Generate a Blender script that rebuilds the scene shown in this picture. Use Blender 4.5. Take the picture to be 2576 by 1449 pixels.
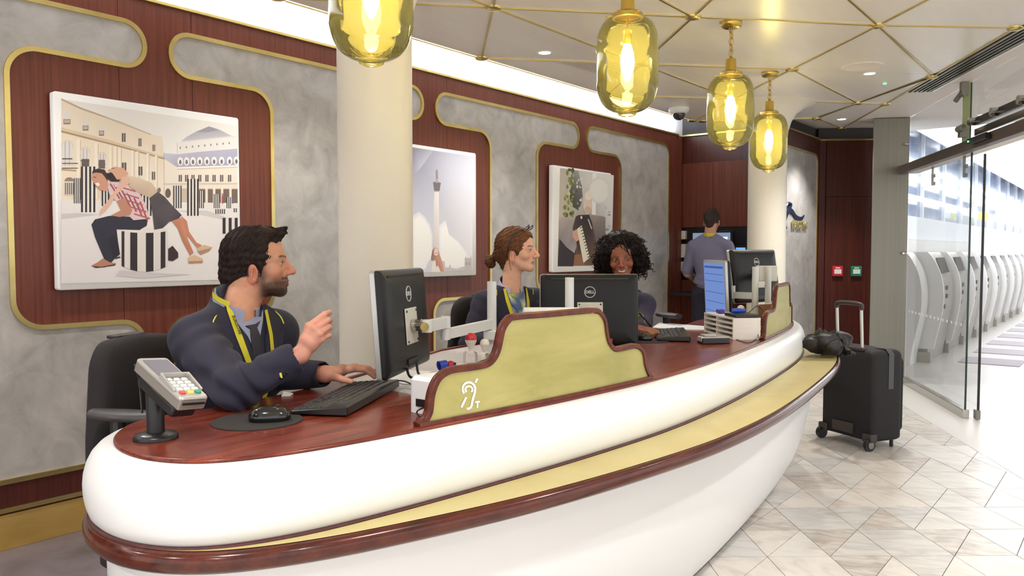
import bpy, bmesh, math, random
import numpy as np
from mathutils import Vector, Matrix, Euler
for o in list(bpy.data.objects): bpy.data.objects.remove(o)
random.seed(7); np.random.seed(7)
SC = bpy.context.scene; COL = SC.collection
# ------------------------------------------------------------------ camera
CAMH = 1.30; FPX = 2000.0; IW, IH = 2576.0, 1449.0
PITCH = math.atan((724.5-632.0)/FPX)
cam = bpy.data.cameras.new('camera'); cam.sensor_width = 36.0; cam.lens = FPX/IW*36.0
cam.clip_start = 0.05; cam.clip_end = 200
camo = bpy.data.objects.new('camera', cam); COL.objects.link(camo)
camo.location = (0, 0, CAMH); camo.rotation_euler = (math.pi/2-PITCH, 0, 0)
SC.camera = camo
# ------------------------------------------------------------------ light and exposure
SC.view_settings.view_transform = 'Standard'; SC.view_settings.look = 'None'
SC.view_settings.gamma = 1.0; SC.view_settings.use_curve_mapping = False
SC.view_settings.exposure = 1.05
wd = bpy.data.worlds.new('world'); SC.world = wd; wd.use_nodes = True
wd.node_tree.nodes['Background'].inputs[0].default_value = (0.98, 0.985, 1.0, 1)
wd.node_tree.nodes['Background'].inputs[1].default_value = 0.80
DOWN_W = 52.0          # watts of one ceiling downlight
COVE_W = 3.0           # watts per metre of cove strip
BULB_W = 1.8
# ------------------------------------------------------------------ frames
TH = math.radians(38.05)
U = Vector((math.sin(TH), math.cos(TH), 0)); N = Vector((math.cos(TH), -math.sin(TH), 0)); Z = Vector((0, 0, 1))
W0 = Vector((-2.229, 3.405, 0)); CEIL = 2.6; TOP = 0.87
def W(s, h, z=0.0): return W0 + U*s + N*h + Z*z          # along the wall, out from the wall, up
def SH(p): q = Vector((p[0], p[1], 0))-W0; return q.dot(U), q.dot(N)
def V(*a): return Vector(a)
_FW = Vector((0, math.cos(PITCH), -math.sin(PITCH))); _UP = Vector((0, math.sin(PITCH), math.cos(PITCH)))
def ray(x, y): return _FW + Vector((1, 0, 0))*((x-1288)/FPX) + _UP*((724.5-y)/FPX)
def on_z(x, y, z): d = ray(x, y); return Vector((0, 0, CAMH)) + d*((z-CAMH)/d.z)
def on_plane(x, y, p, n): d = ray(x, y); c = Vector((0, 0, CAMH)); return c + d*((Vector(p)-c).dot(n)/d.dot(n))
def at_y(x, y, Y): d = ray(x, y); return Vector((0, 0, CAMH)) + d*(Y/d.y)
# ------------------------------------------------------------------ object helpers
ORG = {}
def tag(o, label=None, cat=None, group=None, kind=None):
    if label: o['label'] = label
    if cat: o['category'] = cat
    if group: o['group'] = group
    if kind: o['kind'] = kind
    return o
def thing(name, label, cat, loc=(0, 0, 0), rz=0.0, group=None, local=False):
    o = bpy.data.objects.new(name, None); COL.objects.link(o)
    o.empty_display_size = 0.05; o.location = loc; o.rotation_euler = (0, 0, rz)
    ORG[o] = Vector((0, 0, 0)) if local else Vector(loc)
    return tag(o, label, cat, group)
def finish(me, angle=35.0):
    bm = bmesh.new(); bm.from_mesh(me)
    bmesh.ops.recalc_face_normals(bm, faces=bm.faces)
    ca = math.radians(angle)
    for f in bm.faces: f.smooth = True
    for e in bm.edges:
        if len(e.link_faces) == 2: e.smooth = e.calc_face_angle(0) < ca
        else: e.smooth = True
    bm.to_mesh(me); bm.free()
class MB:
    def __init__(s): s.v = []; s.f = []; s.m = []; s.cur = 0
    def add(s, vs, fs):
        b = len(s.v); s.v += [Vector(v) for v in vs]
        s.f += [tuple(b+i for i in f) for f in fs]; s.m += [s.cur]*len(fs); return s
    def box(s, c, sz, ax=None):
        X, Y, Zz = ax if ax else (V(1, 0, 0), V(0, 1, 0), V(0, 0, 1))
        c = Vector(c); a, b, d = sz[0]/2, sz[1]/2, sz[2]/2
        vs = [c+X*i*a+Y*j*b+Zz*k*d for i, j, k in ((-1,-1,-1),(1,-1,-1),(1,1,-1),(-1,1,-1),(-1,-1,1),(1,-1,1),(1,1,1),(-1,1,1))]
        return s.add(vs, [(0,3,2,1),(4,5,6,7),(0,1,5,4),(1,2,6,5),(2,3,7,6),(3,0,4,7)])
    def prism(s, lo, hi, caps=(1, 1)):
        n = len(lo); vs = list(lo)+list(hi)
        fs = [(i, (i+1) % n, n+(i+1) % n, n+i) for i in range(n)]
        if caps[0]: fs.append(tuple(range(n-1, -1, -1)))
        if caps[1]: fs.append(tuple(range(n, 2*n)))
        return s.add(vs, fs)
    def loft(s, rings, closed=True, caps=(0, 0)):
        n = len(rings[0]); vs = [p for r in rings for p in r]; fs = []
        for k in range(len(rings)-1):
            for i in range(n if closed else n-1):
                j = (i+1) % n; fs.append((k*n+i, k*n+j, (k+1)*n+j, (k+1)*n+i))
        if caps[0]: fs.append(tuple(range(n-1, -1, -1)))
        if caps[1]: fs.append(tuple((len(rings)-1)*n+i for i in range(n)))
        return s.add(vs, fs)
    def tube(s, path, r, n=10, caps=True, closed=False):
        path = [Vector(p) for p in path]; m = len(path)
        rs = r if hasattr(r, '__len__') else [r]*m
        rings = []; ref = None
        for i, p in enumerate(path):
            if closed: t = path[(i+1) % m]-path[i-1]
            else: t = path[min(i+1, m-1)]-path[max(i-1, 0)]
            t.normalize()
            if ref is None:
                ref = t.orthogonal().normalized()
            ref = (ref-t*ref.dot(t)).normalized(); b = t.cross(ref)
            rings.append([p+(ref*math.cos(a)+b*math.sin(a))*rs[i] for a in [2*math.pi*k/n for k in range(n)]])
        if closed: rings.append(rings[0]); caps = False
        return s.loft(rings, True, (1, 1) if caps else (0, 0))
    def lathe(s, prof, c=(0, 0, 0), n=32, ax=None, caps=(0, 0)):
        X, Y, Zz = ax if ax else (V(1, 0, 0), V(0, 1, 0), V(0, 0, 1)); c = Vector(c)
        rings = [[c+(X*math.cos(a)+Y*math.sin(a))*r+Zz*z for a in [2*math.pi*k/n for k in range(n)]] for r, z in prof]
        return s.loft(rings, True, caps)
    def ball(s, c, rx, ry=None, rz=None, n=16, ax=None):
        ry = ry or rx; rz = rz or rx
        X, Y, Zz = ax if ax else (V(1, 0, 0), V(0, 1, 0), V(0, 0, 1)); c = Vector(c)
        m = n//2+1; rings = []
        for k in range(m):
            a = -math.pi/2+math.pi*k/(m-1); a = max(min(a, 1.55), -1.55)
            rings.append([c+X*rx*math.cos(a)*math.cos(b)+Y*ry*math.cos(a)*math.sin(b)+Zz*rz*math.sin(a) for b in [2*math.pi*i/n for i in range(n)]])
        return s.loft(rings, True, (1, 1))
    def build(s, name, mat, parent=None, org=None, angle=35.0, smooth=True):
        if parent is not None: o_ = ORG[parent]
        elif org is not None: o_ = Vector(org)
        else:
            xs = [v.x for v in s.v]; ys = [v.y for v in s.v]
            o_ = Vector(((min(xs)+max(xs))/2, (min(ys)+max(ys))/2, min(v.z for v in s.v)))
        me = bpy.data.meshes.new(name); me.from_pydata([tuple(v-o_) for v in s.v], [], s.f); me.update()
        ms = mat if isinstance(mat, (list, tuple)) else [mat]
        for m in ms: me.materials.append(m)
        if len(ms) > 1: me.polygons.foreach_set('material_index', s.m)
        if smooth: finish(me, angle)
        o = bpy.data.objects.new(name, me); COL.objects.link(o)
        if parent is not None: o.parent = parent
        else: o.location = o_
        ORG[o] = o_
        return o
def bevel(o, w=0.003, seg=2):
    m = o.modifiers.new('bevel', 'BEVEL'); m.width = w; m.segments = seg; m.limit_method = 'ANGLE'; m.angle_limit = math.radians(40)
    m.harden_normals = False
    return o
def copy_tree(o, parent=None):
    c = o.copy(); COL.objects.link(c); c.parent = parent; ORG[c] = ORG[o]
    for ch in list(o.children): copy_tree(ch, c)
    return c
def smooth_path(pts, k=8, closed=False):
    P = [Vector(p) for p in pts]; n = len(P); out = []
    rng = n if closed else n-1
    for i in range(rng):
        if closed: a, b, c, d = P[i-1], P[i], P[(i+1) % n], P[(i+2) % n]
        else: a, b, c, d = P[max(i-1, 0)], P[i], P[i+1], P[min(i+2, n-1)]
        for j in range(k):
            t = j/k
            out.append(0.5*((2*b)+(c-a)*t+(2*a-5*b+4*c-d)*t*t+(3*b-a-3*c+d)*t**3))
    if not closed: out.append(P[-1])
    return out
def round_poly(pts, rad, k=8):
    """2D polygon (tuples) with filleted corners; rad a number or one per corner"""
    n = len(pts); out = []
    for i in range(n):
        r = rad[i] if hasattr(rad, '__len__') else rad
        p = Vector(pts[i]).to_2d() if len(pts[i]) > 2 else Vector(pts[i]); a = Vector(pts[i-1]); b = Vector(pts[(i+1) % n])
        if r <= 0: out.append(tuple(p)); continue
        da = (a-p).normalized(); db = (b-p).normalized(); ang = math.acos(max(-1, min(1, da.dot(db))))
        t = r/math.tan(ang/2); t = min(t, (a-p).length*0.499, (b-p).length*0.499); r2 = t*math.tan(ang/2)
        cdir = (da+db).normalized(); c = p+cdir*(r2/math.sin(ang/2))
        s0 = p+da*t; s1 = p+db*t; a0 = math.atan2(*(s0-c).yx); a1 = math.atan2(*(s1-c).yx)
        d = (a1-a0+math.pi) % (2*math.pi)-math.pi
        for j in range(k+1):
            aa = a0+d*j/k; out.append((c.x+r2*math.cos(aa), c.y+r2*math.sin(aa)))
    return out
def offset_loop(pts, d):
    n = len(pts); out = []
    area = sum(pts[i][0]*pts[(i+1) % n][1]-pts[(i+1) % n][0]*pts[i][1] for i in range(n))
    sg = 1 if area > 0 else -1
    for i in range(n):
        p0 = Vector(pts[i-1]); p = Vector(pts[i]); p1 = Vector(pts[(i+1) % n])
        e0 = (p-p0); e1 = (p1-p)
        if e0.length < 1e-7: e0 = e1
        if e1.length < 1e-7: e1 = e0
        n0 = Vector((e0.y, -e0.x)).normalized()*sg; n1 = Vector((e1.y, -e1.x)).normalized()*sg
        m = (n0+n1); m = m.normalized() if m.length > 1e-6 else n0
        out.append(tuple(p+m*(d/max(0.35, m.dot(n0)))))
    return out
def text_mesh(txt, size, extrude=0.0005, bold=False):
    cu = bpy.data.curves.new('t', 'FONT'); cu.body = txt; cu.size = size; cu.extrude = extrude
    cu.align_x = 'CENTER'; cu.align_y = 'CENTER'; cu.resolution_u = 4
    if bold: cu.offset = size*0.018
    o = bpy.data.objects.new('t', cu); COL.objects.link(o)
    dg = bpy.context.evaluated_depsgraph_get(); dg.update()
    me = bpy.data.meshes.new_from_object(o.evaluated_get(dg))
    bpy.data.objects.remove(o); bpy.data.curves.remove(cu); return me
def text_obj(name, txt, size, mat, c, X, Y, parent, extrude=0.0005, bold=False, sx=1.0):
    me = text_mesh(txt, size, extrude, bold); X = Vector(X).normalized(); Y = Vector(Y).normalized(); Nn = X.cross(Y)
    o_ = ORG[parent]
    for v in me.vertices: v.co = Vector(c)+X*v.co.x*sx+Y*v.co.y+Nn*v.co.z-o_
    me.materials.clear(); me.materials.append(mat); me.name = name
    o = bpy.data.objects.new(name, me); COL.objects.link(o); o.parent = parent; ORG[o] = o_
    return o
# ------------------------------------------------------------------ materials
def lin(c): c = c/255.0; return c/12.92 if c <= 0.04045 else ((c+0.055)/1.055)**2.4
def C(r, g, b): return (lin(r), lin(g), lin(b), 1.0)
def new_mat(name):
    m = bpy.data.materials.new(name); m.use_nodes = True
    return m, m.node_tree, m.node_tree.nodes['Principled BSDF']
def setp(b, **k):
    al = {'rough': 'Roughness', 'metal': 'Metallic', 'coat': 'Coat Weight', 'coatr': 'Coat Roughness', 'spec': 'Specular IOR Level', 'sheen': 'Sheen Weight', 'sss': 'Subsurface Weight', 'trans': 'Transmission Weight', 'ior': 'IOR', 'alpha': 'Alpha', 'aniso': 'Anisotropic'}
    for a, v in k.items(): b.inputs[al[a]].default_value = v
def pbr(name, col, rough=0.5, var=None, bump=None, **k):
    """var=(colour2, scale xyz, detail, lo, hi, rotz) ; bump=(scale, strength)"""
    m, t, b = new_mat(name); setp(b, rough=rough, **k); b.inputs['Base Color'].default_value = col
    L = t.links; tc = None
    if var or bump: tc = t.nodes.new('ShaderNodeTexCoord')
    if var:
        c2, sc, det, lo, hi = var[:5]; rz = var[5] if len(var) > 5 else 0
        m1 = t.nodes.new('ShaderNodeMapping'); m1.inputs['Rotation'].default_value = (0, 0, rz); L.new(tc.outputs['Object'], m1.inputs[0])
        m2 = t.nodes.new('ShaderNodeMapping'); m2.inputs['Scale'].default_value = sc; L.new(m1.outputs[0], m2.inputs[0])
        nz = t.nodes.new('ShaderNodeTexNoise'); nz.inputs['Scale'].default_value = 1.0; nz.inputs['Detail'].default_value = det; nz.inputs['Roughness'].default_value = 0.6
        if len(var) > 6: nz.inputs['Distortion'].default_value = var[6]
        L.new(m2.outputs[0], nz.inputs['Vector'])
        cr = t.nodes.new('ShaderNodeValToRGB'); cr.color_ramp.elements[0].position = lo; cr.color_ramp.elements[1].position = hi
        cr.color_ramp.elements[0].color = col; cr.color_ramp.elements[1].color = c2
        L.new(nz.outputs['Fac'], cr.inputs[0]); L.new(cr.outputs[0], b.inputs['Base Color'])
    if bump:
        nb = t.nodes.new('ShaderNodeTexNoise'); nb.inputs['Scale'].default_value = bump[0]; nb.inputs['Detail'].default_value = 4
        L.new(tc.outputs['Object'], nb.inputs['Vector'])
        bp = t.nodes.new('ShaderNodeBump'); bp.inputs['Strength'].default_value = bump[1]; bp.inputs['Distance'].default_value = 0.01
        L.new(nb.outputs['Fac'], bp.inputs['Height']); L.new(bp.outputs[0], b.inputs['Normal'])
    return m
def emit(name, col, st):
    m, t, b = new_mat(name); b.inputs['Base Color'].default_value = (0, 0, 0, 1); setp(b, rough=1.0, spec=0.0)
    b.inputs['Emission Color'].default_value = col; b.inputs['Emission Strength'].default_value = st; return m
def vcol(name, rough=0.6, **k):
    m, t, b = new_mat(name); setp(b, rough=rough, **k)
    a = t.nodes.new('ShaderNodeAttribute'); a.attribute_name = 'col'; t.links.new(a.outputs['Color'], b.inputs['Base Color']); return m
GR = math.radians(-(90-38.05))
M = {}
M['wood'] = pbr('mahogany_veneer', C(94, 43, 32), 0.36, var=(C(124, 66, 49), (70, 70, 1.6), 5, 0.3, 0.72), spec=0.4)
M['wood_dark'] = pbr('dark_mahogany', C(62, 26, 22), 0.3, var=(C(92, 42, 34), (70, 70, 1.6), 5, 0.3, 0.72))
M['wood_gloss'] = pbr('polished_mahogany_top', C(84, 29, 19), 0.27, var=(C(132, 55, 35), (2.6, 34, 34), 7, 0.34, 0.70, GR, 0.8), spec=0.35, coat=0.08, coatr=0.05)
M['wood_roll'] = pbr('polished_mahogany_edge', C(54, 19, 12), 0.18, var=(C(90, 38, 24), (2.5, 40, 40), 5, 0.3, 0.7, GR), spec=0.4, coat=0.15, coatr=0.04)
M['brass'] = pbr('brushed_brass', C(224, 206, 144), 0.32, var=(C(206, 186, 116), (6, 6, 6), 4, 0.3, 0.7), metal=1.0)
M['brass_green'] = pbr('patinated_brass_sheet', C(206, 192, 136), 0.38, var=(C(190, 174, 112), (4, 4, 9), 6, 0.3, 0.75, GR, 0.5), metal=0.25)
M['brass_base'] = pbr('brass_skirting', C(220, 186, 110), 0.26, var=(C(196, 158, 84), (3, 3, 12), 5, 0.3, 0.75, GR), metal=0.5)
M['plaster'] = pbr('polished_grey_plaster', C(156, 152, 149), 0.36, var=(C(196, 192, 188), (6.0, 6.0, 6.0), 9, 0.30, 0.72, GR, 0.7), bump=(9, 0.08), spec=0.45)
M['white'] = pbr('white_solid_surface', C(226, 227, 227), 0.3, spec=0.5)
M['paint'] = pbr('cream_column_paint', C(232, 226, 212), 0.45, bump=(14, 0.22))
M['cove'] = pbr('white_cove_paint', C(235, 237, 242), 0.7)
M['ceil'] = pbr('ceiling_lacquer', C(242, 238, 234), 0.28, var=(C(235, 230, 225), (1.2, 7, 7), 5, 0.3, 0.7, GR), bump=(3, 0.03))
M['ceil2'] = pbr('ceiling_paint', C(230, 222, 216), 0.55)
M['darkgrey'] = pbr('dark_grey_paint', C(74, 72, 74), 0.7)
M['steel'] = pbr('brushed_steel', C(142, 138, 128), 0.36, var=(C(133, 130, 120), (120, 120, 0.6), 3, 0.3, 0.7), metal=0.85)
M['chrome'] = pbr('polished_steel', C(196, 194, 190), 0.15, metal=1.0)
M['tileA'] = pbr('pale_marble', C(218, 213, 205), 0.3, var=(C(194, 187, 178), (4, 9, 9), 8, 0.42, 0.72, 0.5, 1.2))
M['tileB'] = pbr('grey_marble', C(208, 204, 198), 0.3, var=(C(178, 172, 165), (4, 10, 10), 8, 0.4, 0.72, 0.2, 1.4))
M['tileC'] = pbr('beige_marble', C(220, 212, 202), 0.3, var=(C(192, 181, 170), (5, 9, 9), 8, 0.45, 0.75, 0.9, 1.3))
M['tileD'] = pbr('brown_veined_marble', C(208, 200, 190), 0.3, var=(C(164, 153, 142), (5, 11, 11), 8, 0.4, 0.7, 0.4, 1.6))
M['grout'] = pbr('floor_grout', C(150, 140, 128), 0.7)
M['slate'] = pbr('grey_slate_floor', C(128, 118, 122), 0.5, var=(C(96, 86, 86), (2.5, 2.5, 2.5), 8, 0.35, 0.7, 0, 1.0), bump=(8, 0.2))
M['strip'] = pbr('grey_threshold_stone', C(206, 203, 198), 0.35)
M['hall'] = pbr('concourse_floor_stone', C(206, 202, 197), 0.35)
def glass_mat(name, tint, dif, difw, rough=0.03, fac=1.0):
    m = bpy.data.materials.new(name); m.use_nodes = True; t = m.node_tree; t.nodes.clear(); L = t.links
    out = t.nodes.new('ShaderNodeOutputMaterial'); tr = t.nodes.new('ShaderNodeBsdfTransparent'); tr.inputs[0].default_value = tint
    gl = t.nodes.new('ShaderNodeBsdfGlossy'); gl.inputs['Roughness'].default_value = rough
    fr = t.nodes.new('ShaderNodeFresnel'); fr.inputs['IOR'].default_value = 1.45
    mx = t.nodes.new('ShaderNodeMixShader'); 
    if difw > 0:
        tl = t.nodes.new('ShaderNodeBsdfTranslucent'); tl.inputs[0].default_value = dif
        df = t.nodes.new('ShaderNodeBsdfDiffuse'); df.inputs[0].default_value = dif
        m0 = t.nodes.new('ShaderNodeMixShader'); m0.inputs[0].default_value = 0.5; L.new(tl.outputs[0], m0.inputs[1]); L.new(df.outputs[0], m0.inputs[2])
        m1 = t.nodes.new('ShaderNodeMixShader'); m1.inputs[0].default_value = difw; L.new(tr.outputs[0], m1.inputs[1]); L.new(m0.outputs[0], m1.inputs[2]); base = m1
    else: base = tr
    ml = t.nodes.new('ShaderNodeMath'); ml.operation = 'MULTIPLY'; ml.inputs[1].default_value = fac; L.new(fr.outputs[0], ml.inputs[0])
    L.new(ml.outputs[0], mx.inputs[0]); L.new(base.outputs[0], mx.inputs[1]); L.new(gl.outputs[0], mx.inputs[2]); L.new(mx.outputs[0], out.inputs[0])
    return m
# =================================================================== THE SETTING
S0, S1 = -4.5, 6.6            # extent of the back wall along itself
def struct(o): return tag(o, kind='structure')
# --- back wall: plaster-coloured core, mahogany panels, grey plaster fields, brass trims
mb = MB(); mb.box(W((S0+S1)/2, -0.06, 1.5), (S1-S0, 0.10, 3.0), (U, N, Z))
wall_back = struct(mb.build('wall_back', M['cove']))
seams = [S0]
for k in range(-3, 4):
    for q in (0.559, 0.934):
        s_ = q+1.925*k
        if S0 < s_ < 6.4: seams.append(s_)
seams.append(6.45)
for a, b in zip(seams[:-1], seams[1:]):
    mb = MB(); mb.box(W((a+b)/2, -0.0, 1.36), (b-a-0.002, 0.02, 2.318), (U, N, Z))
    bevel(mb.build('wood_panel', M['wood'], wall_back), 0.001, 1)
def wall_loop(pts, h): return [W(p[0], h, p[1]) for p in pts]
def i_panel(k, right_plain=False):
    o = 1.925*k
    aL, aR, cL, cR = 0.803+o, 2.618+o, 1.393+o, 2.008+o
    if right_plain: aR = cR = 6.245
    zt, za, zb, z0 = 2.412, 2.178, 0.971, 0.287
    pts = [(aL, zt), (aL, za), (cL, za), (cL, zb), (0.775+o, zb), (0.775+o, z0)]
    rad = [0.115, 0.115, 0.115, 0.115, 0.115, 0.0]
    if right_plain: pts += [(aR, z0), (aR, zt)]; rad += [0, 0.12]
    else: pts += [(0.658+o+1.925, z0), (0.658+o+1.925, zb), (cR, zb), (cR, za), (aR, za), (aR, zt)]; rad += [0, 0.115, 0.115, 0.115, 0.115, 0.115]
    loop = round_poly(pts, rad, 10); inner = offset_loop(loop, -0.022)
    mb = MB(); mb.prism(wall_loop(inner, 0.008), wall_loop(inner, 0.0125), (0, 1))
    g = mb.build('plaster_field', M['plaster'], wall_back, angle=60)
    mb = MB(); n = len(loop)
    rings = [wall_loop(loop, 0.008), wall_loop(loop, 0.024), wall_loop(inner, 0.024), wall_loop(inner, 0.008)]
    mb.loft([[r[i] for r in rings] for i in range(n)]+[[r[0] for r in rings]], closed=False)
    mb.build('brass_trim', M['brass'], wall_back, angle=30)
for k in (-3, -2, -1, 0, 1): i_panel(k)
i_panel(2, True)
def rail(name, z0, z1, h0, h1, mat, s0=S0, s1=6.45, par=None):
    mb = MB(); mb.box(W((s0+s1)/2, (h0+h1)/2, (z0+z1)/2), (s1-s0, h1-h0, z1-z0), (U, N, Z)); return mb.build(name, mat, par)
rail('wood_plinth', 0.186, 0.287, 0.0, 0.016, M['wood_dark'], par=wall_back)
rail('brass_rail', 0.164, 0.185, 0.0, 0.028, M['brass'], par=wall_back)
bevel(rail('brass_cornice', 2.519, 2.535, 0.0, 0.03, M['brass'], par=wall_back), 0.002)
b_ = rail('baseboard_back', 0.0, 0.154, 0.0, 0.02, M['brass_base']); struct(b_)
rail('shadow_gap', 0.154, 0.164, 0.0, 0.012, M['wood_dark'], par=wall_back)
# cove roof above the lit slot
mb = MB(); mb.box(W((S0+S1)/2, 0.25, 3.03), (S1-S0, 0.7, 0.05), (U, N, Z)); struct(mb.build('ceiling_cove', M['cove']))
# --- end of the recess: wall at right angles to the back wall
mb = MB(); mb.box(W(6.65, 0.48, 1.5), (0.10, 1.05, 3.0), (U, N, Z)); wall_end = struct(mb.build('wall_end', M['darkgrey']))
mb = MB(); mb.box(W(6.49, 0.004, 1.36), (0.09, 0.03, 2.318), (U, N, Z)); mb.build('corner_post', M['wood'], wall_back)
# --- logo wall (parallel to the back wall, 1.1 m in front) and door wall
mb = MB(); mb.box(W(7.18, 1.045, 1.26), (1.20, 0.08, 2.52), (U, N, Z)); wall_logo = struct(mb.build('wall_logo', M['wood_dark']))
mb = MB(); mb.box(W(7.18, 1.0, 2.8), (1.4, 0.05, 0.55), (U, N, Z)); mb.build('upper_wall', M['darkgrey'], wall_logo)
lp = round_poly([(6.60, 0.10), (7.66, 0.10), (7.66, 2.36), (6.60, 2.36)], [0, 0, 0.11, 0], 10)
li = offset_loop(lp, -0.02)
mb = MB(); mb.prism(wall_loop(li, 1.085), wall_loop(li, 1.09), (0, 1)); mb.build('plaster_field', M['plaster'], wall_logo, angle=60)
rg = [wall_loop(lp, 1.085), wall_loop(lp, 1.098), wall_loop(li, 1.098), wall_loop(li, 1.085)]
mb = MB(); mb.loft([[r[i] for r in rg] for i in range(len(lp))]+[[r[0] for r in rg]], closed=False); mb.build('brass_trim', M['brass'], wall_logo, angle=30)
# door wall
DA = on_z(2060, 352, 2.53); DA.z = 0; DB = Vector((4.20, 8.80, 0)); DU = (DB-DA).normalized(); DN = Vector((DU.y, -DU.x, 0)); DL = (DB-DA).length
def D(a, h, z): return DA+DU*a+DN*h+Z*z
mb = MB(); mb.box(D(DL/2, -0.05, 1.5), (DL, 0.06, 3.0), (DU, DN, Z)); wall_door = struct(mb.build('wall_door', M['darkgrey']))
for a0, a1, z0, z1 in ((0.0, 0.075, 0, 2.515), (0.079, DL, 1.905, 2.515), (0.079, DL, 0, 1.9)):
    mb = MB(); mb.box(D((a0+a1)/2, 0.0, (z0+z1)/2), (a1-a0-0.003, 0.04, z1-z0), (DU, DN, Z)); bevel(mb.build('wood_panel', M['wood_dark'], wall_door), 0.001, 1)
mb = MB(); mb.box(D(DL/2, 0.01, 2.525), (DL, 0.05, 0.018), (DU, DN, Z)); mb.build('brass_cornice', M['brass'], wall_door)
mb = MB(); mb.box(W(7.18, 1.09, 2.528), (1.18, 0.03, 0.016), (U, N, Z)); mb.build('brass_cornice', M['brass'], wall_logo)
# steel-clad pier
SA = Vector((3.545, 7.86, 0)); SB = Vector((3.872, 7.80, 0)); SU = (SB-SA).normalized(); SN = Vector((SU.y, -SU.x, 0))
pq = [SA, SB, SB*1.09, SA*1.09]; mb = MB(); mb.prism([Vector((p.x, p.y, 0)) for p in pq], [Vector((p.x, p.y, 2.6)) for p in pq]); steel = struct(bevel(mb.build('wall_pier', M['steel']), 0.004))
mb = MB(); mb.box((SA+SB)/2+SN*0.006+Z*0.03, ((SB-SA).length+0.02, 0.02, 0.06), (SU, SN, Z)); struct(mb.build('baseboard_pier', M['chrome']))
# --- round columns
def column(s, h, label_r, cap):
    c = W(s, h); mb = MB()
    prof = [(label_r, 0), (label_r, cap-0.30), (label_r+0.006, cap-0.24), (label_r+0.03, cap-0.16), (label_r+0.075, cap-0.09), (label_r+0.15, cap-0.035), (label_r+0.24, cap)]
    mb.lathe(prof, c, 48); o = mb.build('wall_column', M['paint'], org=c, angle=60); return struct(o)
q = SH((-0.61, 3.57)); column(q[0], q[1], 0.165, 2.6)
q = SH((2.275, 7.12)); column(q[0], q[1], 0.166, 2.6)
# --- floor slab and marble tiles
mb = MB(); mb.add([(-9, -6, -0.02), (9, -6, -0.02), (9, 12, -0.02), (-9, 12, -0.02)], [(0, 1, 2, 3)]); floor = struct(mb.build('floor', M['grout'], org=(0, 0, 0)))
TA = Vector((0.268, 0.004, 0)); TB = Vector((0.256, 0.3235, 0)); T0 = Vector((1.612, 3.657, 0))
G0 = on_z(2248, 1006, 0); G1 = on_z(2398, 1098, 0); GUD = (G1-G0).normalized(); GNn = Vector((-GUD.y, GUD.x, 0))
if GNn.x < 0: GNn = -GNn
def clip_half(poly, p, n):
    out = []
    for i in range(len(poly)):
        a, b = poly[i], poly[(i+1) % len(poly)]; da, db = (a-p).dot(n), (b-p).dot(n)
        if da <= 0: out.append(a)
        if da*db < 0: out.append(a+(b-a)*(da/(da-db)))
    return out
tiles = []
def TP(i, j): return T0+TA*i+TB*j
for i in range(-14, 26):
    for j in range(-12, 22):
        a, b, c, d = TP(i, j), TP(i+1, j), TP(i+1, j+1), TP(i, j+1)
        # cell between row j and j+1; third edge runs from (i,j+1) to (i+1,j)
        low = [a, b, d]; up = [b, c, d]
        # diagonal (i, j -> j+1) is missing where (j-i-1) % 3 == 0: merge with the neighbour on its left
        if (j-i-1) % 3 == 0: tiles.append([TP(i, j), TP(i+1, j), TP(i, j+1), TP(i-1, j+1)])
        else: tiles.append(low)
        if (j-(i+1)-1) % 3 != 0: tiles.append(up)
kept = []
for t in tiles:
    t = clip_half(t, G0, GNn)
    if len(t) < 3: continue
    cen = sum(t, Vector())/len(t)
    s_, h_ = SH(cen)
    if h_ < 2.02 and s_ < 3.7: continue
    if h_ < 1.15: continue
    if cen.y < 2.2 or cen.x > 4.2: continue
    pr = (cen-Vector((0, 0, CAMH))); f = pr.dot(_FW); x = 1288+FPX*pr.x/f; y = 724.5-FPX*pr.dot(_UP)/f
    if x < 1500 or x > 2760 or y > 1640: continue
    kept.append((pr.length, t))
kept.sort(key=lambda q: q[0])
rest = MB()
for q, (dd, t) in enumerate(kept):
    cen = sum(t, Vector())/len(t)
    if q < 290:
        mb = MB(); dz = random.uniform(-0.0004, 0.0004)
        P2 = offset_loop([(p.x, p.y) for p in t], -0.0016)
        mb.prism([Vector((p[0], p[1], -0.019)) for p in P2], [Vector((p[0], p[1], dz)) for p in P2], (0, 1))
        o = mb.build('floor_tile', M[random.choice(['tileA', 'tileA', 'tileB', 'tileC', 'tileC', 'tileD'])], floor, smooth=False)
        o.location = (0, 0, 0)
    else:
        P2 = offset_loop([(p.x, p.y) for p in t], -0.0016)
        rest.prism([Vector((p[0], p[1], -0.019)) for p in P2], [Vector((p[0], p[1], 0)) for p in P2], (0, 1))
if rest.v: tag(rest.build('floor_tiles_beyond', M['tileC'], floor, smooth=False), kind='stuff')
# slate floor of the staff side and foreground
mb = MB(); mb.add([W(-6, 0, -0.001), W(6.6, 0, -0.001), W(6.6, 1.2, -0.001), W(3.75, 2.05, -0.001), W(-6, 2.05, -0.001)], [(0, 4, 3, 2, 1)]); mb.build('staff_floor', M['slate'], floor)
mb = MB(); mb.add([(-8, -6, -0.002), (8, -6, -0.002), (8, 2.2, -0.002), (-8, 2.2, -0.002)], [(0, 1, 2, 3)]); mb.build('floor_near', M['tileC'], floor)
# threshold strip and hall floor
q0, q1 = G0-GUD*1.2, G0+GUD*4.2
mb = MB(); mb.add([q0+Z*0.0005, q1+Z*0.0005, q1+GNn*0.36+Z*0.0005, q0+GNn*0.36+Z*0.0005], [(0, 1, 2, 3)]); mb.build('threshold_strip', M['strip'], floor)
mb = MB(); mb.add([q0+GNn*0.362, q1+GNn*0.362, (30, q1.y-4, 0), (40, 50, 0), (2, 50, 0)], [(0, 1, 2, 3, 4)]); mb.build('hall_floor', M['hall'], floor)
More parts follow.
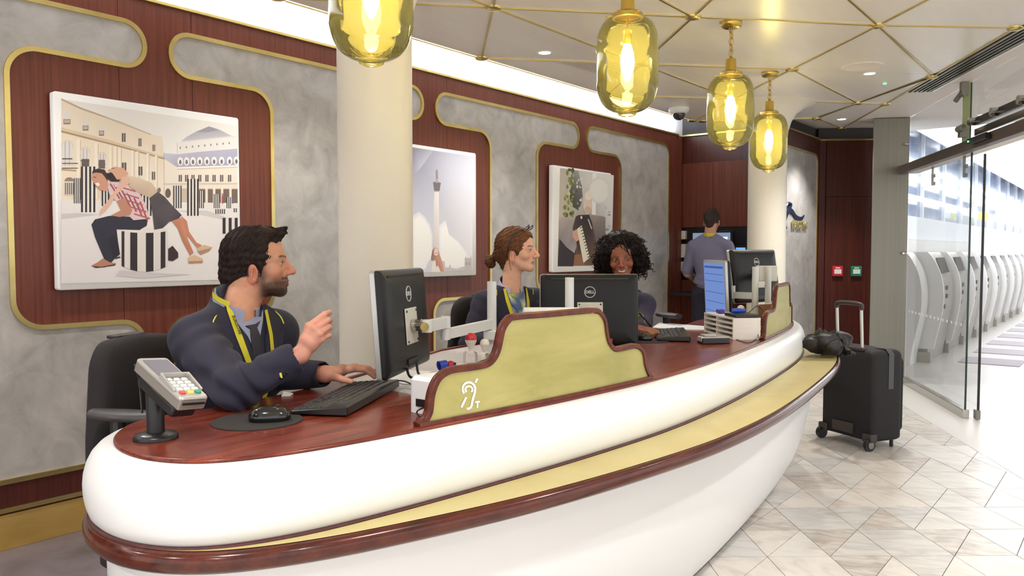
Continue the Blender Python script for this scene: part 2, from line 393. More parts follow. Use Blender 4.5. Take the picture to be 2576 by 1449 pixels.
# --- ceiling: lacquered raft of triangular panels with brass strips and hub bosses
mb = MB(); mb.add([W(-5, 0.345, 2.66), W(8.6, 0.345, 2.66), W(8.6, 6.5, 2.66), W(-5, 6.5, 2.66)], [(0, 1, 2, 3)])
ceiling = struct(mb.build('ceiling', M['ceil2'], org=W(0, 0, 2.66)))
PS, PH = 1.62, 0.766
def CN(c, r): return (2.83+PS*c+(0.0 if r % 2 == 0 else PS/2), 1.888+PH*r)      # lattice node; row 0 at h=1.888
EDGE0 = 0.345
def raft_limit(s, h):                  # free edge towards the glass: line k-f-h-j
    pass
FE = [(3.2, 3.83), (4.19, 3.271), (5.33, 2.629), (6.301, 2.082), (7.504, 1.377), (6.701, 1.369), (6.166, 0.40)]
def inside_raft(s, h):
    poly = [(-5, EDGE0), (6.13, EDGE0), (6.701, 1.369), (7.504, 1.377), (6.301, 2.082), (5.33, 2.629), (4.19, 3.271), (-1.0, 6.4), (-5, 6.4)]
    c = False
    for i in range(len(poly)):
        (x1, y1), (x2, y2) = poly[i-1], poly[i]
        if (y1 > h) != (y2 > h) and s < (x2-x1)*(h-y1)/(y2-y1)+x1: c = not c
    return c
def clip_line(poly, p, q):            # keep the side to the left of p->q
    n = Vector((q[1]-p[1], -(q[0]-p[0]))).normalized()
    return clip_half([Vector(v) for v in poly], Vector(p), n)
def ceil_panel(poly, tip=False):
    for p, q in (((-5, EDGE0), (7, EDGE0)), ((7.504, 1.377), (6.301, 2.082)), ((6.301, 2.082), (-1.0, 6.27))):
        if len(poly) < 3: return
        poly = clip_line(poly, p, q)
    if len(poly) < 3: return
    if not tip:
        for p, q in (((6.13, EDGE0), (6.701, 1.369)), ((6.701, 1.369), (6.095, 1.905)), ((6.095, 1.905), (5.33, 2.629))):
            if len(poly) < 3: return
            poly = clip_line(poly, p, q)
    if len(poly) < 3: return
    P2 = [tuple(v) for v in poly]
    ar = abs(sum(P2[i-1][0]*P2[i][1]-P2[i][0]*P2[i-1][1] for i in range(len(P2))))/2
    if ar < 0.004: return
    P2 = offset_loop(P2, -0.002)
    mb = MB(); mb.prism([W(p[0], p[1], CEIL) for p in P2], [W(p[0], p[1], CEIL+0.035) for p in P2]); mb.build('ceiling_panel', M['ceil'], ceiling, smooth=False)
for r in range(-2, 6):
    for c in range(-4, 4):
        a, b = CN(c, r), CN(c+1, r)
        up = CN(c if r % 2 == 0 else c+1, r+1); dn = CN(c if r % 2 == 0 else c+1, r-1)
        if r == 0 and c == 0: ceil_panel([a, dn, b, up])      # merged rhombus round the third lamp
        else:
            ceil_panel([a, b, up])
            if r > -2: ceil_panel([a, dn, b])
# small tip panels towards the door wall
ceil_panel([(6.095, 1.905), (6.701, 1.369), (7.504, 1.377), (6.301, 2.082)], True); ceil_panel([(5.33, 2.629), (6.095, 1.905), (6.301, 2.082)], True)
def strip(p, q, name='brass_strip', w=0.011):
    a, b = W(p[0], p[1], CEIL-0.003), W(q[0], q[1], CEIL-0.003); d = (b-a).normalized(); n = Vector((d.y, -d.x, 0))
    mb = MB(); mb.box((a+b)/2, ((b-a).length, w, 0.008), (d, n, Z)); mb.build(name, M['brass'], ceiling)
hubs = set()
def seg(p, q):
    strip(p, q); hubs.add((round(p[0], 3), round(p[1], 3))); hubs.add((round(q[0], 3), round(q[1], 3)))
def ok(p): return p[1] >= 0.3 and inside_raft(p[0], max(p[1], 0.36)-0.004 if p[1] > 1 else 0.36)
node = {}
special = {(1, 1): (5.33, 2.629), (2, 0): (6.095, 1.905)}
def NP(c, r): return special.get((c, r), CN(c, r))
for r in range(-2, 5):
    for c in range(-4, 3):
        a = NP(c, r); b = NP(c+1, r); up = NP(c if r % 2 == 0 else c+1, r+1); upl = NP(c-1 if r % 2 == 0 else c, r+1)
        if not (ok(a) or (c, r) in special): continue
        if (r, c) != (0, 0) and (ok(b) or (c+1, r) in special) and r > -2: seg(a, b)
        if ok(up) or (c if r % 2 == 0 else c+1, r+1) in special:
            if not (r == 0 and c == 1): seg(a, up)
        if ok(upl): seg(a, upl)
for p, q in (((4.19, 3.271), (5.33, 2.629)), ((5.33, 2.629), (6.301, 2.082)), ((6.301, 2.082), (7.504, 1.377)), ((6.095, 1.905), (6.301, 2.082)), ((6.095, 1.905), (6.701, 1.369)), ((5.33, 2.629), (6.095, 1.905)), ((3.64, 2.654), (4.19, 3.271))): seg(p, q)
strip((6.701, 1.369), (7.504, 1.377)); strip((-4, EDGE0), (6.13, EDGE0), w=0.006); strip((6.13, EDGE0+0.02), (6.701, 1.369)); hubs.add((6.166, 0.42))
for h_ in hubs:
    if h_[0] < -1.5 or h_[0] > 8: continue
    mb = MB(); mb.lathe([(0.0005, -0.018), (0.02, -0.0175), (0.04, -0.013), (0.046, -0.006), (0.046, 0.002)], W(h_[0], h_[1], CEIL), 20)
    mb.build('brass_boss', M['brass'], ceiling, angle=60)
# plain ceiling between the raft and the glass
PC = [W(7.504, 1.377, 2.604), W(6.301, 2.082, 2.604), W(5.33, 2.629, 2.604), W(4.19, 3.271, 2.604), W(-1.0, 6.2, 2.604), (5.5, -6, 2.604), (4.6, 8.0, 2.604), (3.42, 8.03, 2.604)]
mb = MB(); mb.add(PC, [tuple(range(len(PC)))]); mb.build('plain_ceiling', M['ceil2'], ceiling)
# =================================================================== THE COUNTER
#            wood edge (s,h)   ledge width
ST = [((-0.20, 1.850), 0.004), ((-0.33, 1.883), 0.005), ((-0.42, 1.975), 0.006), ((-0.472, 2.10), 0.008), ((-0.475, 2.235), 0.014), ((-0.42, 2.345), 0.022),
      ((-0.30, 2.415), 0.036), ((-0.10, 2.465), 0.072), ((0.264, 2.517), 0.128), ((0.70, 2.562), 0.162), ((1.15, 2.582), 0.185), ((1.683, 2.552), 0.20),
      ((2.389, 2.470), 0.20), ((3.0, 2.372), 0.198), ((3.4, 2.275), 0.185), ((3.75, 2.145), 0.14), ((3.95, 2.0), 0.08), ((4.02, 1.86), 0.03), ((3.95, 1.74), 0.01), ((3.8, 1.70), 0.006)]
edge = smooth_path([Vector((p[0], p[1], w+(0.010 if w > 0.03 else 0.002))) for p, w in ST], 8)
EN = []
for i in range(len(edge)):
    t = edge[min(i+1, len(edge)-1)]-edge[max(i-1, 0)]; EN.append(Vector((-t.y, t.x)).normalized()*1)
# outward = away from the interior point (1.7, 2.0)
for i, e in enumerate(edge):
    if (Vector((e.x, e.y))-Vector((1.7, 1.9))).dot(EN[i]) < 0 and 10 < i < len(edge)-10: EN[i] = -EN[i]
sgn = 1 if (Vector((edge[60].x, edge[60].y))-Vector((1.7, 1.9))).dot(EN[60]) > 0 else -1
EN = []
for i in range(len(edge)):
    t = edge[min(i+1, len(edge)-1)]-edge[max(i-1, 0)]; v = Vector((-t.y, t.x)).normalized()
    EN.append(v)
if (Vector((edge[80].x, edge[80].y))-Vector((1.7, 1.9))).dot(EN[80]) < 0: EN = [-v for v in EN]
def ER(off, z, lw=0.0):
    """ring along the counter edge: offset out by off + lw * ledge width"""
    out = []
    for e, n in zip(edge, EN):
        d = off+lw*e.z; out.append(W(e.x+n.x*d, e.y+n.y*d, z))
    return out
counter = thing('reception_counter', 'long boat-shaped white reception counter with mahogany worktop and brass-inlaid ledge', 'counter', W(1.7, 2.2, 0))
mb = MB()
mb.loft([ER(-0.03, 0.861), ER(0.0, 0.861), ER(0.012, 0.8605), ER(0.026, 0.857), ER(0.04, 0.849), ER(0.052, 0.836), ER(0.061, 0.818), ER(0.067, 0.796), ER(0.069, 0.775), ER(0.068, 0.752), ER(0.064, 0.73), ER(0.058, 0.712), ER(0.05, 0.703)], closed=False)
mb.build('bullnose', M['white'], counter, angle=60)
mb = MB()
mb.loft([ER(0.036, 0.6995), ER(0.046, 0.7, 0.0), ER(0.046, 0.7, 1.0)], closed=False)
mb.loft([ER(0.046, 0.7, 1.0), ER(0.053, 0.698, 1.0), ER(0.059, 0.692, 1.0), ER(0.062, 0.683, 1.0), ER(0.0625, 0.675, 1.0), ER(0.06, 0.665, 1.0), ER(0.053, 0.657, 1.0), ER(0.04, 0.653, 1.0), ER(0.02, 0.653, 0.9), ER(0.0, 0.653, 0.2)], closed=False)
mb.build('ledge', M['wood_roll'], counter, angle=40)
# dark bead between bullnose and ledge
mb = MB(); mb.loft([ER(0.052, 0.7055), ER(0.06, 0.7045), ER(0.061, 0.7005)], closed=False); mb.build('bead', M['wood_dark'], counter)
# brass inlay in the ledge, tapering out at the left end
i0, i1 = 35, len(edge)-22
mb = MB(); A_, B_ = [], []
for i in range(i0, i1):
    e, n = edge[i], EN[i]; w = e.z; tpr = min(1, (i-i0)/3.0+0.15)
    a = 0.058+min(0.008, w*0.15); b = 0.046+w-0.004; m = (a+b)/2; a = m-(m-a)*tpr; b = m+(b-m)*tpr
    A_.append(W(e.x+n.x*a, e.y+n.y*a, 0.7012)); B_.append(W(e.x+n.x*b, e.y+n.y*b, 0.7012))
mb.loft([A_, B_], closed=False)
mb.build('brass_inlay', M['brass_green'], counter)
# white hull
prof = [(1.0, 0.656), (0.99, 0.56), (0.94, 0.42), (0.84, 0.28), (0.68, 0.15), (0.52, 0.07), (0.38, 0.02)]
rings = []
for k, z in prof:
    out = []
    for e, n in zip(edge, EN):
        top = 0.02+e.z*0.50; bot = -0.15; d = bot+(top-bot)*k; out.append(W(e.x+n.x*d, e.y+n.y*d, z))
    rings.append(out)
mb = MB(); mb.loft(rings, closed=False); mb.build('hull', M['white'], counter, angle=60)
mb = MB()
r0 = [p for p in [W(e.x+n.x*(-0.15+(0.17+e.z*0.5)*0.30), e.y+n.y*(-0.15+(0.17+e.z*0.5)*0.30), 0.03) for e, n in zip(edge, EN)]]; r1 = [p-Z*0.029 for p in r0]
mb.loft([r0, r1], closed=False); mb.build('base_shade', M['darkgrey'], counter)  # dark strip under the hull, in place of its shadow on the floor
# mahogany worktop: outer edge ring and staff-side edge
inner = [(3.8, 1.70), (3.3, 1.72), (2.9, 1.80), (2.5, 1.80), (2.3, 1.78), (1.9, 1.80), (0.9, 2.10), (0.62, 2.17), (0.38, 2.19), (0.40, 1.99), (0.41, 1.79), (0.2, 1.83), (-0.0, 1.862), (-0.12, 1.866)]
inn = smooth_path([Vector((p[0], p[1], 0)) for p in inner], 4)
top_loop = [(e.x, e.y) for e in edge]+[(p.x, p.y) for p in inn[1:]]
lo = offset_loop(top_loop, 0.0)
mb = MB()
outr = [offset_loop(top_loop, d) for d in (0.0, 0.004, 0.004, 0.0, -0.004)]
zz = (0.861, 0.8625, 0.866, 0.8695, 0.87)
mb.loft([[W(p[0], p[1], z) for p in r] for r, z in zip(outr, zz)], True, (1, 1))
mb.build('worktop', M['wood_gloss'], counter, angle=50)
# grey laminate desk return behind the worktop
M['laminate'] = pbr('grey_laminate', C(196, 192, 192), 0.45)
dl = [(0.40, 1.99), (0.38, 2.19), (0.62, 2.17), (0.9, 2.10), (1.9, 1.80), (1.75, 1.45), (1.2, 1.50), (0.62, 1.722), (0.41, 1.795)]
mb = MB(); mb.prism([W(p[0], p[1], 0.83) for p in dl], [W(p[0], p[1], 0.868) for p in dl]); mb.build('desk_return', M['laminate'], counter, smooth=False)
e0 = [W(p[0], p[1], 0.869) for p in ((0.41, 1.79), (0.62, 1.717), (1.2, 1.495), (1.75, 1.445))]
mb = MB(); mb.tube(e0, 0.008, 6); mb.build('desk_edging', M['wood_gloss'], counter)
# =================================================================== WALL PICTURES
M['canvas'] = pbr('white_canvas', C(250, 249, 247), 0.6)
M['print'] = vcol('photo_print', 0.55)
class Print:
    """flat printed picture: coloured shapes on one plane, later shapes on top"""
    def __init__(s, h): s.h = h; s.v = []; s.f = []; s.c = []; s.k = 0
    def P(s, x, y): return on_plane(x, y, W(0, s.h, 0), N)
    def poly(s, pts, col):
        """pts in photo pixels; col one colour or one per corner"""
        s.k += 1; b = len(s.v)
        V3 = [s.P(x, y)+N*(0.00002*s.k) for x, y in pts]; s.v += V3
        cs = col if isinstance(col[0], (tuple, list)) else [col]*len(pts)
        s.f.append(tuple(range(b, b+len(pts)))); s.c += [C(*c) for c in cs]
    def soft(s, pts, col, bg, n=6, spread=0.28):
        cx = sum(p[0] for p in pts)/len(pts); cy = sum(p[1] for p in pts)/len(pts)
        cs = col if isinstance(col[0], (tuple, list)) else [col]*len(pts)
        for k in range(n):
            t = (k+1)/n; f = 1+spread*(1-t)
            s.poly([(cx+(x-cx)*f, cy+(y-cy)*f) for x, y in pts], [tuple(bg[i]+(c[i]-bg[i])*t for i in range(3)) for c in cs])
    def rect(s, x0, y0, x1, y1, col): s.poly([(x0, y0), (x1, y0), (x1, y1), (x0, y1)], col)
    def ell(s, x, y, rx, ry, col, n=18): s.poly([(x+rx*math.cos(a), y+ry*math.sin(a)) for a in [2*math.pi*i/n for i in range(n)]], col)
    def line(s, x0, y0, x1, y1, w, col):
        d = Vector((x1-x0, y1-y0)).normalized()*w/2; s.poly([(x0-d.y, y0+d.x), (x1-d.y, y1+d.x), (x1+d.y, y1-d.x), (x0+d.y, y0-d.x)], col)
    def build(s, parent):
        o_ = ORG[parent]; me = bpy.data.meshes.new('print'); me.from_pydata([tuple(v-o_) for v in s.v], [], s.f)
        a = me.color_attributes.new('col', 'FLOAT_COLOR', 'POINT')
        for i, c in enumerate(s.c): a.data[i].color = c
        me.materials.append(M['print'])
        bm = bmesh.new(); bm.from_mesh(me)
        for f in bm.faces:
            f.normal_update()
            if f.normal.dot(N) < 0: f.normal_flip()
        bmesh.ops.triangulate(bm, faces=bm.faces[:]); bm.to_mesh(me); bm.free()
        o = bpy.data.objects.new('print', me); COL.objects.link(o); o.parent = parent; ORG[o] = o_; return o
def picture(label, s0, s1, z0, z1):
    t = thing('wall_picture', label, 'picture', W((s0+s1)/2, 0.02, z0), group='canvas prints on the mahogany wall')
    mb = MB(); lp = round_poly([(s0, z0), (s1, z0), (s1, z1), (s0, z1)], 0.012, 4)
    li = offset_loop(lp, -0.004)
    mb.loft([wall_loop(lp, 0.03), wall_loop(lp, 0.066), wall_loop(li, 0.07)], True, (1, 1)); mb.build('canvas', M['canvas'], t, angle=50)
    mb = MB(); mb.box(W((s0+s1)/2, 0.02, (z0+z1)/2), (s1-s0-0.1, 0.022, z1-z0-0.1), (U, N, Z)); mb.build('batten', M['wood_dark'], t)
    return t
def wall_at(x, y, h): p = on_plane(x, y, W(0, h, 0), N); s_, _ = SH(p); return s_, p.z
a = wall_at(134, 226, 0.07); b = wall_at(607, 716, 0.07); PWID = b[0]-a[0]; PZ0, PZ1 = 1.135, 2.005
a1, b1 = wall_at(134, 228, 0.07), wall_at(134, 731, 0.07); PZ0, PZ1 = b1[1], a1[1]
pic1 = picture('large canvas photo of a laughing couple on striped stone columns, behind the seated man', a[0], a[0]+PWID, PZ0, PZ1)
q2 = wall_at(1198, 500, 0.07)[0]; pic2 = picture('canvas photo of a monument column under pale sky, half hidden by the white column', q2-PWID, q2, PZ0, PZ1)
q3 = wall_at(1391, 500, 0.07)[0]; pic3 = picture('canvas photo of an accordion player in sunlight, behind the curly-haired woman', q3, q3+PWID, PZ0, PZ1)
def stripes(p, x0, x1, y0, y1, n, bow=0):
    w = (x1-x0)/n
    p.rect(x0, y0, x1, y1, (232, 226, 220))
    for i in range(0, n, 2): p.rect(x0+w*i, y0, x0+w*(i+1), y1, (52, 46, 50))
P1 = Print(0.0703)
P1.poly([(154, 249), (597, 316), (592, 703), (153, 713)], [(246, 243, 238), (240, 238, 234), (232, 227, 228), (226, 220, 221)])
P1.poly([(154, 249), (203, 272), (264, 294), (310, 306), (380, 338), (408, 344), (413, 398), (413, 512), (154, 506)], [(240, 226, 206)]*6+[(238, 222, 200), (240, 230, 216), (238, 222, 200)])
P1.poly([(154, 247), (203, 270), (264, 292), (264, 296), (203, 275), (154, 252)], (196, 176, 152))
P1.poly([(264, 292), (380, 337), (380, 340), (264, 296)], (206, 188, 166))
P1.poly([(154, 320), (274, 352), (380, 384), (413, 394), (413, 400), (380, 391), (274, 361), (154, 331)], (222, 202, 174))
P1.poly([(154, 328), (274, 359), (413, 398), (413, 401), (274, 363), (154, 333)], (176, 148, 118))
P1.poly([(154, 424), (198, 428), (198, 432), (154, 429)], (186, 162, 134))
for x, w in ((197, 9), (242, 8), (278, 6), (290, 6), (301, 6), (333, 6), (345, 6), (371, 6), (392, 5)):
    P1.rect(x-w/2, 350+0.13*(x-197)*1.6, x+w/2, 500, (246, 236, 220)); P1.rect(x+w/2, 352+0.2*(x-197), x+w/2+2, 500, (214, 192, 164))
for x, y, w, h in ((169, 385, 26, 62), (214, 396, 22, 50), (256, 407, 18, 46)):
    P1.ell(x, y-h/2+w/2, w/2+2, w/2+2, (226, 206, 180)); P1.rect(x-w/2, y-h/2+w/2, x+w/2, y+h/2, (226, 222, 220)); P1.ell(x, y-h/2+w/2, w/2, w/2, (226, 222, 220))
    for k in (-0.2, 0.2): P1.rect(x+k*w-0.8, y-h/2+3, x+k*w+0.8, y+h/2, (180, 164, 150))
    P1.rect(x-w/2, y+h/2-18, x+w/2, y+h/2-15, (90, 80, 76))
P1.rect(205, 400, 224, 420, (104, 94, 92)); P1.rect(248, 402, 264, 424, (112, 100, 98)); P1.rect(156, 410, 196, 412, (70, 62, 60)); P1.rect(156, 422, 196, 424, (80, 70, 66))
for x, y, w, h in ((168, 295, 17, 34), (215, 313, 14, 30), (255, 328, 12, 26)):
    P1.rect(x-w/2, y-h/2, x+w/2, y+h/2, (232, 226, 220)); P1.rect(x-w/2, y+h/2-12, x+w/2, y+h/2, (96, 86, 84)); P1.rect(x-w/2+1, y+h/2-11, x+w/2-1, y+h/2-2, (196, 184, 172))
for x, y, w, h in ((311, 346, 9, 22), (352, 358, 7, 20), (312, 419, 11, 20), (353, 430, 10, 22), (386, 442, 8, 20), (387, 372, 6, 16)):
    P1.rect(x-w/2, y-h/2, x+w/2, y+h/2, (98, 88, 86)); P1.rect(x-0.8, y-h/2, x+0.8, y+h/2, (214, 204, 194))
P1.ell(174, 456, 12, 10, (150, 132, 116)); P1.rect(162, 456, 186, 491, (222, 214, 204))
for k in range(5): P1.rect(163+k*5, 460, 166+k*5, 489, (120, 108, 104))
P1.poly([(446, 358), (597, 342), (597, 380), (446, 392)], (236, 232, 228))
P1.poly([(455, 356), (468, 345), (493, 331), (525, 318), (551, 326), (579, 340), (585, 343)], [(204, 202, 210), (190, 188, 200), (178, 176, 190), (150, 146, 160), (176, 174, 188), (196, 194, 204), (204, 202, 210)])
P1.poly([(493, 332), (525, 319), (550, 327), (520, 333)], (158, 156, 170)); P1.line(455, 357, 590, 343, 3, (226, 222, 220))
for i in range(9): P1.ell(453+i*15.4, 372-i*1.5, 2, 3, (150, 146, 152), 8)
P1.poly([(411, 385), (446, 388), (512, 381), (597, 374), (597, 417), (446, 421), (413, 400)], [(206, 206, 218), (196, 195, 212), (190, 188, 208), (186, 184, 206), (170, 168, 196), (176, 174, 198), (200, 198, 212)])
P1.poly([(413, 400), (446, 421), (597, 416), (597, 512), (413, 512)], (240, 229, 214))
P1.line(446, 422, 597, 417, 3, (252, 248, 240)); P1.line(446, 426, 597, 421, 2, (206, 194, 182))
for i, x in enumerate((453, 469, 485, 502, 520, 538, 557, 577, 594)):
    P1.ell(x, 406-0.2*i, 7, 11, (244, 240, 236), 12); P1.ell(x, 408-0.2*i, 3.2, 6, (120, 112, 122), 10)
    if i < 8: P1.rect(x-4, 440, x+4, 457, (96, 86, 88)); P1.rect(x-0.8, 440, x+0.8, 457, (220, 210, 204))
P1.line(413, 463, 597, 462, 3, (214, 200, 186))
P1.rect(440, 474, 597, 511, (206, 190, 174)); P1.rect(500, 476, 597, 511, (124, 104, 94))
for x in (519, 538, 558, 579): P1.rect(x-3, 472, x+3, 512, (242, 232, 220))
P1.ell(422, 486, 7, 12, (110, 96, 90)); P1.ell(400, 478, 4, 6, (130, 116, 106))
P1.poly([(154, 502), (413, 508), (597, 511), (592, 703), (153, 713)], [(232, 226, 224), (238, 232, 230), (238, 233, 231), (236, 231, 231), (224, 218, 220)])
P1.poly([(154, 538), (200, 536), (250, 540), (200, 546), (154, 552)], (206, 199, 200))
P1.poly([(440, 530), (500, 540), (596, 560), (596, 556), (520, 530)], (214, 208, 208))
stripes(P1, 185, 202, 448, 512, 7); stripes(P1, 203, 239, 419, 534, 7); stripes(P1, 435, 456, 467, 524, 7); stripes(P1, 470, 499, 450, 543, 7)
stripes(P1, 500, 512, 480, 524, 5); stripes(P1, 537, 552, 488, 524, 7); stripes(P1, 569, 580, 496, 524, 5); stripes(P1, 541, 565, 526, 538, 9); stripes(P1, 587, 597, 524, 534, 4); stripes(P1, 559, 597, 548, 588, 5)
stripes(P1, 255, 274, 478, 518, 5); stripes(P1, 352, 380, 487, 543, 7)
P1.rect(557, 492, 561, 512, (170, 90, 90)); P1.rect(583, 496, 587, 512, (110, 120, 160)); P1.ell(559, 489, 2, 3, (180, 140, 120), 8)
P1.poly([(300, 680), (420, 688), (480, 690), (360, 700), (290, 694)], (208, 202, 206))
# seat drum
xs = (305, 312, 326.5, 344.5, 366, 385, 403, 415, 421)
for i in range(8):
    x0, x1 = xs[i], xs[i+1]
    def yb(x): return 684-15*((x-363)/58.0)**2
    P1.poly([(x0, 582), (x1, 582), (x1, yb(x1)), (x0, yb(x0))], (48, 43, 47) if i % 2 == 0 else (226, 218, 212))
P1.ell(363, 579, 58, 7, (230, 223, 217), 24)
P1.poly([(229, 565), (238, 552), (274, 543), (321, 545), (371, 552), (368, 568), (350, 579), (292, 577), (296, 608), (301, 640), (289, 649), (278, 662), (264, 658), (253, 633), (238, 597)], (46, 45, 62))
P1.poly([(270, 600), (288, 590), (298, 640), (284, 650)], (36, 34, 48)); P1.line(290, 577, 296, 640, 2, (30, 28, 40))
P1.poly([(229, 668), (244, 660), (258, 650), (276, 660), (291, 662), (286, 667), (236, 672)], (186, 128, 106)); P1.poly([(229, 669), (262, 672), (291, 664), (288, 668), (240, 674)], (70, 50, 48)); P1.poly([(286, 648), (300, 645), (303, 648), (290, 652)], (80, 56, 52))
SHIRT = [(269, 468), (278, 457), (299, 459), (321, 471), (350, 486), (366, 516), (376, 550), (335, 554), (323, 543), (332, 529), (310, 496), (292, 507), (274, 489)]
P1.poly(SHIRT, (222, 196, 198))
for i in range(6): P1.line(276+i*15, 462+i*9, 300+i*14, 500+i*11, 4, (176, 82, 88))
for i in range(5): P1.line(300+i*9, 470+i*17, 340+i*9, 482+i*17, 3.5, (184, 96, 100))
for i in range(4): P1.line(284+i*17, 464+i*10, 306+i*17, 500+i*12, 1.4, (120, 90, 110))
P1.poly([(292, 507), (310, 497), (332, 529), (326, 541), (300, 546), (277, 542), (303, 529)], (192, 134, 112))
P1.poly([(229, 450), (231, 435), (246, 428), (264, 432), (269, 455), (270, 478), (262, 482), (246, 474), (238, 465)], (208, 152, 128))
P1.poly([(230, 437), (233, 428), (246, 424), (262, 427), (269, 440), (269, 456), (263, 446), (255, 436), (240, 434)], (64, 48, 44)); P1.poly([(238, 461), (247, 459), (250, 466), (244, 469)], (246, 240, 236)); P1.line(234, 445, 241, 447, 1.6, (60, 44, 40))
P1.poly([(265, 436), (282, 434), (301, 446), (299, 457), (279, 457), (270, 450)], (50, 38, 38))
P1.poly([(270, 428), (289, 419), (310, 423), (322, 437), (307, 450), (293, 452), (282, 436)], (218, 168, 144)); P1.line(279, 424, 287, 423, 1.6, (90, 60, 52))
P1.poly([(321, 442), (343, 446), (380, 460), (397, 484), (379, 499), (350, 487), (326, 471)], [(222, 204, 184), (222, 204, 184), (214, 192, 170), (206, 182, 160), (200, 176, 154), (196, 168, 148), (206, 180, 158)])
P1.poly([(307, 444), (321, 446), (330, 456), (314, 468), (292, 489), (274, 518), (264, 530), (248, 544), (251, 529), (271, 504), (299, 464)], (226, 182, 160))
P1.poly([(374, 499), (396, 482), (414, 496), (433, 518), (456, 541), (446, 553), (425, 558), (408, 574), (387, 578), (382, 534)], [(84, 76, 82), (92, 84, 90), (80, 72, 78), (90, 82, 88), (78, 70, 76), (72, 64, 70), (84, 76, 82), (66, 60, 66), (78, 70, 76), (84, 76, 82)])
P1.poly([(431, 556), (455, 547), (466, 575), (471, 601), (486, 636), (477, 643), (458, 607), (446, 575)], [(198, 132, 104), (206, 140, 110), (214, 150, 120), (206, 140, 112), (198, 134, 108), (196, 130, 104), (184, 118, 94), (186, 120, 96)])
P1.poly([(455, 543), (469, 556), (474, 582), (493, 610), (507, 617), (497, 627), (471, 594), (462, 570)], (200, 134, 108))
P1.poly([(471, 648), (487, 641), (509, 651), (509, 660), (473, 662)], (218, 186, 158)); P1.poly([(473, 657), (509, 656), (509, 661), (473, 663)], (178, 140, 110)); P1.poly([(493, 625), (512, 616), (534, 622), (525, 631), (503, 640)], (216, 182, 154)); P1.poly([(495, 632), (530, 624), (525, 632), (503, 641)], (182, 142, 110))
P1.poly([(422, 626), (433, 618), (447, 636), (447, 648), (433, 657), (422, 655)], (62, 42, 46))
P1.build(pic1)
P2 = Print(0.0703)
P2.poly([(985, 363), (1040, 371), (1190, 393), (1188, 680), (1040, 685), (985, 687)], [(140, 142, 164), (156, 158, 180), (222, 224, 238), (240, 238, 240), (226, 228, 238), (220, 222, 234)])
P2.poly([(1040, 371), (1090, 378), (1060, 420), (1040, 440)], [(156, 156, 178), (196, 198, 216), (204, 206, 222), (176, 178, 200)])
P2.soft([(1042, 556), (1056, 546), (1068, 556), (1078, 572), (1084, 594), (1084, 660), (1042, 664)], (244, 241, 237), (216, 218, 232), 8, 0.35)
P2.soft([(1042, 610), (1084, 612), (1086, 672), (1042, 676)], (243, 240, 238), (240, 238, 238), 3, 0.1)
P2.soft([(1110, 600), (1112, 578), (1124, 568), (1130, 594), (1150, 610), (1168, 632), (1174, 652), (1172, 668), (1110, 668)], (247, 245, 243), (230, 231, 240), 8, 0.3)
P2.poly([(1092, 483), (1104, 483), (1105, 626), (1088, 626)], [(226, 219, 219), (234, 228, 226), (226, 218, 216), (214, 206, 206)])
P2.poly([(1089, 459), (1097, 456), (1109, 460), (1107, 470), (1106, 480), (1092, 480), (1091, 470)], (116, 106, 112)); P2.poly([(1094, 482), (1096, 448), (1101, 446), (1103, 458), (1104, 482)], (176, 168, 170)); P2.poly([(1096, 450), (1096, 430), (1099, 425), (1101, 430), (1102, 450)], (150, 140, 146)); P2.poly([(1089, 459), (1109, 460), (1107, 470), (1106, 480), (1092, 480), (1091, 470)], (120, 110, 116))
P2.poly([(1168, 681), (1169, 650), (1172, 645), (1174, 649), (1183, 649), (1184, 640), (1185, 648), (1187, 650), (1187, 680)], (198, 190, 192)); P2.rect(1172, 660, 1174, 667, (140, 130, 134)); P2.rect(1179, 660, 1181, 667, (140, 130, 134))
P2.poly([(1112, 682), (1113, 657), (1118, 657), (1120, 672), (1128, 674), (1132, 664), (1135, 674), (1150, 676), (1168, 670), (1168, 681)], (206, 198, 202))
P2.poly([(1070, 684), (1073, 667), (1082, 651), (1092, 655), (1109, 684)], (216, 210, 220)); P2.poly([(1085, 684), (1088, 660), (1096, 655), (1108, 684)], (236, 230, 224))
P2.poly([(1084, 648), (1088, 628), (1095, 622), (1103, 626), (1106, 640), (1113, 660), (1117, 683), (1108, 683), (1102, 668), (1097, 672), (1095, 655), (1085, 656)], [(150, 116, 104), (140, 106, 96), (170, 134, 118), (196, 160, 140), (206, 160, 130), (214, 160, 130), (216, 164, 136), (206, 140, 120), (196, 130, 116), (190, 130, 116), (180, 140, 126), (140, 108, 98)])
P2.poly([(1091, 640), (1092, 627), (1098, 623), (1103, 629), (1102, 640), (1097, 644)], (236, 208, 194)); P2.line(1094, 637, 1100, 636, 1.4, (190, 130, 120))
P2.build(pic2)
P3 = Print(0.0703)
P3.poly([(1409, 423), (1450, 428), (1500, 435), (1544, 441), (1541, 560), (1537, 664), (1470, 668), (1403, 670), (1406, 540)], [(196, 190, 178), (206, 206, 206), (232, 232, 232), (238, 238, 238), (220, 220, 222), (100, 84, 80), (90, 72, 66), (54, 46, 50), (196, 184, 172)])
P3.poly([(1409, 423), (1423, 425), (1419, 545), (1406, 548)], (206, 198, 184))
P3.poly([(1437, 427), (1455, 430), (1464, 470), (1466, 500), (1456, 530), (1440, 520), (1430, 490), (1440, 460)], [(150, 148, 148), (170, 170, 172), (130, 130, 132), (110, 108, 110), (90, 86, 88), (84, 80, 80), (80, 76, 70), (120, 118, 112)])
rnd = random.Random(3)
for i in range(46):
    x = rnd.uniform(1420, 1443); y = rnd.uniform(426, 545); g = rnd.choice([(150, 154, 84), (116, 124, 60), (188, 190, 140), (96, 98, 58), (136, 140, 74), (214, 212, 180)])
    P3.ell(x, y, rnd.uniform(2, 5), rnd.uniform(3, 7), g, 7)
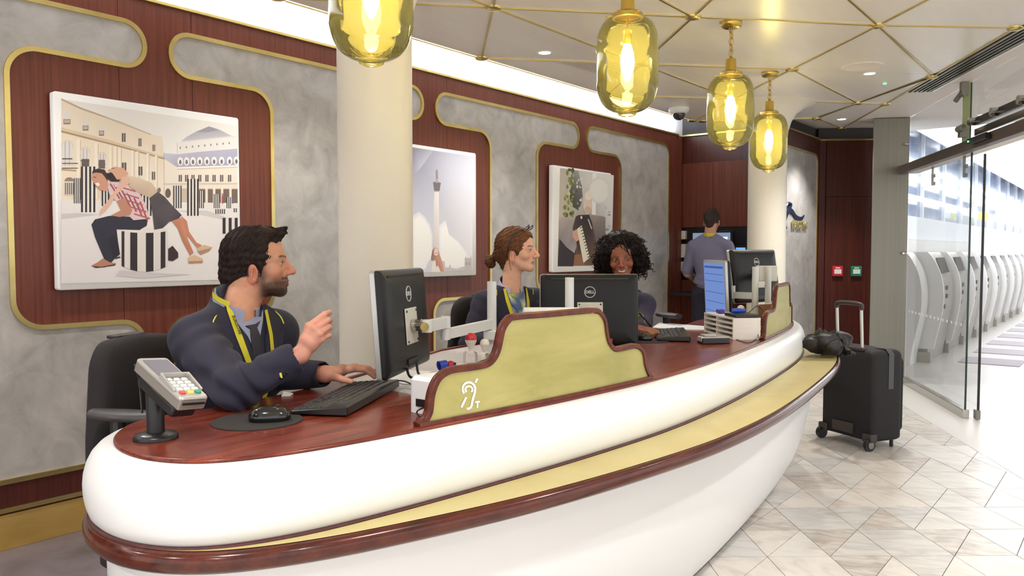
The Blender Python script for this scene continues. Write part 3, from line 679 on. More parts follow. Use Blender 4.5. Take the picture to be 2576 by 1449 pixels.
for i in range(18): P3.ell(rnd.uniform(1440, 1466), rnd.uniform(450, 530), rnd.uniform(1.5, 4), rnd.uniform(2, 5), rnd.choice([(226, 230, 240), (90, 88, 84), (196, 200, 190)]), 7)
P3.poly([(1490, 430), (1500, 431), (1498, 545), (1488, 545)], (246, 245, 244))
for i in range(12): P3.ell(rnd.uniform(1505, 1538), rnd.uniform(515, 590), rnd.uniform(2, 5), rnd.uniform(2, 6), rnd.choice([(150, 150, 156), (206, 208, 214), (236, 236, 238), (190, 186, 190)]), 7)
P3.soft([(1507+22*math.cos(a), 479+27*math.sin(a)) for a in [i*0.5236 for i in range(12)]], (240, 239, 238), (224, 223, 222), 6, 0.3)
P3.ell(1477, 510, 11, 29, (232, 214, 200)); P3.ell(1480, 492, 9, 12, (242, 232, 222)); P3.ell(1478, 528, 8, 9, (214, 186, 168))
P3.poly([(1407, 549), (1440, 553), (1450, 590), (1449, 620), (1445, 637), (1425, 622), (1407, 600)], [(190, 180, 176), (176, 166, 164), (150, 140, 142), (170, 160, 164), (186, 178, 186), (160, 150, 156), (150, 140, 142)])
P3.poly([(1407, 601), (1425, 622), (1445, 638), (1450, 622), (1442, 670), (1403, 670)], (58, 50, 56))
P3.poly([(1440, 575), (1448, 545), (1455, 541), (1482, 540), (1492, 570), (1503, 607), (1490, 668), (1442, 669), (1452, 620)], [(90, 76, 74), (80, 66, 64), (64, 52, 52), (56, 46, 48), (60, 50, 54), (96, 74, 66), (110, 84, 72), (150, 112, 86), (80, 62, 56)])
P3.poly([(1484, 539), (1500, 541), (1523, 547), (1523, 599), (1500, 613), (1492, 575)], [(170, 158, 154), (176, 164, 160), (160, 150, 150), (120, 108, 110), (110, 96, 96), (140, 126, 124)])
for i in range(9): P3.line(1488+i*3.8, 543, 1494+i*3.2, 603-i*0.8, 0.9, (110, 98, 98))
P3.line(1479, 551, 1488, 576, 2.6, (214, 210, 210)); P3.ell(1462, 547, 2.5, 4, (236, 230, 228), 8)
P3.poly([(1440, 582), (1450, 577), (1458, 582), (1458, 602), (1449, 608), (1440, 596)], (222, 168, 150))
P3.poly([(1451, 576), (1463, 567), (1483, 648), (1467, 662)], (240, 233, 214))
for i in range(11): P3.line(1456+i*1.85+3, 574+i*7.4, 1461+i*1.85+3, 571+i*7.4, 2.2, (60, 50, 48))
P3.poly([(1442, 669), (1445, 640), (1460, 640), (1470, 668)], (150, 108, 80))
P3.build(pic3)
# =================================================================== GLASS WALL
M['glass'] = glass_mat('clear_glass', (0.993, 0.998, 0.995, 1), (0, 0, 0, 1), 0, 0.02, 0.22)
M['glass_edge'] = pbr('green_glass_edge', C(30, 52, 46), 0.15)
M['bronze'] = pbr('bronze_header', C(92, 80, 76), 0.4, metal=0.4)
M['black'] = pbr('black_plastic', C(24, 23, 24), 0.35)
GA = Vector((3.868, 7.78, 0)); GB = Vector((3.53, 6.144, 0)); GD = (GB-GA).normalized(); GNV = Vector((-GD.y, GD.x, 0))
if GNV.x < 0: GNV = -GNV
GLN = (GB-GA).length
def G(a, h, z): return GA+GD*a+GNV*h+Z*z
screen = thing('glass_screen', 'frameless clear glass wall with steel base rail beside the steel pier', 'glass wall', G(0.8, 0, 0))
def pane(a0, a1, h, z0, z1, edge=True, par=screen):
    mb = MB(); mb.box(G((a0+a1)/2, h, (z0+z1)/2), (a1-a0, 0.010, z1-z0), (GD, GNV, Z)); p = mb.build('glass_pane', M['glass'], par, smooth=False)
    if edge:
        mb = MB(); mb.box(G(a1+0.001, h, (z0+z1)/2), (0.003, 0.014, z1-z0), (GD, GNV, Z)); mb.build('pane_edge', M['glass_edge'], p, smooth=False)
pane(0.0, GLN, 0.0, 0.03, 2.06); pane(0.0, 1.62, 0.0, 2.07, 2.6); pane(1.63, 5.0, 0.0, 2.07, 2.6, False)
mb = MB(); mb.box(G(GLN/2, 0.0, 0.035), (GLN+0.03, 0.05, 0.07), (GD, GNV, Z)); bevel(mb.build('base_rail', M['chrome'], screen), 0.004)
for z in (1.28, 2.34):
    mb = MB(); mb.tube([G(0.0, -0.012, z), G(0.0, -0.05, z)], 0.014, 14); mb.tube([G(-0.06, -0.045, z), G(0.03, -0.045, z)], 0.011, 12); mb.ball(G(-0.06, -0.045, z), 0.018); mb.build('glass_clamp', M['chrome'], screen, angle=50)
fin = G(1.62, 0, 0)
mb = MB(); mb.box(G(1.62, -0.03, 2.33), (0.012, 0.05, 0.54), (GD, GNV, Z)); mb.build('glass_fin', pbr('green_tinted_fin', C(150, 160, 110), 0.2), screen)
mb = MB(); mb.box(G(1.62, -0.05, 2.55), (0.05, 0.05, 0.10), (GD, GNV, Z)); mb.tube([G(1.55, -0.07, 2.50), G(1.70, -0.07, 2.50)], 0.016, 12); mb.tube([G(1.56, -0.09, 2.47), G(1.62, -0.06, 2.53)], 0.02, 12); mb.build('spider_clamp', M['steel'], screen, angle=50)
mb = MB(); mb.box(G(1.62, -0.05, 2.21), (0.05, 0.06, 0.06), (GD, GNV, Z)); mb.tube([G(1.64, -0.09, 2.24), G(1.74, -0.09, 2.24)], 0.026, 14); mb.build('spider_clamp', M['steel'], screen, angle=50)
for k in range(14):
    mb = MB(); mb.lathe([(0.0005, 0), (0.013, 0)], G(0.12+k*0.11, -0.0062, 0.72), 14, (GD, Z, -GNV)); mb.build('frosted_dot', M['hall_dot'] if 'hall_dot' in M else M.setdefault('hall_dot', pbr('frosted_dot', C(236, 238, 238), 0.8)), screen)
# sliding door with header
door = thing('sliding_door', 'sliding glass entrance door leaf hung from a bronze header rail', 'door', G(1.0, 0.06, 0))
mb = MB(); mb.box(G(0.86, 0.075, 1.04), (1.72, 0.010, 2.0), (GD, GNV, Z)); p = mb.build('glass_pane', M['glass'], door, smooth=False)
mb = MB(); mb.box(G(1.722, 0.075, 1.04), (0.004, 0.018, 2.0), (GD, GNV, Z)); mb.build('pane_edge', M['black'], p, smooth=False)
mb = MB(); mb.box(G(1.70, 0.075, 0.04), (0.06, 0.03, 0.07), (GD, GNV, Z)); mb.build('floor_guide', M['steel'], door)
mb = MB(); mb.box(G(2.2, -0.06, 2.09), (4.6, 0.07, 0.08), (GD, GNV, Z)); bevel(mb.build('header_beam', M['bronze'], door), 0.004)
mb = MB(); mb.box(G(2.2, 0.02, 2.075), (4.5, 0.13, 0.035), (GD, GNV, Z)); mb.build('header_tray', M['ceil2'], door)
mb = MB(); mb.box(G(3.6, -0.02, 2.27), (3.6, 0.03, 0.055), (GD, GNV, Z)); mb.build('upper_bar', M['black'], door)
mb = MB(); mb.box(G(3.6, -0.02, 2.19), (3.6, 0.02, 0.05), (GD, GNV, Z)); mb.build('track_rail', M['chrome'], door)
for a in (1.82, 2.25, 2.7): mb = MB(); mb.tube([G(a, -0.03, 2.27), G(a, -0.08, 2.27)], 0.03, 14); mb.build('rail_fixing', M['chrome'], door)
mb = MB(); mb.box(G(2.15, -0.12, 2.10), (0.36, 0.03, 0.04), (GD, GNV, Z)); sn = mb.build('motion_sensor', M['black'], door)
mb = MB(); mb.box(G(2.0, -0.137, 2.10), (0.012, 0.004, 0.012), (GD, GNV, Z)); mb.build('indicator', emit('sensor_led', (0.1, 1, 0.5, 1), 3), sn)
for a in (0.65, 1.45):
    mb = MB(); mb.box(G(a, 0.02, 1.99), (0.02, 0.015, 0.2), (GD, GNV, Z)); mb.box(G(a+0.03, 0.02, 1.97), (0.06, 0.015, 0.03), (GD, GNV, Z)); mb.box(G(a+0.03, 0.02, 1.90), (0.06, 0.015, 0.03), (GD, GNV, Z)); mb.build('door_hanger', M['steel'], door)
# =================================================================== STATION CONCOURSE BEHIND THE GLASS
K0 = Vector((4.876, 9.22, 0))
def K(a, h, z): return K0+U*a+N*h+Z*z
M['kiosk_white'] = pbr('kiosk_white', C(240, 240, 240), 0.3)
M['kiosk_grey'] = pbr('kiosk_steel', C(184, 180, 172), 0.4, metal=0.5)
M['kiosk_screen'] = pbr('kiosk_screen', C(70, 68, 68), 0.15)
prof = [(-0.02, 0.0), (-0.015, 0.1), (0.02, 0.3), (0.06, 0.5), (0.085, 0.68), (0.083, 0.85), (0.06, 1.0), (0.02, 1.12), (-0.045, 1.24), (-0.09, 1.29)]
PR = smooth_path([V(p[0], p[1], 0) for p in prof], 3)
kbase = thing('ticket_kiosk', 'x', 'kiosk', K(0, 0, 0), 0, 'ticket kiosks along the concourse')
def kiosk_parts(t):
    mb = MB(); fr = [K(0, p.x+0.035, p.y) for p in PR if p.y > 0.12]; bk = [K(0, p.x-0.20, p.y) for p in PR if p.y > 0.12]
    loop = fr+bk[::-1]; mb.prism(loop, [q+U*0.05 for q in loop]); mb.build('side_fin', M['kiosk_white'], t, angle=40)
    mb = MB(); fr = [K(0.05, p.x-0.03, p.y) for p in PR]; bk = [K(0.05, -0.26, p.y) for p in PR]; loop = fr+bk[::-1]
    mb.prism(loop, [q+U*1.03 for q in loop]); mb.build('body', M['kiosk_grey'], t, angle=40)
    mb = MB(); mb.box(K(0.02, -0.1, 0.06), (0.05, 0.2, 0.12), (U, N, Z)); mb.build('plinth', M['kiosk_grey'], t)
    ra = (K(0, -0.02, 1.20)-K(0, 0.035, 1.04)).normalized(); nn = U.cross(ra).normalized()
    if nn.dot(N) < 0: nn = -nn
    mb = MB(); mb.box(K(0.52, 0.012, 1.13)+nn*0.006, (0.5, 0.19, 0.012), (U, ra, nn)); mb.build('screen', M['kiosk_screen'], t)
    mb = MB(); mb.box(K(0.52, 0.056, 0.78), (0.7, 0.01, 0.30), (U, N, Z)); fp = mb.build('fascia', M['kiosk_grey'], t)
    for a, z in ((0.3, 0.86), (0.3, 0.76), (0.55, 0.86), (0.55, 0.76), (0.42, 0.64)):
        mb = MB(); mb.box(K(a, 0.064, z), (0.09, 0.012, 0.05), (U, N, Z)); mb.build('slot', M['black'], fp)
kiosk_parts(kbase)
labels = ['nearest ticket kiosk with white curved fin, seen through the fixed glass pane', 'second ticket kiosk, its fin just left of the glass pane edge', 'ticket kiosk hidden mostly behind the dark edges of the glass pane', 'wide white curved end of the second kiosk bank right of the glass edge', 'ticket kiosk first after the gap right of the glass edge', 'ticket kiosk second after the gap right of the glass edge', 'ticket kiosk third after the gap right of the glass edge', 'ticket kiosk fourth after the gap right of the glass edge', 'ticket kiosk next to the right border of the photo']
kpos = [0, 1.15, 2.3, 3.45, 4.57, 5.70, 6.82, 7.95, 9.05]
kbase['label'] = labels[0]
for i, a in enumerate(kpos):
    if i == 0: t = kbase
    else: t = copy_tree(kbase); t.location = K(a, 0, 0); t['label'] = labels[i]
    mb = MB(); mb.box(K(a+0.55, 0.55, 0.004), (0.62, 0.62, 0.007), (U, N, Z)); m_ = mb.build('floor_mat', M.get('mat_grey') or M.setdefault('mat_grey', pbr('grey_floor_mat', C(178, 170, 176), 0.8)))
    tag(m_, 'grey mat on the floor before '+['the nearest ticket kiosk', 'the second ticket kiosk', 'the kiosk behind the glass edge', 'the second bank\'s wide end fin', 'the first kiosk after the gap', 'the second kiosk after the gap', 'the third kiosk after the gap', 'the fourth kiosk after the gap', 'the kiosk at the right border'][i], 'mat', 'mats before the kiosks')
mb = MB(); fr = [K(-0.03, p.x-0.12, p.y) for p in PR]; bk = [K(-0.03, -0.9, p.y) for p in PR]; loop = fr+bk[::-1]; mb.prism(loop, [q-U*0.35 for q in loop]); ep = mb.build('kiosk_end_panel', M['kiosk_white']); tag(ep, 'plain white curved end panel with a socket before the nearest kiosk', 'panel')
mb = MB(); mb.box(K(-0.39, -0.34, 0.72), (0.01, 0.09, 0.07), (U, N, Z)); mb.build('socket_plate', M['steel'], ep)
hallw = MB(); hallw.box(K(8.6, -0.35, 0.72), (18, 0.1, 1.44), (U, N, Z)); wall_hall = struct(hallw.build('wall_concourse', M['kiosk_white']))
M['hall_glass'] = pbr('hall_blue_glazing', C(92, 108, 142), 0.12, var=(C(150, 164, 190), (0.8, 0.8, 1.5), 4, 0.35, 0.65))
M['hall_white'] = pbr('hall_white_panel', C(226, 230, 236), 0.5)
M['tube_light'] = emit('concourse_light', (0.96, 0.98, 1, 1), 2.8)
mb = MB(); mb.box(K(11.6, -0.45, 1.60), (24, 0.06, 0.30), (U, N, Z)); mb.build('fascia_band', M['hall_white'], wall_hall)
for i in range(14):
    mb = MB(); mb.box(K(0.45+i*1.7, -0.75, 2.5), (1.66, 0.05, 1.5), (U, N, Z)); mb.build('glazing_pane', M['hall_glass'], wall_hall)
    mb = MB(); mb.box(K(1.3+i*1.7, -0.72, 2.5), (0.06, 0.08, 1.5), (U, N, Z)); mb.build('mullion', M['hall_white'], wall_hall)
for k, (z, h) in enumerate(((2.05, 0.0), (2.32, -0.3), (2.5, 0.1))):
    mb = MB(); mb.box(K(11.6, -0.62+0*h, z), (24, 0.08, 0.05), (U, N, Z)); mb.build('glazing_reflection', M['tube_light'], wall_hall)  # glowing bars that imitate ceiling lights reflected in the glazing
mb = MB(); mb.box(K(12.6, 0.2, 3.0), (26, 1.3, 0.25), (U, N, Z)); mb.build('soffit', M['hall_white'], wall_hall)
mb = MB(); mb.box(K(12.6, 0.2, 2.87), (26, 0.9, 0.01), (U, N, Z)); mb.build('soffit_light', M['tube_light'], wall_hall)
mb = MB(); mb.add([(3.0, 5.0, 3.35), (30, 4, 3.35), (40, 40, 3.35), (6, 40, 3.35)], [(0, 3, 2, 1)]); struct(mb.build('ceiling_concourse', M['hall_white']))
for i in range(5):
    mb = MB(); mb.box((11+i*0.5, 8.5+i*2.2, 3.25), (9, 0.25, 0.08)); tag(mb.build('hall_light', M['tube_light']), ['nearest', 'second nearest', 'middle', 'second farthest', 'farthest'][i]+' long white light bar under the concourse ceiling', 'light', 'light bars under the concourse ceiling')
def hall_sign(a, z, w, h, col, label, st=1.5):
    mb = MB(); mb.box(K(a, -0.5, z), (w, 0.05, h), (U, N, Z)); tag(mb.build('hall_sign', emit('lit_sign', col, st)), label, 'sign')
hall_sign(7.6, 1.98, 0.9, 0.14, (0.75, 0.85, 0.15, 1), 'small lit yellow-green sign above the far kiosks')
hall_sign(6.4, 2.0, 0.7, 0.16, (0.9, 0.95, 1, 1), 'small lit white sign beside the yellow-green sign')
mb = MB(); mb.box(K(1.0, -0.69, 2.05), (0.12, 0.04, 1.1), (U, N, Z)); tag(mb.build('hall_banner', pbr('blue_banner', C(150, 172, 214), 0.5)), 'pale blue banner on the concourse wall next to the steel pier', 'banner')
# =================================================================== DOOR WALL FITTINGS, LOGO
for a, col, lab, fr in ((on_plane(2105, 682, D(0, 0.02, 0), DN), C(200, 40, 52), 'red fire alarm call point on the mahogany door panel', 'red'), (on_plane(2152, 682, D(0, 0.02, 0), DN), C(30, 130, 96), 'green emergency door release point on the mahogany door panel', 'green')):
    t = thing('call_point', lab, 'alarm', a)
    mb = MB(); mb.box(a+DN*0.018, (0.112, 0.036, 0.112), (DU, DN, Z)); bevel(mb.build('housing', pbr(fr+'_plastic', col, 0.35), t), 0.006, 3)
    mb = MB(); mb.box(a+DN*0.038-Z*0.004, (0.075, 0.004, 0.05), (DU, DN, Z)); mb.build('glass_label', M['white'], t)
    mb = MB(); mb.box(a+DN*0.038+Z*0.036, (0.05, 0.003, 0.012), (DU, DN, Z)); mb.build('legend', M['white'], t)
logo = thing('wall_logo_sign', 'navy ribbon emblem with raised brass lettering on the grey plaster wall', 'sign', W(6.9, 1.09, 1.5))
M['navy_metal'] = pbr('navy_enamel', C(52, 60, 88), 0.25, metal=0.5)
M['letter'] = pbr('brass_letter', C(206, 196, 140), 0.35, metal=0.7)
def lw(x, y): return on_plane(x, y, W(0, 1.10, 0), N)
rib = [lw(x, y) for x, y in ((1950, 560), (1965, 545), (1975, 536), (1985, 528), (1995, 534), (2002, 545), (2010, 550), (2018, 549), (2024, 542))]
RB = smooth_path(rib, 5); mb = MB(); wv = [0.006+0.022*math.sin(math.pi*i/(len(RB)-1))**0.8 for i in range(len(RB))]
mb.loft([[p-Z*w for p, w in zip(RB, wv)], [p+Z*w for p, w in zip(RB, wv)], [p+Z*w-N*0.01 for p, w in zip(RB, wv)], [p-Z*w-N*0.01 for p, w in zip(RB, wv)]], closed=False); mb.build('ribbon', M['navy_metal'], logo)
rib = [lw(x, y) for x, y in ((1978, 575), (1974, 560), (1978, 540), (1986, 522), (1988, 514), (1982, 512), (1977, 520))]
RB = smooth_path(rib, 5); mb = MB(); mb.tube(RB, [0.008+0.014*math.sin(math.pi*i/(len(RB)-1)) for i in range(len(RB))], 8); mb.build('ribbon', M['navy_metal'], logo)
text_obj('lettering', 'EUROSTAR', 0.105, M['letter'], lw(2011, 566)+N*0.004, U, Z, logo, 0.006, True, 0.9)
# =================================================================== RECESS WITH STAFF STATION
EP = W(6.598, 0, 0); EU = N; EN_ = -U         # end wall: runs along N, faces -U
def E_(a, h, z): return EP+N*a-U*h+Z*z
def epanel(a0, a1, z0, z1, mat=M['wood'], par=None, nm='wood_panel', th=0.03):
    mb = MB(); mb.box(E_((a0+a1)/2, th/2, (z0+z1)/2), (th, a1-a0-0.004, z1-z0-0.004), (U, N, Z)); return mb.build(nm, mat, par or wall_end)
ep_ = lambda x, y: (lambda p: ((p-EP).dot(N), p.z))(on_plane(x, y, EP, U))
z1_ = ep_(1760, 410)[1]; zs1 = ep_(1760, 572)[1]; zs0 = ep_(1760, 705)[1]; zr = 2.52
asp = ep_(1796, 500)[0]; al = ep_(1717, 500)[0]
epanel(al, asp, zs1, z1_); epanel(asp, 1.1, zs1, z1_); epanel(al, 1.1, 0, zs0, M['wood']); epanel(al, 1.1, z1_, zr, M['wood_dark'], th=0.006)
epanel(al-0.1, al, 0, zr, M['wood'], th=0.05)
epanel(al, 1.1, zs0, zs1, M['black'], nm='niche_back', th=0.004)
mb = MB(); mb.box(E_(0.55, 0.02, 2.53), (0.04, 1.1, 0.016), (U, N, Z)); mb.build('brass_cornice', M['brass'], wall_end)
M['screen_blue'] = emit('lit_blue_screen', C(96, 140, 210), 0.9); M['screen_dim'] = emit('lit_grey_screen', C(120, 134, 160), 0.6)
M['ivory'] = pbr('ivory_plastic', C(226, 220, 210), 0.4)
def e_screen(x0, y0, x1, y1, lab, mat):
    a0, za = ep_(x0, y0); a1, zb = ep_(x1, y1)
    t = thing('wall_monitor', lab, 'monitor', E_((a0+a1)/2, 0.02, zb))
    mb = MB(); mb.box(E_((a0+a1)/2, 0.03, (za+zb)/2), (0.04, a1-a0, za-zb), (U, N, Z)); bevel(mb.build('casing', M['black'], t), 0.004)
    mb = MB(); mb.box(E_((a0+a1)/2, 0.052, (za+zb)/2), (0.003, a1-a0-0.04, za-zb-0.04), (U, N, Z)); sc = mb.build('display', mat, t)
    mb = MB(); mb.box(E_(a1-0.10, 0.054, za-0.09), (0.002, 0.10, 0.05), (U, N, Z)); mb.build('window', emit('white_window', (1, 1, 1, 1), 1.2), sc)
e_screen(1744, 582, 1846, 660, 'lit monitor in the recess behind the standing man', M['screen_dim'])
e_screen(1852, 618, 1884, 668, 'small blue monitor in the recess right of the standing man', M['screen_blue'])
for k, (y0, y1) in enumerate(((581, 602), (614, 648), (658, 682))):
    a0, za = ep_(1717, y0); a1, zb = ep_(1729, y1); mb = MB(); mb.box(E_((a0+a1)/2, 0.03, (za+zb)/2), (0.05, a1-a0, za-zb), (U, N, Z))
    tag(bevel(mb.build('binder', M['ivory']), 0.003), ['upper', 'middle', 'lower'][k]+' white binder at the left of the recess behind the standing man', 'binder')
mb = MB(); mb.box(E_(0.55, 0.22, 0.86), (0.40, 1.0, 0.03), (U, N, Z)); tag(mb.build('recess_shelf', M['black']), 'black shelf desk in the recess in front of the standing man', 'shelf')
# =================================================================== PRIVACY SCREENS ON THE COUNTER
M['screen_brass'] = pbr('brushed_olive_brass', C(186, 177, 112), 0.4, var=(C(148, 141, 76), (2.0, 7.0, 7.0), 7, 0.34, 0.8, GR, 0.8), metal=0.3)
M['trim_wood'] = pbr('mahogany_trim', C(70, 28, 19), 0.34, var=(C(104, 48, 32), (30, 30, 30), 4, 0.3, 0.7), spec=0.3)
CURV = [W(e.x-n.x*0.016, e.y-n.y*0.016, 0) for e, n in zip(edge, EN)]
CARC = [0.0]
for a, b in zip(CURV[:-1], CURV[1:]): CARC.append(CARC[-1]+(b-a).length)
def on_curve(x, y, lo=40, hi=130):
    d = ray(x, y)
    for i in range(lo, hi):
        a, b = CURV[i], CURV[i+1]
        ca = d.x*a.y-d.y*a.x; cb = d.x*b.y-d.y*b.x
        if ca*cb <= 0 and abs(ca-cb) > 1e-9:
            t = ca/(ca-cb); p = a+(b-a)*t; k = p.y/d.y
            return CARC[i]+t*(b-a).length, CAMH+d.z*k
    return None
def curve_pt(arc, off=0.0, z=0.0):
    i = 0
    while i < len(CARC)-2 and CARC[i+1] < arc: i += 1
    t = (arc-CARC[i])/(CARC[i+1]-CARC[i]); p = CURV[i]+(CURV[i+1]-CURV[i])*t
    n = EN[i]*(1-t)+EN[i+1]*t; n = n.normalized(); return p+(U*n.x+N*n.y)*off+Z*z
sil = [(1047, 1073), (1064, 1058), (1073, 1043), (1077, 1030), (1080, 1001), (1086, 977), (1098, 952), (1117, 936), (1141, 928), (1194, 921), (1223, 914), (1240, 897), (1249, 875), (1254, 851), (1260, 827), (1273, 806), (1292, 796), (1377, 789), (1488, 780), (1507, 787), (1518, 806), (1521, 827), (1526, 854), (1536, 871), (1550, 877), (1591, 869), (1606, 874), (1615, 888), (1619, 916), (1627, 938), (1634, 950)]
prof_s = [on_curve(x, y) for x, y in sil]
for k in range(1, len(prof_s)):                       # arc length must grow
    if prof_s[k][0] <= prof_s[k-1][0]: prof_s[k] = (prof_s[k-1][0]+0.002, prof_s[k][1])
def privacy(label, pr, ear=False):
    t = thing('privacy_screen', label, 'screen', curve_pt(pr[0][0], 0, TOP), group='brass privacy screens on the counter')
    P = smooth_path([V(a, max(z, TOP+0.004), 0) for a, z in pr], 4)
    def zat(a):
        for p, q in zip(P[:-1], P[1:]):
            if p.x <= a <= q.x: return p.y+(q.y-p.y)*(a-p.x)/max(1e-6, q.x-p.x)
        return P[-1].y
    A_ = [p.x for p in P]; n = len(A_)
    mb = MB(); rings = [[curve_pt(a, 0.006, TOP) for a in A_], [curve_pt(a, 0.006, max(TOP, p.y-0.01)) for a, p in zip(A_, P)], [curve_pt(a, -0.006, max(TOP, p.y-0.01)) for a, p in zip(A_, P)], [curve_pt(a, -0.006, TOP) for a in A_]]
    mb.loft(rings, closed=False); mb.build('brass_panel', M['screen_brass'], t, angle=30)
    mb = MB(); rr = []
    PP = [curve_pt(p.x, 0, p.y) for p in P]
    for i in range(n):
        tn = (PP[min(i+1, n-1)]-PP[max(i-1, 0)]).normalized(); b = (curve_pt(P[i].x, 1)-curve_pt(P[i].x, 0)).normalized(); up = b.cross(tn).normalized()
        if up.z < 0 and abs(up.z) > 0.05: up = -up
        if i and up.dot(lastu) < 0: up = -up
        lastu = up; w, h = 0.012, 0.008
        rr.append([PP[i]+b*w*cx+up*h*cy for cx, cy in ((-1, -1), (-0.95, 0.5), (-0.5, 0.95), (0.5, 0.95), (0.95, 0.5), (1, -1))])
    mb.loft(rr, True, (1, 1)); mb.build('wood_edge', M['trim_wood'], t, angle=50)
    mb = MB(); mb.loft([[curve_pt(a, o_, z) for a in A_] for o_, z in ((-0.01, TOP), (-0.01, TOP+0.008), (0.013, TOP+0.009), (0.016, TOP+0.004), (0.016, TOP))], closed=False); mb.build('base_rail', M['trim_wood'], t)
    if ear:
        m_ = pbr('white_vinyl', C(244, 244, 238), 0.5)
        def q(cx, cy):
            r = on_curve(1040+cx/4.155, 760+cy/4.155); return curve_pt(r[0], 0.0075, r[1])
        def ribbon(nm, pts, w):
            L_, R_ = [], []
            for i in range(len(pts)):
                a = Vector(pts[max(i-1, 0)]); b = Vector(pts[min(i+1, len(pts)-1)]); d = (b-a).normalized(); c = Vector(pts[i])
                L_.append(q(c.x-d.y*w/2, c.y+d.x*w/2)); R_.append(q(c.x+d.y*w/2, c.y-d.x*w/2))
            mb = MB(); mb.loft([L_, R_], closed=False); mb.build(nm, m_, t, smooth=False)
        arc = lambda cx, cy, rx, ry, a0, a1, n=20: [(cx+rx*math.cos(a0+(a1-a0)*i/n), cy+ry*math.sin(a0+(a1-a0)*i/n)) for i in range(n+1)]
        ribbon('ear_mark', arc(560, 905, 65, 70, math.radians(138), math.radians(360))+[(622, 940), (608, 985), (596, 1030), (590, 1070), (578, 1098), (558, 1110), (538, 1108)], 22)
        ribbon('ear_mark', arc(560, 910, 37, 34, math.radians(130), math.radians(405)), 20)
        ribbon('ear_mark', [(482, 1096), (532, 990)], 21); ribbon('ear_mark', [(628, 838), (647, 796)], 20)
        ribbon('letter_t', [(624, 1042), (674, 1036)], 17); ribbon('letter_t', [(650, 1038), (648, 1100)], 17)
    return t
privacy('stepped olive brass privacy screen with white hearing-loop ear symbol, nearer of the two', prof_s, True)
b0 = on_curve(1916, 863)[0]; b1 = b0+1.06; L0 = prof_s[0][0]; L1 = prof_s[-1][0]
privacy('stepped brass privacy screen with mahogany edge near the far end of the counter', [(b0+(a-L0)/(L1-L0)*(b1-b0), z) for a, z in prof_s])
# =================================================================== MONITORS
M['mon_black'] = pbr('monitor_black', C(22, 22, 22), 0.4, bump=(400, 0.05), spec=0.35)
M['mon_silver'] = pbr('monitor_silver', C(190, 190, 188), 0.3, metal=0.6)
M['screen_lcd'] = emit('lcd_blue', C(112, 140, 200), 0.5); M['screen_line'] = emit('lcd_line', C(80, 100, 160), 0.4); M['screen_off'] = pbr('dark_lcd', C(18, 20, 24), 0.1)
M['arm'] = pbr('white_arm_metal', C(222, 224, 222), 0.35); M['pale'] = pbr('pale_plate', C(214, 212, 200), 0.4)
def monitor(label, c, wd, tilt, lit=False, w=0.445, h=0.33, logo=True, plate=True):
    """c: bottom centre of the panel; wd: width direction (from the viewer's left); back side is +b"""
    X = Vector((wd[0], wd[1], 0)).normalized(); b0_ = Vector((X.y, -X.x, 0)); rot = Matrix.Rotation(tilt, 3, X)
    Zt = (rot @ Z).normalized(); B = (rot @ b0_).normalized(); c = Vector(c)
    t = thing('computer_monitor', label, 'monitor', c, group='computer monitors on the counter')
    ax = (X, B, Zt); m0 = c+Zt*h/2
    def ring(o, d, r=0.012): return [m0+X*p[0]+Zt*p[1]+B*d for p in round_poly([(-w/2+o, -h/2+o), (w/2-o, -h/2+o), (w/2-o, h/2-o), (-w/2+o, h/2-o)], max(r-o*0.3, 0.004), 5)]
    mb = MB(); mb.loft([ring(0.003, -0.022), ring(0, -0.020), ring(0, -0.006), ring(0.003, -0.004)], True, (1, 0)); mb.build('bezel', M['mon_silver'], t, angle=40)
    mb = MB(); mb.loft([ring(0.002, -0.006), ring(0.002, 0.004), ring(0.008, 0.012), ring(0.03, 0.020), ring(0.07, 0.023)], True, (0, 1)); bk = mb.build('back_cover', M['mon_black'], t, angle=40)
    mb = MB(); mb.box(m0-B*0.0225, (w-0.03, 0.002, h-0.03), ax); ds = mb.build('display', M['screen_lcd'] if lit else M['screen_off'], t)
    mb = MB(); mb.box(m0+Zt*(h/2-0.022)+B*0.018, (w-0.10, 0.004, 0.006), ax); mb.build('vent_slot', M['black'], bk)
    if lit:
        for k, z in enumerate((0.125, 0.085, 0.045, -0.02, -0.075, -0.13)):
            mb = MB(); mb.box(m0-B*0.0238+Zt*z, (w-0.06, 0.0006, 0.003 if k else 0.012), ax); mb.build('text_row', M['screen_line'], ds)
    if logo:
        lm = pbr('badge_white', C(222, 222, 220), 0.4) if 'badge' not in M else M['badge']; M['badge'] = lm
        lc = m0+Zt*(h/2-0.082)+B*0.0235
        mb = MB(); mb.tube([lc+X*math.cos(a)*0.024+Zt*math.sin(a)*0.024 for a in [2*math.pi*i/28 for i in range(28)]], 0.0015, 6, closed=True); mb.build('badge_ring', lm, bk)
        text_obj('badge_text', 'DELL', 0.0185, lm, lc+B*0.0008, X if False else (-X if X.cross(Zt).dot(B) < 0 else X), Zt, bk, 0.0005, True)
    if plate:
        mb = MB(); mb.box(m0-Zt*0.02+B*0.026, (0.115, 0.004, 0.115), ax); pl = bevel(mb.build('vesa_plate', M['pale'], t), 0.002)
        for i in (-1, 1):
            for j in (-1, 1): mb = MB(); mb.ball(m0-Zt*0.02+B*0.0285+X*0.048*i+Zt*0.048*j, 0.004, n=8); mb.build('screw', M['black'], pl)
    mb = MB(); mb.box(m0-Zt*(h/2-0.03)+B*0.0235, (0.10, 0.003, 0.022), ax); mb.build('port_bay', M['black'], bk)
    return t, m0, X, B, Zt
m1, m1c, m1x, m1b, m1z = monitor('black-backed monitor on a white arm beside the seated man', (-0.338, 2.55, 0.915), (0.187, 0.982), math.radians(-4))
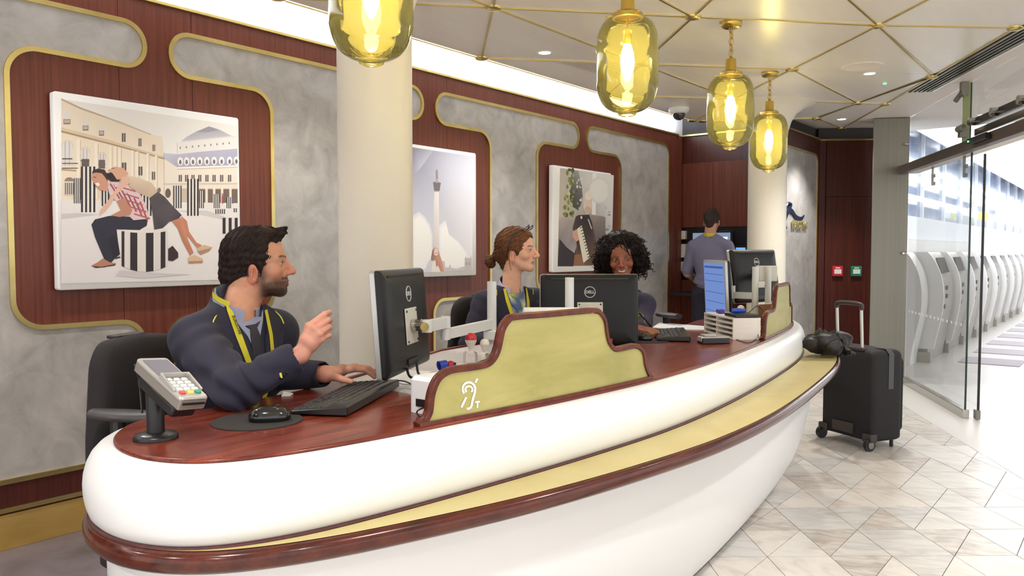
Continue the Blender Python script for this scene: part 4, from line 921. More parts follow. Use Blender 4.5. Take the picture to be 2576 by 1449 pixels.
m2, m2c, m2x, m2b, m2z = monitor('black-backed monitor behind the ear-symbol screen, in front of the curly-haired woman', (0.349, 3.57, 0.868), (0.999, 0.03), math.radians(-3))
m3, m3c, m3x, m3b, m3z = monitor('monitor with a lit blue display facing left at the far counter end', (1.198, 4.58, 0.92), (-0.02, 1), math.radians(-3), True, logo=False)
m4, m4c, m4x, m4b, m4z = monitor('black-backed monitor raised on a white post at the far counter end', (1.52, 4.90, 0.985), (0.80, 0.60), math.radians(-9))
mb = MB(); mb.box((1.205, 4.44, 0.90), (0.025, 0.05, 0.06)); mb.box((1.215, 4.44, 0.872), (0.09, 0.10, 0.006)); mb.build('stand', M['mon_black'], m3)
# red sticker on the middle monitor
mb = MB(); mb.box(m2c-m2z*0.135+m2b*0.0262+m2x*0.075, (0.05, 0.001, 0.02), (m2x, m2b, m2z)); mb.build('sticker', pbr('red_sticker', C(190, 40, 44), 0.5), m2)
# =================================================================== MONITOR ARMS
def post(t, p, top, r=0.0175):
    mb = MB(); mb.tube([p+Z*TOP, p+Z*top], r, 20); mb.build('post', M['arm'], t, angle=50)
    mb = MB(); mb.lathe([(0.0005, 0.02), (0.045, 0.02), (0.048, 0.016), (0.048, 0)], p+Z*TOP, 24); mb.build('foot', M['arm'], t, angle=40)
def link(t, a, b, h=0.03, w=0.022, nm='link'):
    a, b = Vector(a), Vector(b); d = (b-a); L_ = d.length; d.normalize(); n = Vector((-d.y, d.x, 0)).normalized(); u_ = n.cross(d)
    mb = MB(); mb.box((a+b)/2, (L_, w, h), (d, n, Vector((0, 0, 1)))); mb.lathe([(w*0.72, -h/2-0.002), (w*0.72, h/2+0.002)], a, 20, caps=(1, 1)); mb.lathe([(w*0.72, -h/2-0.002), (w*0.72, h/2+0.002)], b, 20, caps=(1, 1))
    return mb.build(nm, M['arm'], t, angle=40)
pA = Vector((-0.075, 2.95, 0)); arm1 = thing('monitor_arm', 'white jointed monitor arm on a post between the seated man and the ponytailed woman', 'monitor arm', pA+Z*TOP)
post(arm1, pA, 1.188); eb = Vector((-0.225, 2.68, 0))
mb = MB(); mb.box(pA+Z*0.99+V(-0.005, -0.01, 0), (0.05, 0.055, 0.035)); bevel(mb.build('collar', M['arm'], arm1), 0.004)
link(arm1, pA+Z*1.03, eb+Z*1.02, 0.034); vp = m1c-m1z*0.02+m1b*0.03
link(arm1, eb+Z*1.06, Vector((vp.x+0.045, vp.y-0.0, 1.06)), 0.036, 0.024)
mb = MB(); kd = V(0.35, -0.93, 0).normalized(); kp = Vector((vp.x+0.035, vp.y-0.012, 1.06)); mb.tube([kp, kp+kd*0.018], 0.014, 20); mb.build('tilt_knob', M['brass_lamp'] if 'brass_lamp' in M else M['brass'], arm1, angle=50)
mb = MB(); mb.tube([vp, vp+m1b*0.03], 0.02, 18); mb.build('tilt_head', M['chrome'], arm1, angle=50)
pB = Vector((0.226, 3.12, 0)); arm2 = thing('monitor_arm', 'white post of the monitor arm in front of the middle monitor', 'monitor arm', pB+Z*TOP)
post(arm2, pB, 1.197); link(arm2, pB+Z*1.0, Vector((0.33, 3.36, 1.0))); vp2 = m2c-m2z*0.02+m2b*0.03; link(arm2, Vector((0.33, 3.36, 1.035)), Vector((vp2.x, vp2.y-0.03, 1.035)))
pC = Vector((1.335, 4.36, 0)); arm3 = thing('monitor_arm', 'white monitor arm reaching left to the lit blue monitor', 'monitor arm', pC+Z*TOP)
post(arm3, pC, 1.215); link(arm3, pC+Z*1.055, Vector((1.235, 4.45, 1.055)), 0.035); vp3 = m3c-m3z*0.02+m3b*0.03; link(arm3, Vector((1.235, 4.45, 1.09)), Vector((vp3.x+0.02, vp3.y, 1.09)), 0.03)
pD = Vector((1.49, 4.62, 0)); arm4 = thing('monitor_arm', 'white post with bracket holding up the far black-backed monitor', 'monitor arm', pD+Z*TOP)
post(arm4, pD, 1.21); mb = MB(); mb.box(Vector((1.49, 4.65, 1.17)), (0.11, 0.05, 0.09)); bevel(mb.build('bracket', M['pale'], arm4), 0.004); vp4 = m4c-m4z*0.02+m4b*0.03; link(arm4, Vector((1.49, 4.66, 1.15)), Vector((vp4.x, vp4.y, 1.15)), 0.04)
# =================================================================== KEYBOARDS
M['key'] = pbr('key_plastic', C(46, 44, 42), 0.42)
M['kb'] = pbr('keyboard_plastic', C(28, 27, 26), 0.35)
def key_mesh(w, d):
    vs = []; h = 0.004
    for z, o in ((0, 0), (h, 0.0022)): vs += [(-w/2+o, -d/2+o, z), (w/2-o, -d/2+o, z), (w/2-o, d/2-o, z), (-w/2+o, d/2-o, z)]
    me = bpy.data.meshes.new('key'); me.from_pydata(vs, [], [(4, 5, 6, 7), (0, 1, 5, 4), (1, 2, 6, 5), (2, 3, 7, 6), (3, 0, 4, 7)]); me.materials.append(M['key']); return me
KM = {}
def keyboard(label, c, ang):
    """local x along the rows (user's left to right), local y away from the user"""
    t = thing('keyboard', label, 'keyboard', (c[0], c[1], TOP+0.0005), ang, 'computer keyboards', local=True)
    mb = MB(); w, d = 0.456, 0.158
    lp = round_poly([(-w/2, -d/2), (w/2, -d/2), (w/2, d/2), (-w/2, d/2)], 0.008, 4); li = offset_loop(lp, -0.004)
    zt = lambda y: 0.014+(y+d/2)/d*0.014
    mb.loft([[V(p[0], p[1], 0.003) for p in li], [V(p[0], p[1], 0.006) for p in lp], [V(p[0], p[1], zt(p[1])-0.003) for p in lp], [V(p[0], p[1], zt(p[1])) for p in li]], True, (1, 1)); mb.build('case', M['kb'], t, angle=40)
    P_ = 0.0192; tl = math.atan(0.014/d)
    def key(x, y, kw=1.0, kd=1.0):
        k = (round(kw, 2), round(kd, 2))
        if k not in KM: KM[k] = key_mesh(P_*kw-0.0018, P_*kd-0.0018)
        o = bpy.data.objects.new('key', KM[k]); COL.objects.link(o); o.parent = t; o.location = (x, y, zt(y)-0.0006); o.rotation_euler = (tl, 0, 0); ORG[o] = ORG[t]
    x0 = -w/2+0.014; y0 = -d/2+0.016
    rows = [[1.25, 1.25, 1.25, 6.25, 1.25, 1.25, 1.25, 1.25], [2.25]+[1]*10+[2.75], [1.75]+[1]*11+[2.25], [1.5]+[1]*12+[1.5], [1]*13+[2], [1]*15]
    for r, row in enumerate(rows):
        x = x0
        for kw in row: key(x+P_*kw/2, y0+r*P_+(0.006 if r == 5 else 0), kw); x += P_*kw
        xb = x0+15*P_+0.006
        for k in range(3):
            if r in (3, 4, 5) or r == 0 or (r == 1 and k == 1): key(xb+P_*(k+0.5), y0+r*P_+(0.006 if r == 5 else 0))
        xb = x0+18*P_+0.012
        if r < 5:
            for k in range(4):
                if r == 0 and k == 1: continue
                key(xb+P_*(k+0.5)*0.98, y0+r*P_)
    return t
kang = math.atan2(-0.987, -0.16)      # user's left-to-right runs towards the camera
kb1 = keyboard('black computer keyboard under the seated man\'s hand', (-0.468, 2.275), kang)
kb2 = keyboard('black keyboard partly behind the middle monitor, by the white papers', (0.80, 3.98), math.atan2(-0.86, -0.5))
kb2.rotation_euler = (0, 0, math.radians(-98))
# mouse mats and mice
M['rubber'] = pbr('black_mat_fabric', C(40, 36, 35), 0.85)
M['gloss_black'] = pbr('glossy_black_plastic', C(20, 20, 21), 0.14, coat=0.4)
def mat_mouse(x, y, r, mx, my, ang, lm, lo2):
    mb = MB(); mb.lathe([(0.0005, 0.0035), (r-0.002, 0.0035), (r, 0.002), (r, 0.0003)], (x, y, TOP), 48); tag(mb.build('mouse_mat', M['rubber'], org=(x, y, TOP)), lm, 'mouse mat')
    t = thing('computer_mouse', lo2, 'mouse', (mx, my, TOP+0.0036), ang, local=True)
    mb = MB(); rings = []
    for k, (zz_, sc) in enumerate(((0.0, 0.93), (0.006, 1.0), (0.014, 0.98), (0.022, 0.9), (0.03, 0.72), (0.034, 0.48), (0.0365, 0.2), (0.037, 0.02))):
        rings.append([V(0.052*sc*math.copysign(abs(math.cos(a))**0.8, math.cos(a))+(0.006*(1-sc) if True else 0)*-1, 0.031*sc*math.copysign(abs(math.sin(a))**0.8, math.sin(a))*(1+0.08*math.cos(a)), zz_) for a in [2*math.pi*i/32 for i in range(32)]])
    mb.loft(rings, True, (1, 1)); mb.build('shell', M['gloss_black'], t, angle=60)
    mb = MB(); mb.tube([V(0.02, -0.004, 0.0315), V(0.02, 0.004, 0.0315)], 0.008, 16); mb.build('wheel', M['rubber'], t)
    mb = MB(); mb.box((0.035, 0, 0.0258), (0.03, 0.0012, 0.006)); mb.build('button_gap', M['black'], t)
mat_mouse(-0.645, 1.995, 0.112, -0.612, 1.99, math.radians(18), 'round black mouse mat on the mahogany counter near the card terminal', 'glossy black mouse on the mat near the card terminal')
mat_mouse(0.655, 3.80, 0.10, 0.622, 3.80, math.radians(160), 'round black mouse mat right of the middle monitor', 'black mouse under the hand of the curly-haired woman')
# =================================================================== CARD TERMINALS
M['term'] = pbr('silver_grey_plastic', C(136, 131, 124), 0.35, metal=0.2); M['term_rim'] = pbr('pale_silver_plastic', C(176, 173, 168), 0.3, metal=0.3); M['lcd_grey'] = pbr('grey_lcd', C(118, 116, 126), 0.2)
t = thing('card_terminal', 'silver chip card terminal tilted on a black post at the counter\'s near end', 'card terminal', (-0.819, 1.81, TOP))
b_ = V(-0.819, 1.81, TOP)
mb = MB(); mb.lathe([(0.0005, 0.016), (0.03, 0.016), (0.046, 0.011), (0.049, 0.007), (0.049, 0.0004)], b_, 40); ft = mb.build('foot', M['black'], t, angle=40)
mb = MB(); mb.ball(b_+V(-0.008, -0.034, 0.0125), 0.010, 0.005, 0.0015, 14); mb.build('foot_badge', M['white'], ft)
mb = MB(); mb.lathe([(0.0195, 0.012), (0.0195, 0.125), (0.016, 0.135), (0.0005, 0.137)], b_, 28); mb.build('post', M['black'], t, angle=40)
Lg = V(0.137, -0.10, -0.073).normalized(); Wg = V(0.019, 0.06, 0.002); Wg = (Wg-Lg*Wg.dot(Lg)).normalized(); Ng = Wg.cross(Lg).normalized()
if Ng.z < 0: Ng = -Ng
tc_ = at_y(434, 950, 1.785); axs = (Lg, Wg, Ng)
def TT(a, b, c): return tc_+Lg*a+Wg*b+Ng*c
def slab(lp, z0, z1, nm, mat, par, o=0.003):
    li = offset_loop(lp, -o); mb = MB(); mb.loft([[TT(p[0], p[1], z0) for p in li], [TT(p[0], p[1], z0+o) for p in lp], [TT(p[0], p[1], z1-o) for p in lp], [TT(p[0], p[1], z1) for p in li]], True, (1, 1)); return mb.build(nm, mat, par, angle=40)
bd = slab(round_poly([(-0.095, -0.038), (0.085, -0.034), (0.095, -0.034), (0.095, 0.034), (0.085, 0.034), (-0.095, 0.038)], 0.01, 4), -0.03, 0.0, 'body', M['term'], t)
slab(round_poly([(-0.094, -0.039), (0.095, -0.036), (0.095, 0.036), (-0.094, 0.039)], 0.01, 4), -0.008, 0.002, 'rim', M['term_rim'], t)
mb = MB(); mb.box(TT(-0.042, 0.0, 0.003), (0.074, 0.060, 0.002), axs); mb.build('display', M['lcd_grey'], t)
sh_ = [(0.002, -0.036), (0.066, -0.036), (0.066, -0.031), (0.007, -0.031), (0.007, 0.031), (0.066, 0.031), (0.066, 0.036), (0.002, 0.036)]
mb = MB(); hi = lambda x: 0.016 if x < 0.02 else 0.008
mb.prism([TT(p[0], p[1], 0.001) for p in sh_], [TT(p[0], p[1], hi(p[0])) for p in sh_]); bevel(mb.build('keypad_shield', M['term_rim'], t), 0.002)
M['btn'] = pbr('white_button', C(232, 232, 228), 0.4)
cols = {'r': pbr('red_button', C(222, 66, 58), 0.4), 'y': pbr('yellow_button', C(232, 214, 92), 0.4), 'g': pbr('green_button', C(34, 142, 100), 0.4)}
for r in range(5):
    for k in range(3):
        m_ = M['btn'] if r < 4 else cols['ryg'[k]]
        mb = MB(); lp = round_poly([(-0.0052, -0.0068), (0.0052, -0.0068), (0.0052, 0.0068), (-0.0052, 0.0068)], 0.003, 3)
        cx_, cy_ = 0.016+r*0.0145, -0.019+k*0.019
        mb.prism([TT(cx_+p[0], cy_+p[1], 0.001) for p in lp], [TT(cx_+p[0], cy_+p[1], 0.0055) for p in lp]); mb.build('button', m_, t)
mb = MB(); mb.box(TT(0.097, 0, -0.012), (0.004, 0.054, 0.004), axs); mb.build('card_slot', M['black'], t)
mb = MB(); mb.box(TT(0.0, 0, -0.045), (0.15, 0.06, 0.028), axs); bevel(mb.build('cradle', M['black'], t), 0.006)
mb = MB(); mb.tube([b_+Z*0.12, TT(0.0, 0, -0.05)], 0.02, 16); mb.ball(b_+Z*0.135, 0.022, n=16); mb.build('neck', M['black'], t, angle=50)
mb = MB(); pth = smooth_path([TT(-0.09, -0.03, -0.02), TT(-0.115, -0.02, -0.03), TT(-0.11, 0, -0.07), b_+V(-0.03, 0.0, 0.06)], 5); mb.tube(pth, 0.0028, 6); mb.build('cable', M['black'], t)
mb = MB(); tp = at_y(430, 1021, 1.78); mb.lathe([(0.0005, 0.001), (0.0105, 0.001), (0.011, 0.0), (0.0105, -0.001), (0.0005, -0.001)], tp, 20, (V(1, 0, 0), V(0, 0.2, 1).normalized(), V(0, -1, 0.2).normalized())); mb.build('security_tag', M['white'], t)
# second terminal lying on the counter
t = thing('card_terminal', 'silver and black card terminal lying beside the lit blue monitor', 'card terminal', (0.94, 3.72, TOP))
c2 = V(0.945, 3.70, TOP); ax2 = (V(0.98, 0.17, 0), V(-0.17, 0.98, 0), Z)
def T2(a, b, c): return c2+ax2[0]*a+ax2[1]*b+Z*c
lp = round_poly([(-0.075, -0.033), (0.07, -0.03), (0.07, 0.03), (-0.075, 0.033)], 0.012, 4)
mb = MB(); mb.prism([T2(p[0], p[1], 0.001) for p in lp], [T2(p[0]*0.97, p[1]*0.97, 0.026) for p in lp]); bevel(mb.build('body', M['black'], t), 0.003)
mb = MB(); mb.prism([T2(p[0], p[1]*1.01, 0.026) for p in lp], [T2(p[0]*0.94, p[1]*0.94, 0.034) for p in lp]); bevel(mb.build('top_cover', M['term_rim'], t), 0.003)
mb = MB(); mb.box(T2(-0.03, 0, 0.039), (0.06, 0.05, 0.010), ax2); bevel(mb.build('keypad_shield', M['term_rim'], t), 0.003)
mb = MB(); mb.box(T2(-0.071, 0, 0.02), (0.006, 0.05, 0.02), ax2); mb.build('end_cap', M['term_rim'], t)
# =================================================================== SMALL DESK THINGS
M['paper'] = pbr('white_paper', C(240, 240, 240), 0.6); M['cablem'] = pbr('black_cable', C(26, 25, 26), 0.45)
def sheet(name, label, corners, z, th=0.002, mat=None, cat='paper'):
    mb = MB(); mb.prism([Vector((p[0], p[1], z)) for p in corners], [Vector((p[0], p[1], z+th)) for p in corners]); return tag(mb.build(name, mat or M['paper'], smooth=False), label, cat)
def pxs(pts, z): return [on_z(x, y, z) for x, y in pts]
sheet('paper_sheet', 'white paper sheets on the grey desk under the left monitor', pxs([(940, 938), (1000, 930), (1150, 938), (1110, 972), (1010, 965)], 0.87), 0.8695)
sheet('paper_sheet', 'white papers lying on the counter beside the curly-haired woman\'s hand', pxs([(1640, 826), (1660, 813), (1770, 822), (1790, 832), (1700, 830)], 0.872), 0.8705, 0.006)
sheet('paper_sheet', 'small paper slip at the staff edge of the counter under the man\'s forearm', pxs([(708, 997), (714, 986), (738, 990), (730, 996)], 0.872), 0.8705, 0.003)
t = thing('hearing_loop_unit', 'white plastic box behind the left end of the ear-symbol screen', 'device', W(0.40, 2.385, TOP))
lp = round_poly([(0.185, 2.33), (0.62, 2.36), (0.62, 2.47), (0.185, 2.435)], 0.02, 4); li = offset_loop(lp, -0.01)
mb = MB(); mb.loft([[W(p[0], p[1], TOP+0.0005) for p in lp], [W(p[0], p[1], TOP+0.088) for p in lp], [W(p[0], p[1], TOP+0.098) for p in li]], True, (1, 1)); mb.build('casing', M['white'], t, angle=40)
mb = MB(); mb.box(W(0.183, 2.39, TOP+0.03), (0.004, 0.05, 0.02), (U, N, Z)); mb.build('port', M['black'], t)
t = thing('document_printer', 'white flat-topped printer box rising behind the ear-symbol screen', 'printer', (0.15, 2.93, TOP))
mb = MB(); mb.box((0.15, 2.95, 0.975), (0.22, 0.17, 0.21)); bevel(mb.build('casing', M['white'], t), 0.006, 3)
mb = MB(); mb.box((0.15, 2.95, 1.083), (0.212, 0.16, 0.006)); bevel(mb.build('lid', M['paper'], t), 0.002)
mb = MB(); mb.box((0.15, 2.863, 1.03), (0.16, 0.004, 0.012)); mb.build('paper_slot', M['black'], t)
def stamp(p, sc, label, ang, hcol):
    t = thing('rubber_stamp', label, 'stamp', p, ang, 'rubber stamps on the desk', local=True)
    mb = MB(); mb.box((0, 0, 0.018*sc), (0.05*sc, 0.036*sc, 0.036*sc)); bevel(mb.build('base', M['black'], t), 0.003)
    mb = MB(); arch = [V(-0.026*sc, 0, 0.02*sc), V(-0.026*sc, 0, 0.07*sc), V(-0.02*sc, 0, 0.082*sc), V(0, 0, 0.088*sc), V(0.02*sc, 0, 0.082*sc), V(0.026*sc, 0, 0.07*sc), V(0.026*sc, 0, 0.02*sc)]
    mb.loft([[q+V(0, y, 0) for q in arch] for y in (-0.013*sc, 0.013*sc)]+[[V(q.x*0.86, 0.013*sc, q.z-0.004*sc) for q in arch], [V(q.x*0.86, -0.013*sc, q.z-0.004*sc) for q in arch], [q+V(0, -0.013*sc, 0) for q in arch]], closed=False); mb.build('frame', M['ivory'], t, angle=30)
    mb = MB(); mb.lathe([(0.008*sc, 0.086*sc), (0.012*sc, 0.098*sc), (0.02*sc, 0.115*sc), (0.0215*sc, 0.122*sc)], (0, 0, 0), 24); gr = mb.build('handle', M['ivory'], t, angle=60)
    mb = MB(); mb.lathe([(0.0215*sc, 0.122*sc), (0.0205*sc, 0.132*sc), (0.016*sc, 0.141*sc), (0.008*sc, 0.146*sc), (0.0005, 0.147*sc)], (0, 0, 0), 24); mb.build('grip_cap', pbr('stamp_cap', hcol, 0.35), t, angle=60)
stamp((-0.145, 2.79, TOP-0.001), 0.98, 'white rubber stamp with red domed grip beside the white arm post', 0.5, C(196, 44, 48))
stamp((-0.098, 2.84, TOP-0.001), 0.8, 'smaller white rubber stamp close behind the red-gripped stamp', 0.9, C(226, 220, 210))
stamp((1.235, 4.28, TOP), 0.95, 'pale rubber stamp behind the lit blue monitor', 0.2, C(206, 196, 190))
t = thing('plastic_cap', 'small blue plastic cap lying on its side behind the ear-symbol screen', 'cup', at_y(1115, 927, 2.72))
c = at_y(1113, 918, 2.72); d = V(0.75, 0.5, 0.15).normalized(); x_ = d.orthogonal().normalized(); mb = MB(); mb.lathe([(0.0005, 0.03), (0.014, 0.03), (0.017, 0.0), (0.0155, -0.001), (0.0135, 0.004), (0.0125, 0.026), (0.0005, 0.026)], c-d*0.014, 24, (x_, d.cross(x_), d)); mb.build('cap', pbr('blue_plastic', C(44, 72, 176), 0.35), t, angle=40)  # blue cap with a hollow end, lying on its side
t = thing('ball_stamp', 'glossy red ball-shaped knob with black base behind the ear-symbol screen', 'stamp', at_y(1134, 930, 2.74))
c = at_y(1133, 919, 2.74); mb = MB(); mb.ball(c, 0.0165, n=20); mb.build('knob', pbr('red_gloss', C(186, 22, 40), 0.12), t, angle=60)
mb = MB(); mb.tube([c+V(0.006, 0, -0.002), c+V(0.018, 0.0, -0.004)], 0.014, 16); mb.build('base', M['black'], t)
mb = MB(); mb.box(at_y(1160, 925, 2.76), (0.03, 0.04, 0.024)); tag(bevel(mb.build('eraser_block', M['ivory']), 0.002), 'small ivory block between the red knob and the stamps', 'block')
def cable(label, pts, r=0.0035, parent=None):
    mb = MB(); mb.tube(smooth_path(pts, 6), r, 8); return tag(mb.build('cable', M['cablem'], angle=60), label, 'cable')
cable('thick black cable crossing behind the ear-symbol screen to the white post', [at_y(1024, 928, 2.5), at_y(1032, 948, 2.46), at_y(1060, 953, 2.45), at_y(1110, 946, 2.5), at_y(1180, 922, 2.66), at_y(1222, 906, 2.8), at_y(1248, 900, 2.85)], 0.0042)
cable('black power lead with a brick connector under the left monitor', [at_y(1048, 905, 2.58), at_y(1052, 938, 2.55), at_y(1066, 945, 2.55), at_y(1090, 938, 2.58), at_y(1140, 936, 2.64), at_y(1190, 938, 2.7)], 0.004)
cable('thin keyboard lead curving over the desk edge by the white box', [at_y(905, 1003, 2.33), at_y(940, 990, 2.40), at_y(968, 968, 2.50), at_y(990, 958, 2.52), at_y(1020, 960, 2.46), at_y(1045, 975, 2.36), on_z(1058, 993, 0.873)], 0.0022)
cable('thin black loop of lead beside the white box at the screen end', [at_y(1068, 1025, 2.07), at_y(1052, 1032, 2.06), at_y(1049, 1040, 2.06), at_y(1058, 1048, 2.05), at_y(1075, 1051, 2.04)], 0.0022)
# ivory letter tray at the far end
t = thing('letter_tray', 'ivory slotted letter tray next to the far brass screen', 'tray', (1.12, 3.95, TOP))
A0 = V(1.086, 4.226, 0); B0 = V(1.135, 3.845, 0); du = (B0-A0).normalized(); dn = V(-du.y, du.x, 0)
if dn.x < 0: dn = -dn
LL = (B0-A0).length; A0 = A0-dn*0.065
for k in range(5):
    mb = MB(); mb.box(A0+du*LL/2+dn*0.07+Z*(TOP+0.006+k*0.024), (LL, 0.14, 0.008), (du, dn, Z)); mb.build('shelf', M['ivory'], t)
for a in (0.006, LL*0.45, LL-0.006):
    mb = MB(); mb.box(A0+du*a+dn*0.07+Z*(TOP+0.052), (0.012, 0.138, 0.104), (du, dn, Z)); mb.build('side_wall', M['ivory'], t)
mb = MB(); mb.box(A0+du*LL/2+dn*0.132+Z*(TOP+0.05), (LL, 0.008, 0.10), (du, dn, Z)); mb.build('back_wall', M['ivory'], t)
mb = MB(); mb.box(A0+du*(LL*0.8)+dn*0.075+Z*(TOP+0.115), (0.14, 0.12, 0.016), (du, dn, Z)); tag(bevel(mb.build('black_box', M['black']), 0.003), 'flat black box on top of the ivory letter tray', 'box')
c = A0+du*(LL*0.78)+dn*0.06+Z*(TOP+0.136); mb = MB(); mb.tube([c-V(0.03, 0, 0), c, c+V(0.035, -0.01, 0)], [0.011, 0.013, 0.009], 14); tag(mb.build('blue_stapler', pbr('blue_gloss', C(40, 78, 196), 0.25)), 'small blue stapler lying on the black box at the far end', 'stapler')
c = V(1.21, 4.10, TOP); 
c = A0+du*0.1+dn*0.05+Z*(TOP+0.118); mb = MB(); mb.box(c, (0.05, 0.03, 0.02), (du, dn, Z)); tag(bevel(mb.build('purple_box', pbr('violet_plastic', C(70, 62, 150), 0.4)), 0.003), 'small violet box behind the lower edge of the lit blue monitor', 'box')
for k, (dx, col, lab) in enumerate(((0.0, C(236, 196, 190), 'pink leaflet standing against the far brass screen'), (0.03, C(244, 232, 214), 'cream leaflet standing against the far brass screen'))):
    c = V(1.40+dx, 4.47+dx, TOP+0.07); mb = MB(); ax_ = (V(0.8, 0.55, 0).normalized(), V(-0.5, 0.75, 0.5).normalized(), V(0.25, -0.4, 0.85).normalized()); mb.box(c, (0.11, 0.006, 0.15), ax_); tag(mb.build('leaflet', pbr('leaflet_paper', col, 0.6)), lab, 'leaflet')
cable('thin black lead looping below the ivory letter tray', [on_z(1790, 845, 0.873), on_z(1840, 850, 0.873), on_z(1880, 862, 0.873), on_z(1905, 852, 0.873)]+[V(1.18, 3.80, 0.90)], 0.002)
cable('tangled black lead over the ivory letter tray', [at_y(1838, 795, 4.05), at_y(1860, 800, 4.0), at_y(1885, 785, 4.1), at_y(1905, 770, 4.3), at_y(1925, 785, 4.2), at_y(1940, 790, 4.0)], 0.0025)
# =================================================================== PEOPLE: implicit-surface sculpting tools
def A3(p): return np.array(tuple(p), dtype=np.float32)
def rcone(a, b, ra, rb):
    a, b = A3(a), A3(b); ab = b-a; L2 = float(ab@ab)+1e-12
    def f(P):
        t = np.clip(((P-a)@ab)/L2, 0, 1); d = P-a-t[:, None]*ab
        return np.sqrt((d*d).sum(1))-(ra+(rb-ra)*t)
    f.bb = (np.minimum(a-ra, b-rb), np.maximum(a+ra, b+rb)); return f
def ell(c, r, ax=None):
    c = A3(c); r = np.array(r, dtype=np.float32); R = np.eye(3, dtype=np.float32) if ax is None else np.array([tuple(Vector(v).normalized()) for v in ax], dtype=np.float32)
    def f(P):
        q = (P-c)@R.T; k0 = np.sqrt(((q/r)**2).sum(1)); k1 = np.sqrt(((q/(r*r))**2).sum(1))+1e-9
        return k0*(k0-1)/k1
    m = float(r.max()); f.bb = (c-m, c+m); return f
def ball(c, r): return ell(c, (r, r, r))
def smin(a, b, k):
    h = np.clip(0.5+0.5*(b-a)/k, 0, 1); return b+(a-b)*h-k*h*(1-h)
def smax(a, b, k): return -smin(-a, -b, k)
def sculpt(ops, vox, pad=0.02, post=None):
    """ops: list of (kind, prim, k); kind '+' smooth union, '-' smooth subtraction, '&' intersection"""
    lo = np.min([o[1].bb[0] for o in ops if o[0] == '+'], axis=0)-pad; hi = np.max([o[1].bb[1] for o in ops if o[0] == '+'], axis=0)+pad
    n = np.ceil((hi-lo)/vox).astype(int)+1
    g = np.stack(np.meshgrid(*[np.arange(m, dtype=np.float32) for m in n], indexing='ij'), -1).reshape(-1, 3)*vox+lo.astype(np.float32)
    D = np.full(len(g), 10.0, np.float32)
    for kind, f, k in ops:
        mg = 0.03+k
        if kind == '+':
            sel = np.all((g > f.bb[0]-mg) & (g < f.bb[1]+mg), axis=1); d = f(g[sel]); D[sel] = smin(D[sel], d, k)
        elif kind == '-':
            sel = np.all((g > f.bb[0]-mg) & (g < f.bb[1]+mg), axis=1); d = f(g[sel]); D[sel] = smax(D[sel], -d, k)
        else: D = smax(D, f(g), k)
    if post is not None:
        sel = np.abs(D) < 0.03; D[sel] = D[sel]+post(g[sel]).astype(np.float32)
    return nets(D.reshape(n), lo, vox)
def nets(D, lo, vox):
    S = D < 0; nx, ny, nz = D.shape
    cs = [(i, j, k) for i in (0, 1) for j in (0, 1) for k in (0, 1)]
    cnt = sum(S[i:nx-1+i, j:ny-1+j, k:nz-1+k].astype(np.int8) for i, j, k in cs)
    I, J, Kk = np.nonzero((cnt > 0) & (cnt < 8)); idx = -np.ones((nx-1, ny-1, nz-1), np.int64); idx[I, J, Kk] = np.arange(len(I))
    acc = np.zeros((len(I), 3)); num = np.zeros(len(I))
    for a in range(8):
        for b in range(a+1, 8):
            ca, cb = cs[a], cs[b]
            if sum(abs(x-y) for x, y in zip(ca, cb)) != 1: continue
            da = D[I+ca[0], J+ca[1], Kk+ca[2]]; db = D[I+cb[0], J+cb[1], Kk+cb[2]]; m = (da < 0) != (db < 0)
            t = np.where(m, da/(da-db+1e-12), 0)
            p = np.array(ca)[None]+t[:, None]*(np.array(cb)-np.array(ca))[None]; acc[m] += p[m]; num[m] += 1
    V_ = (acc/num[:, None]+np.stack([I, J, Kk], 1))*vox+lo
    F_ = []
    for ax in range(3):
        sl0 = [slice(1, -1)]*3; sl1 = [slice(1, -1)]*3; sl0[ax] = slice(0, -1); sl1[ax] = slice(1, None)
        A_ = S[tuple(sl0)]; B_ = S[tuple(sl1)]; ii = np.argwhere(A_ != B_)
        if not len(ii): continue
        flip = A_[tuple(ii.T)]; off = np.ones(3, int); off[ax] = 0; base = ii+off
        o1 = [0, 0, 0]; o2 = [0, 0, 0]; o1[(ax+1) % 3] = -1; o2[(ax+2) % 3] = -1; o1, o2 = np.array(o1), np.array(o2)
        q = [idx[tuple((base+o).T)] for o in (np.zeros(3, int), o1, o1+o2, o2)]
        Q = np.stack(q, 1); Q[~flip] = Q[~flip][:, ::-1]; F_.append(Q[(Q >= 0).all(1)])
    return V_, np.concatenate(F_)
def np_mesh(name, parts, mat, parent=None, cols=None, org=None):
    """join (V,F) pairs into one mesh object; world coordinates"""
    vs = np.concatenate([p[0] for p in parts]); off = 0; fs = []
    for v, f in parts: fs.append(np.asarray(f)+off); off += len(v)
    fl = [tuple(int(i) for i in r) for f in fs for r in f]
    o_ = ORG[parent] if parent is not None else Vector(org)
    me = bpy.data.meshes.new(name); me.from_pydata((vs-np.array(tuple(o_))).tolist(), [], fl); me.update()
    me.polygons.foreach_set('use_smooth', [True]*len(me.polygons)); me.materials.append(mat)
    if cols is not None:
        a = me.color_attributes.new('col', 'FLOAT_COLOR', 'POINT'); c = np.ones((len(vs), 4), np.float32); c[:, :3] = cols; a.data.foreach_set('color', c.ravel())
    o = bpy.data.objects.new(name, me); COL.objects.link(o)
    if parent is not None: o.parent = parent
    else: o.location = o_
    ORG[o] = o_; return o
def hsh(P, s):      # cheap smooth pseudo-noise
    return (np.sin(P[:, 0]*s+1.3*np.sin(P[:, 1]*s*0.7+2.1))+np.sin(P[:, 1]*s*1.1+1.7*np.sin(P[:, 2]*s*0.8))+np.sin(P[:, 2]*s*0.9+1.1*np.sin(P[:, 0]*s*1.2+0.5)))/3.0
SKIN = lambda c: np.array([lin(v) for v in c])
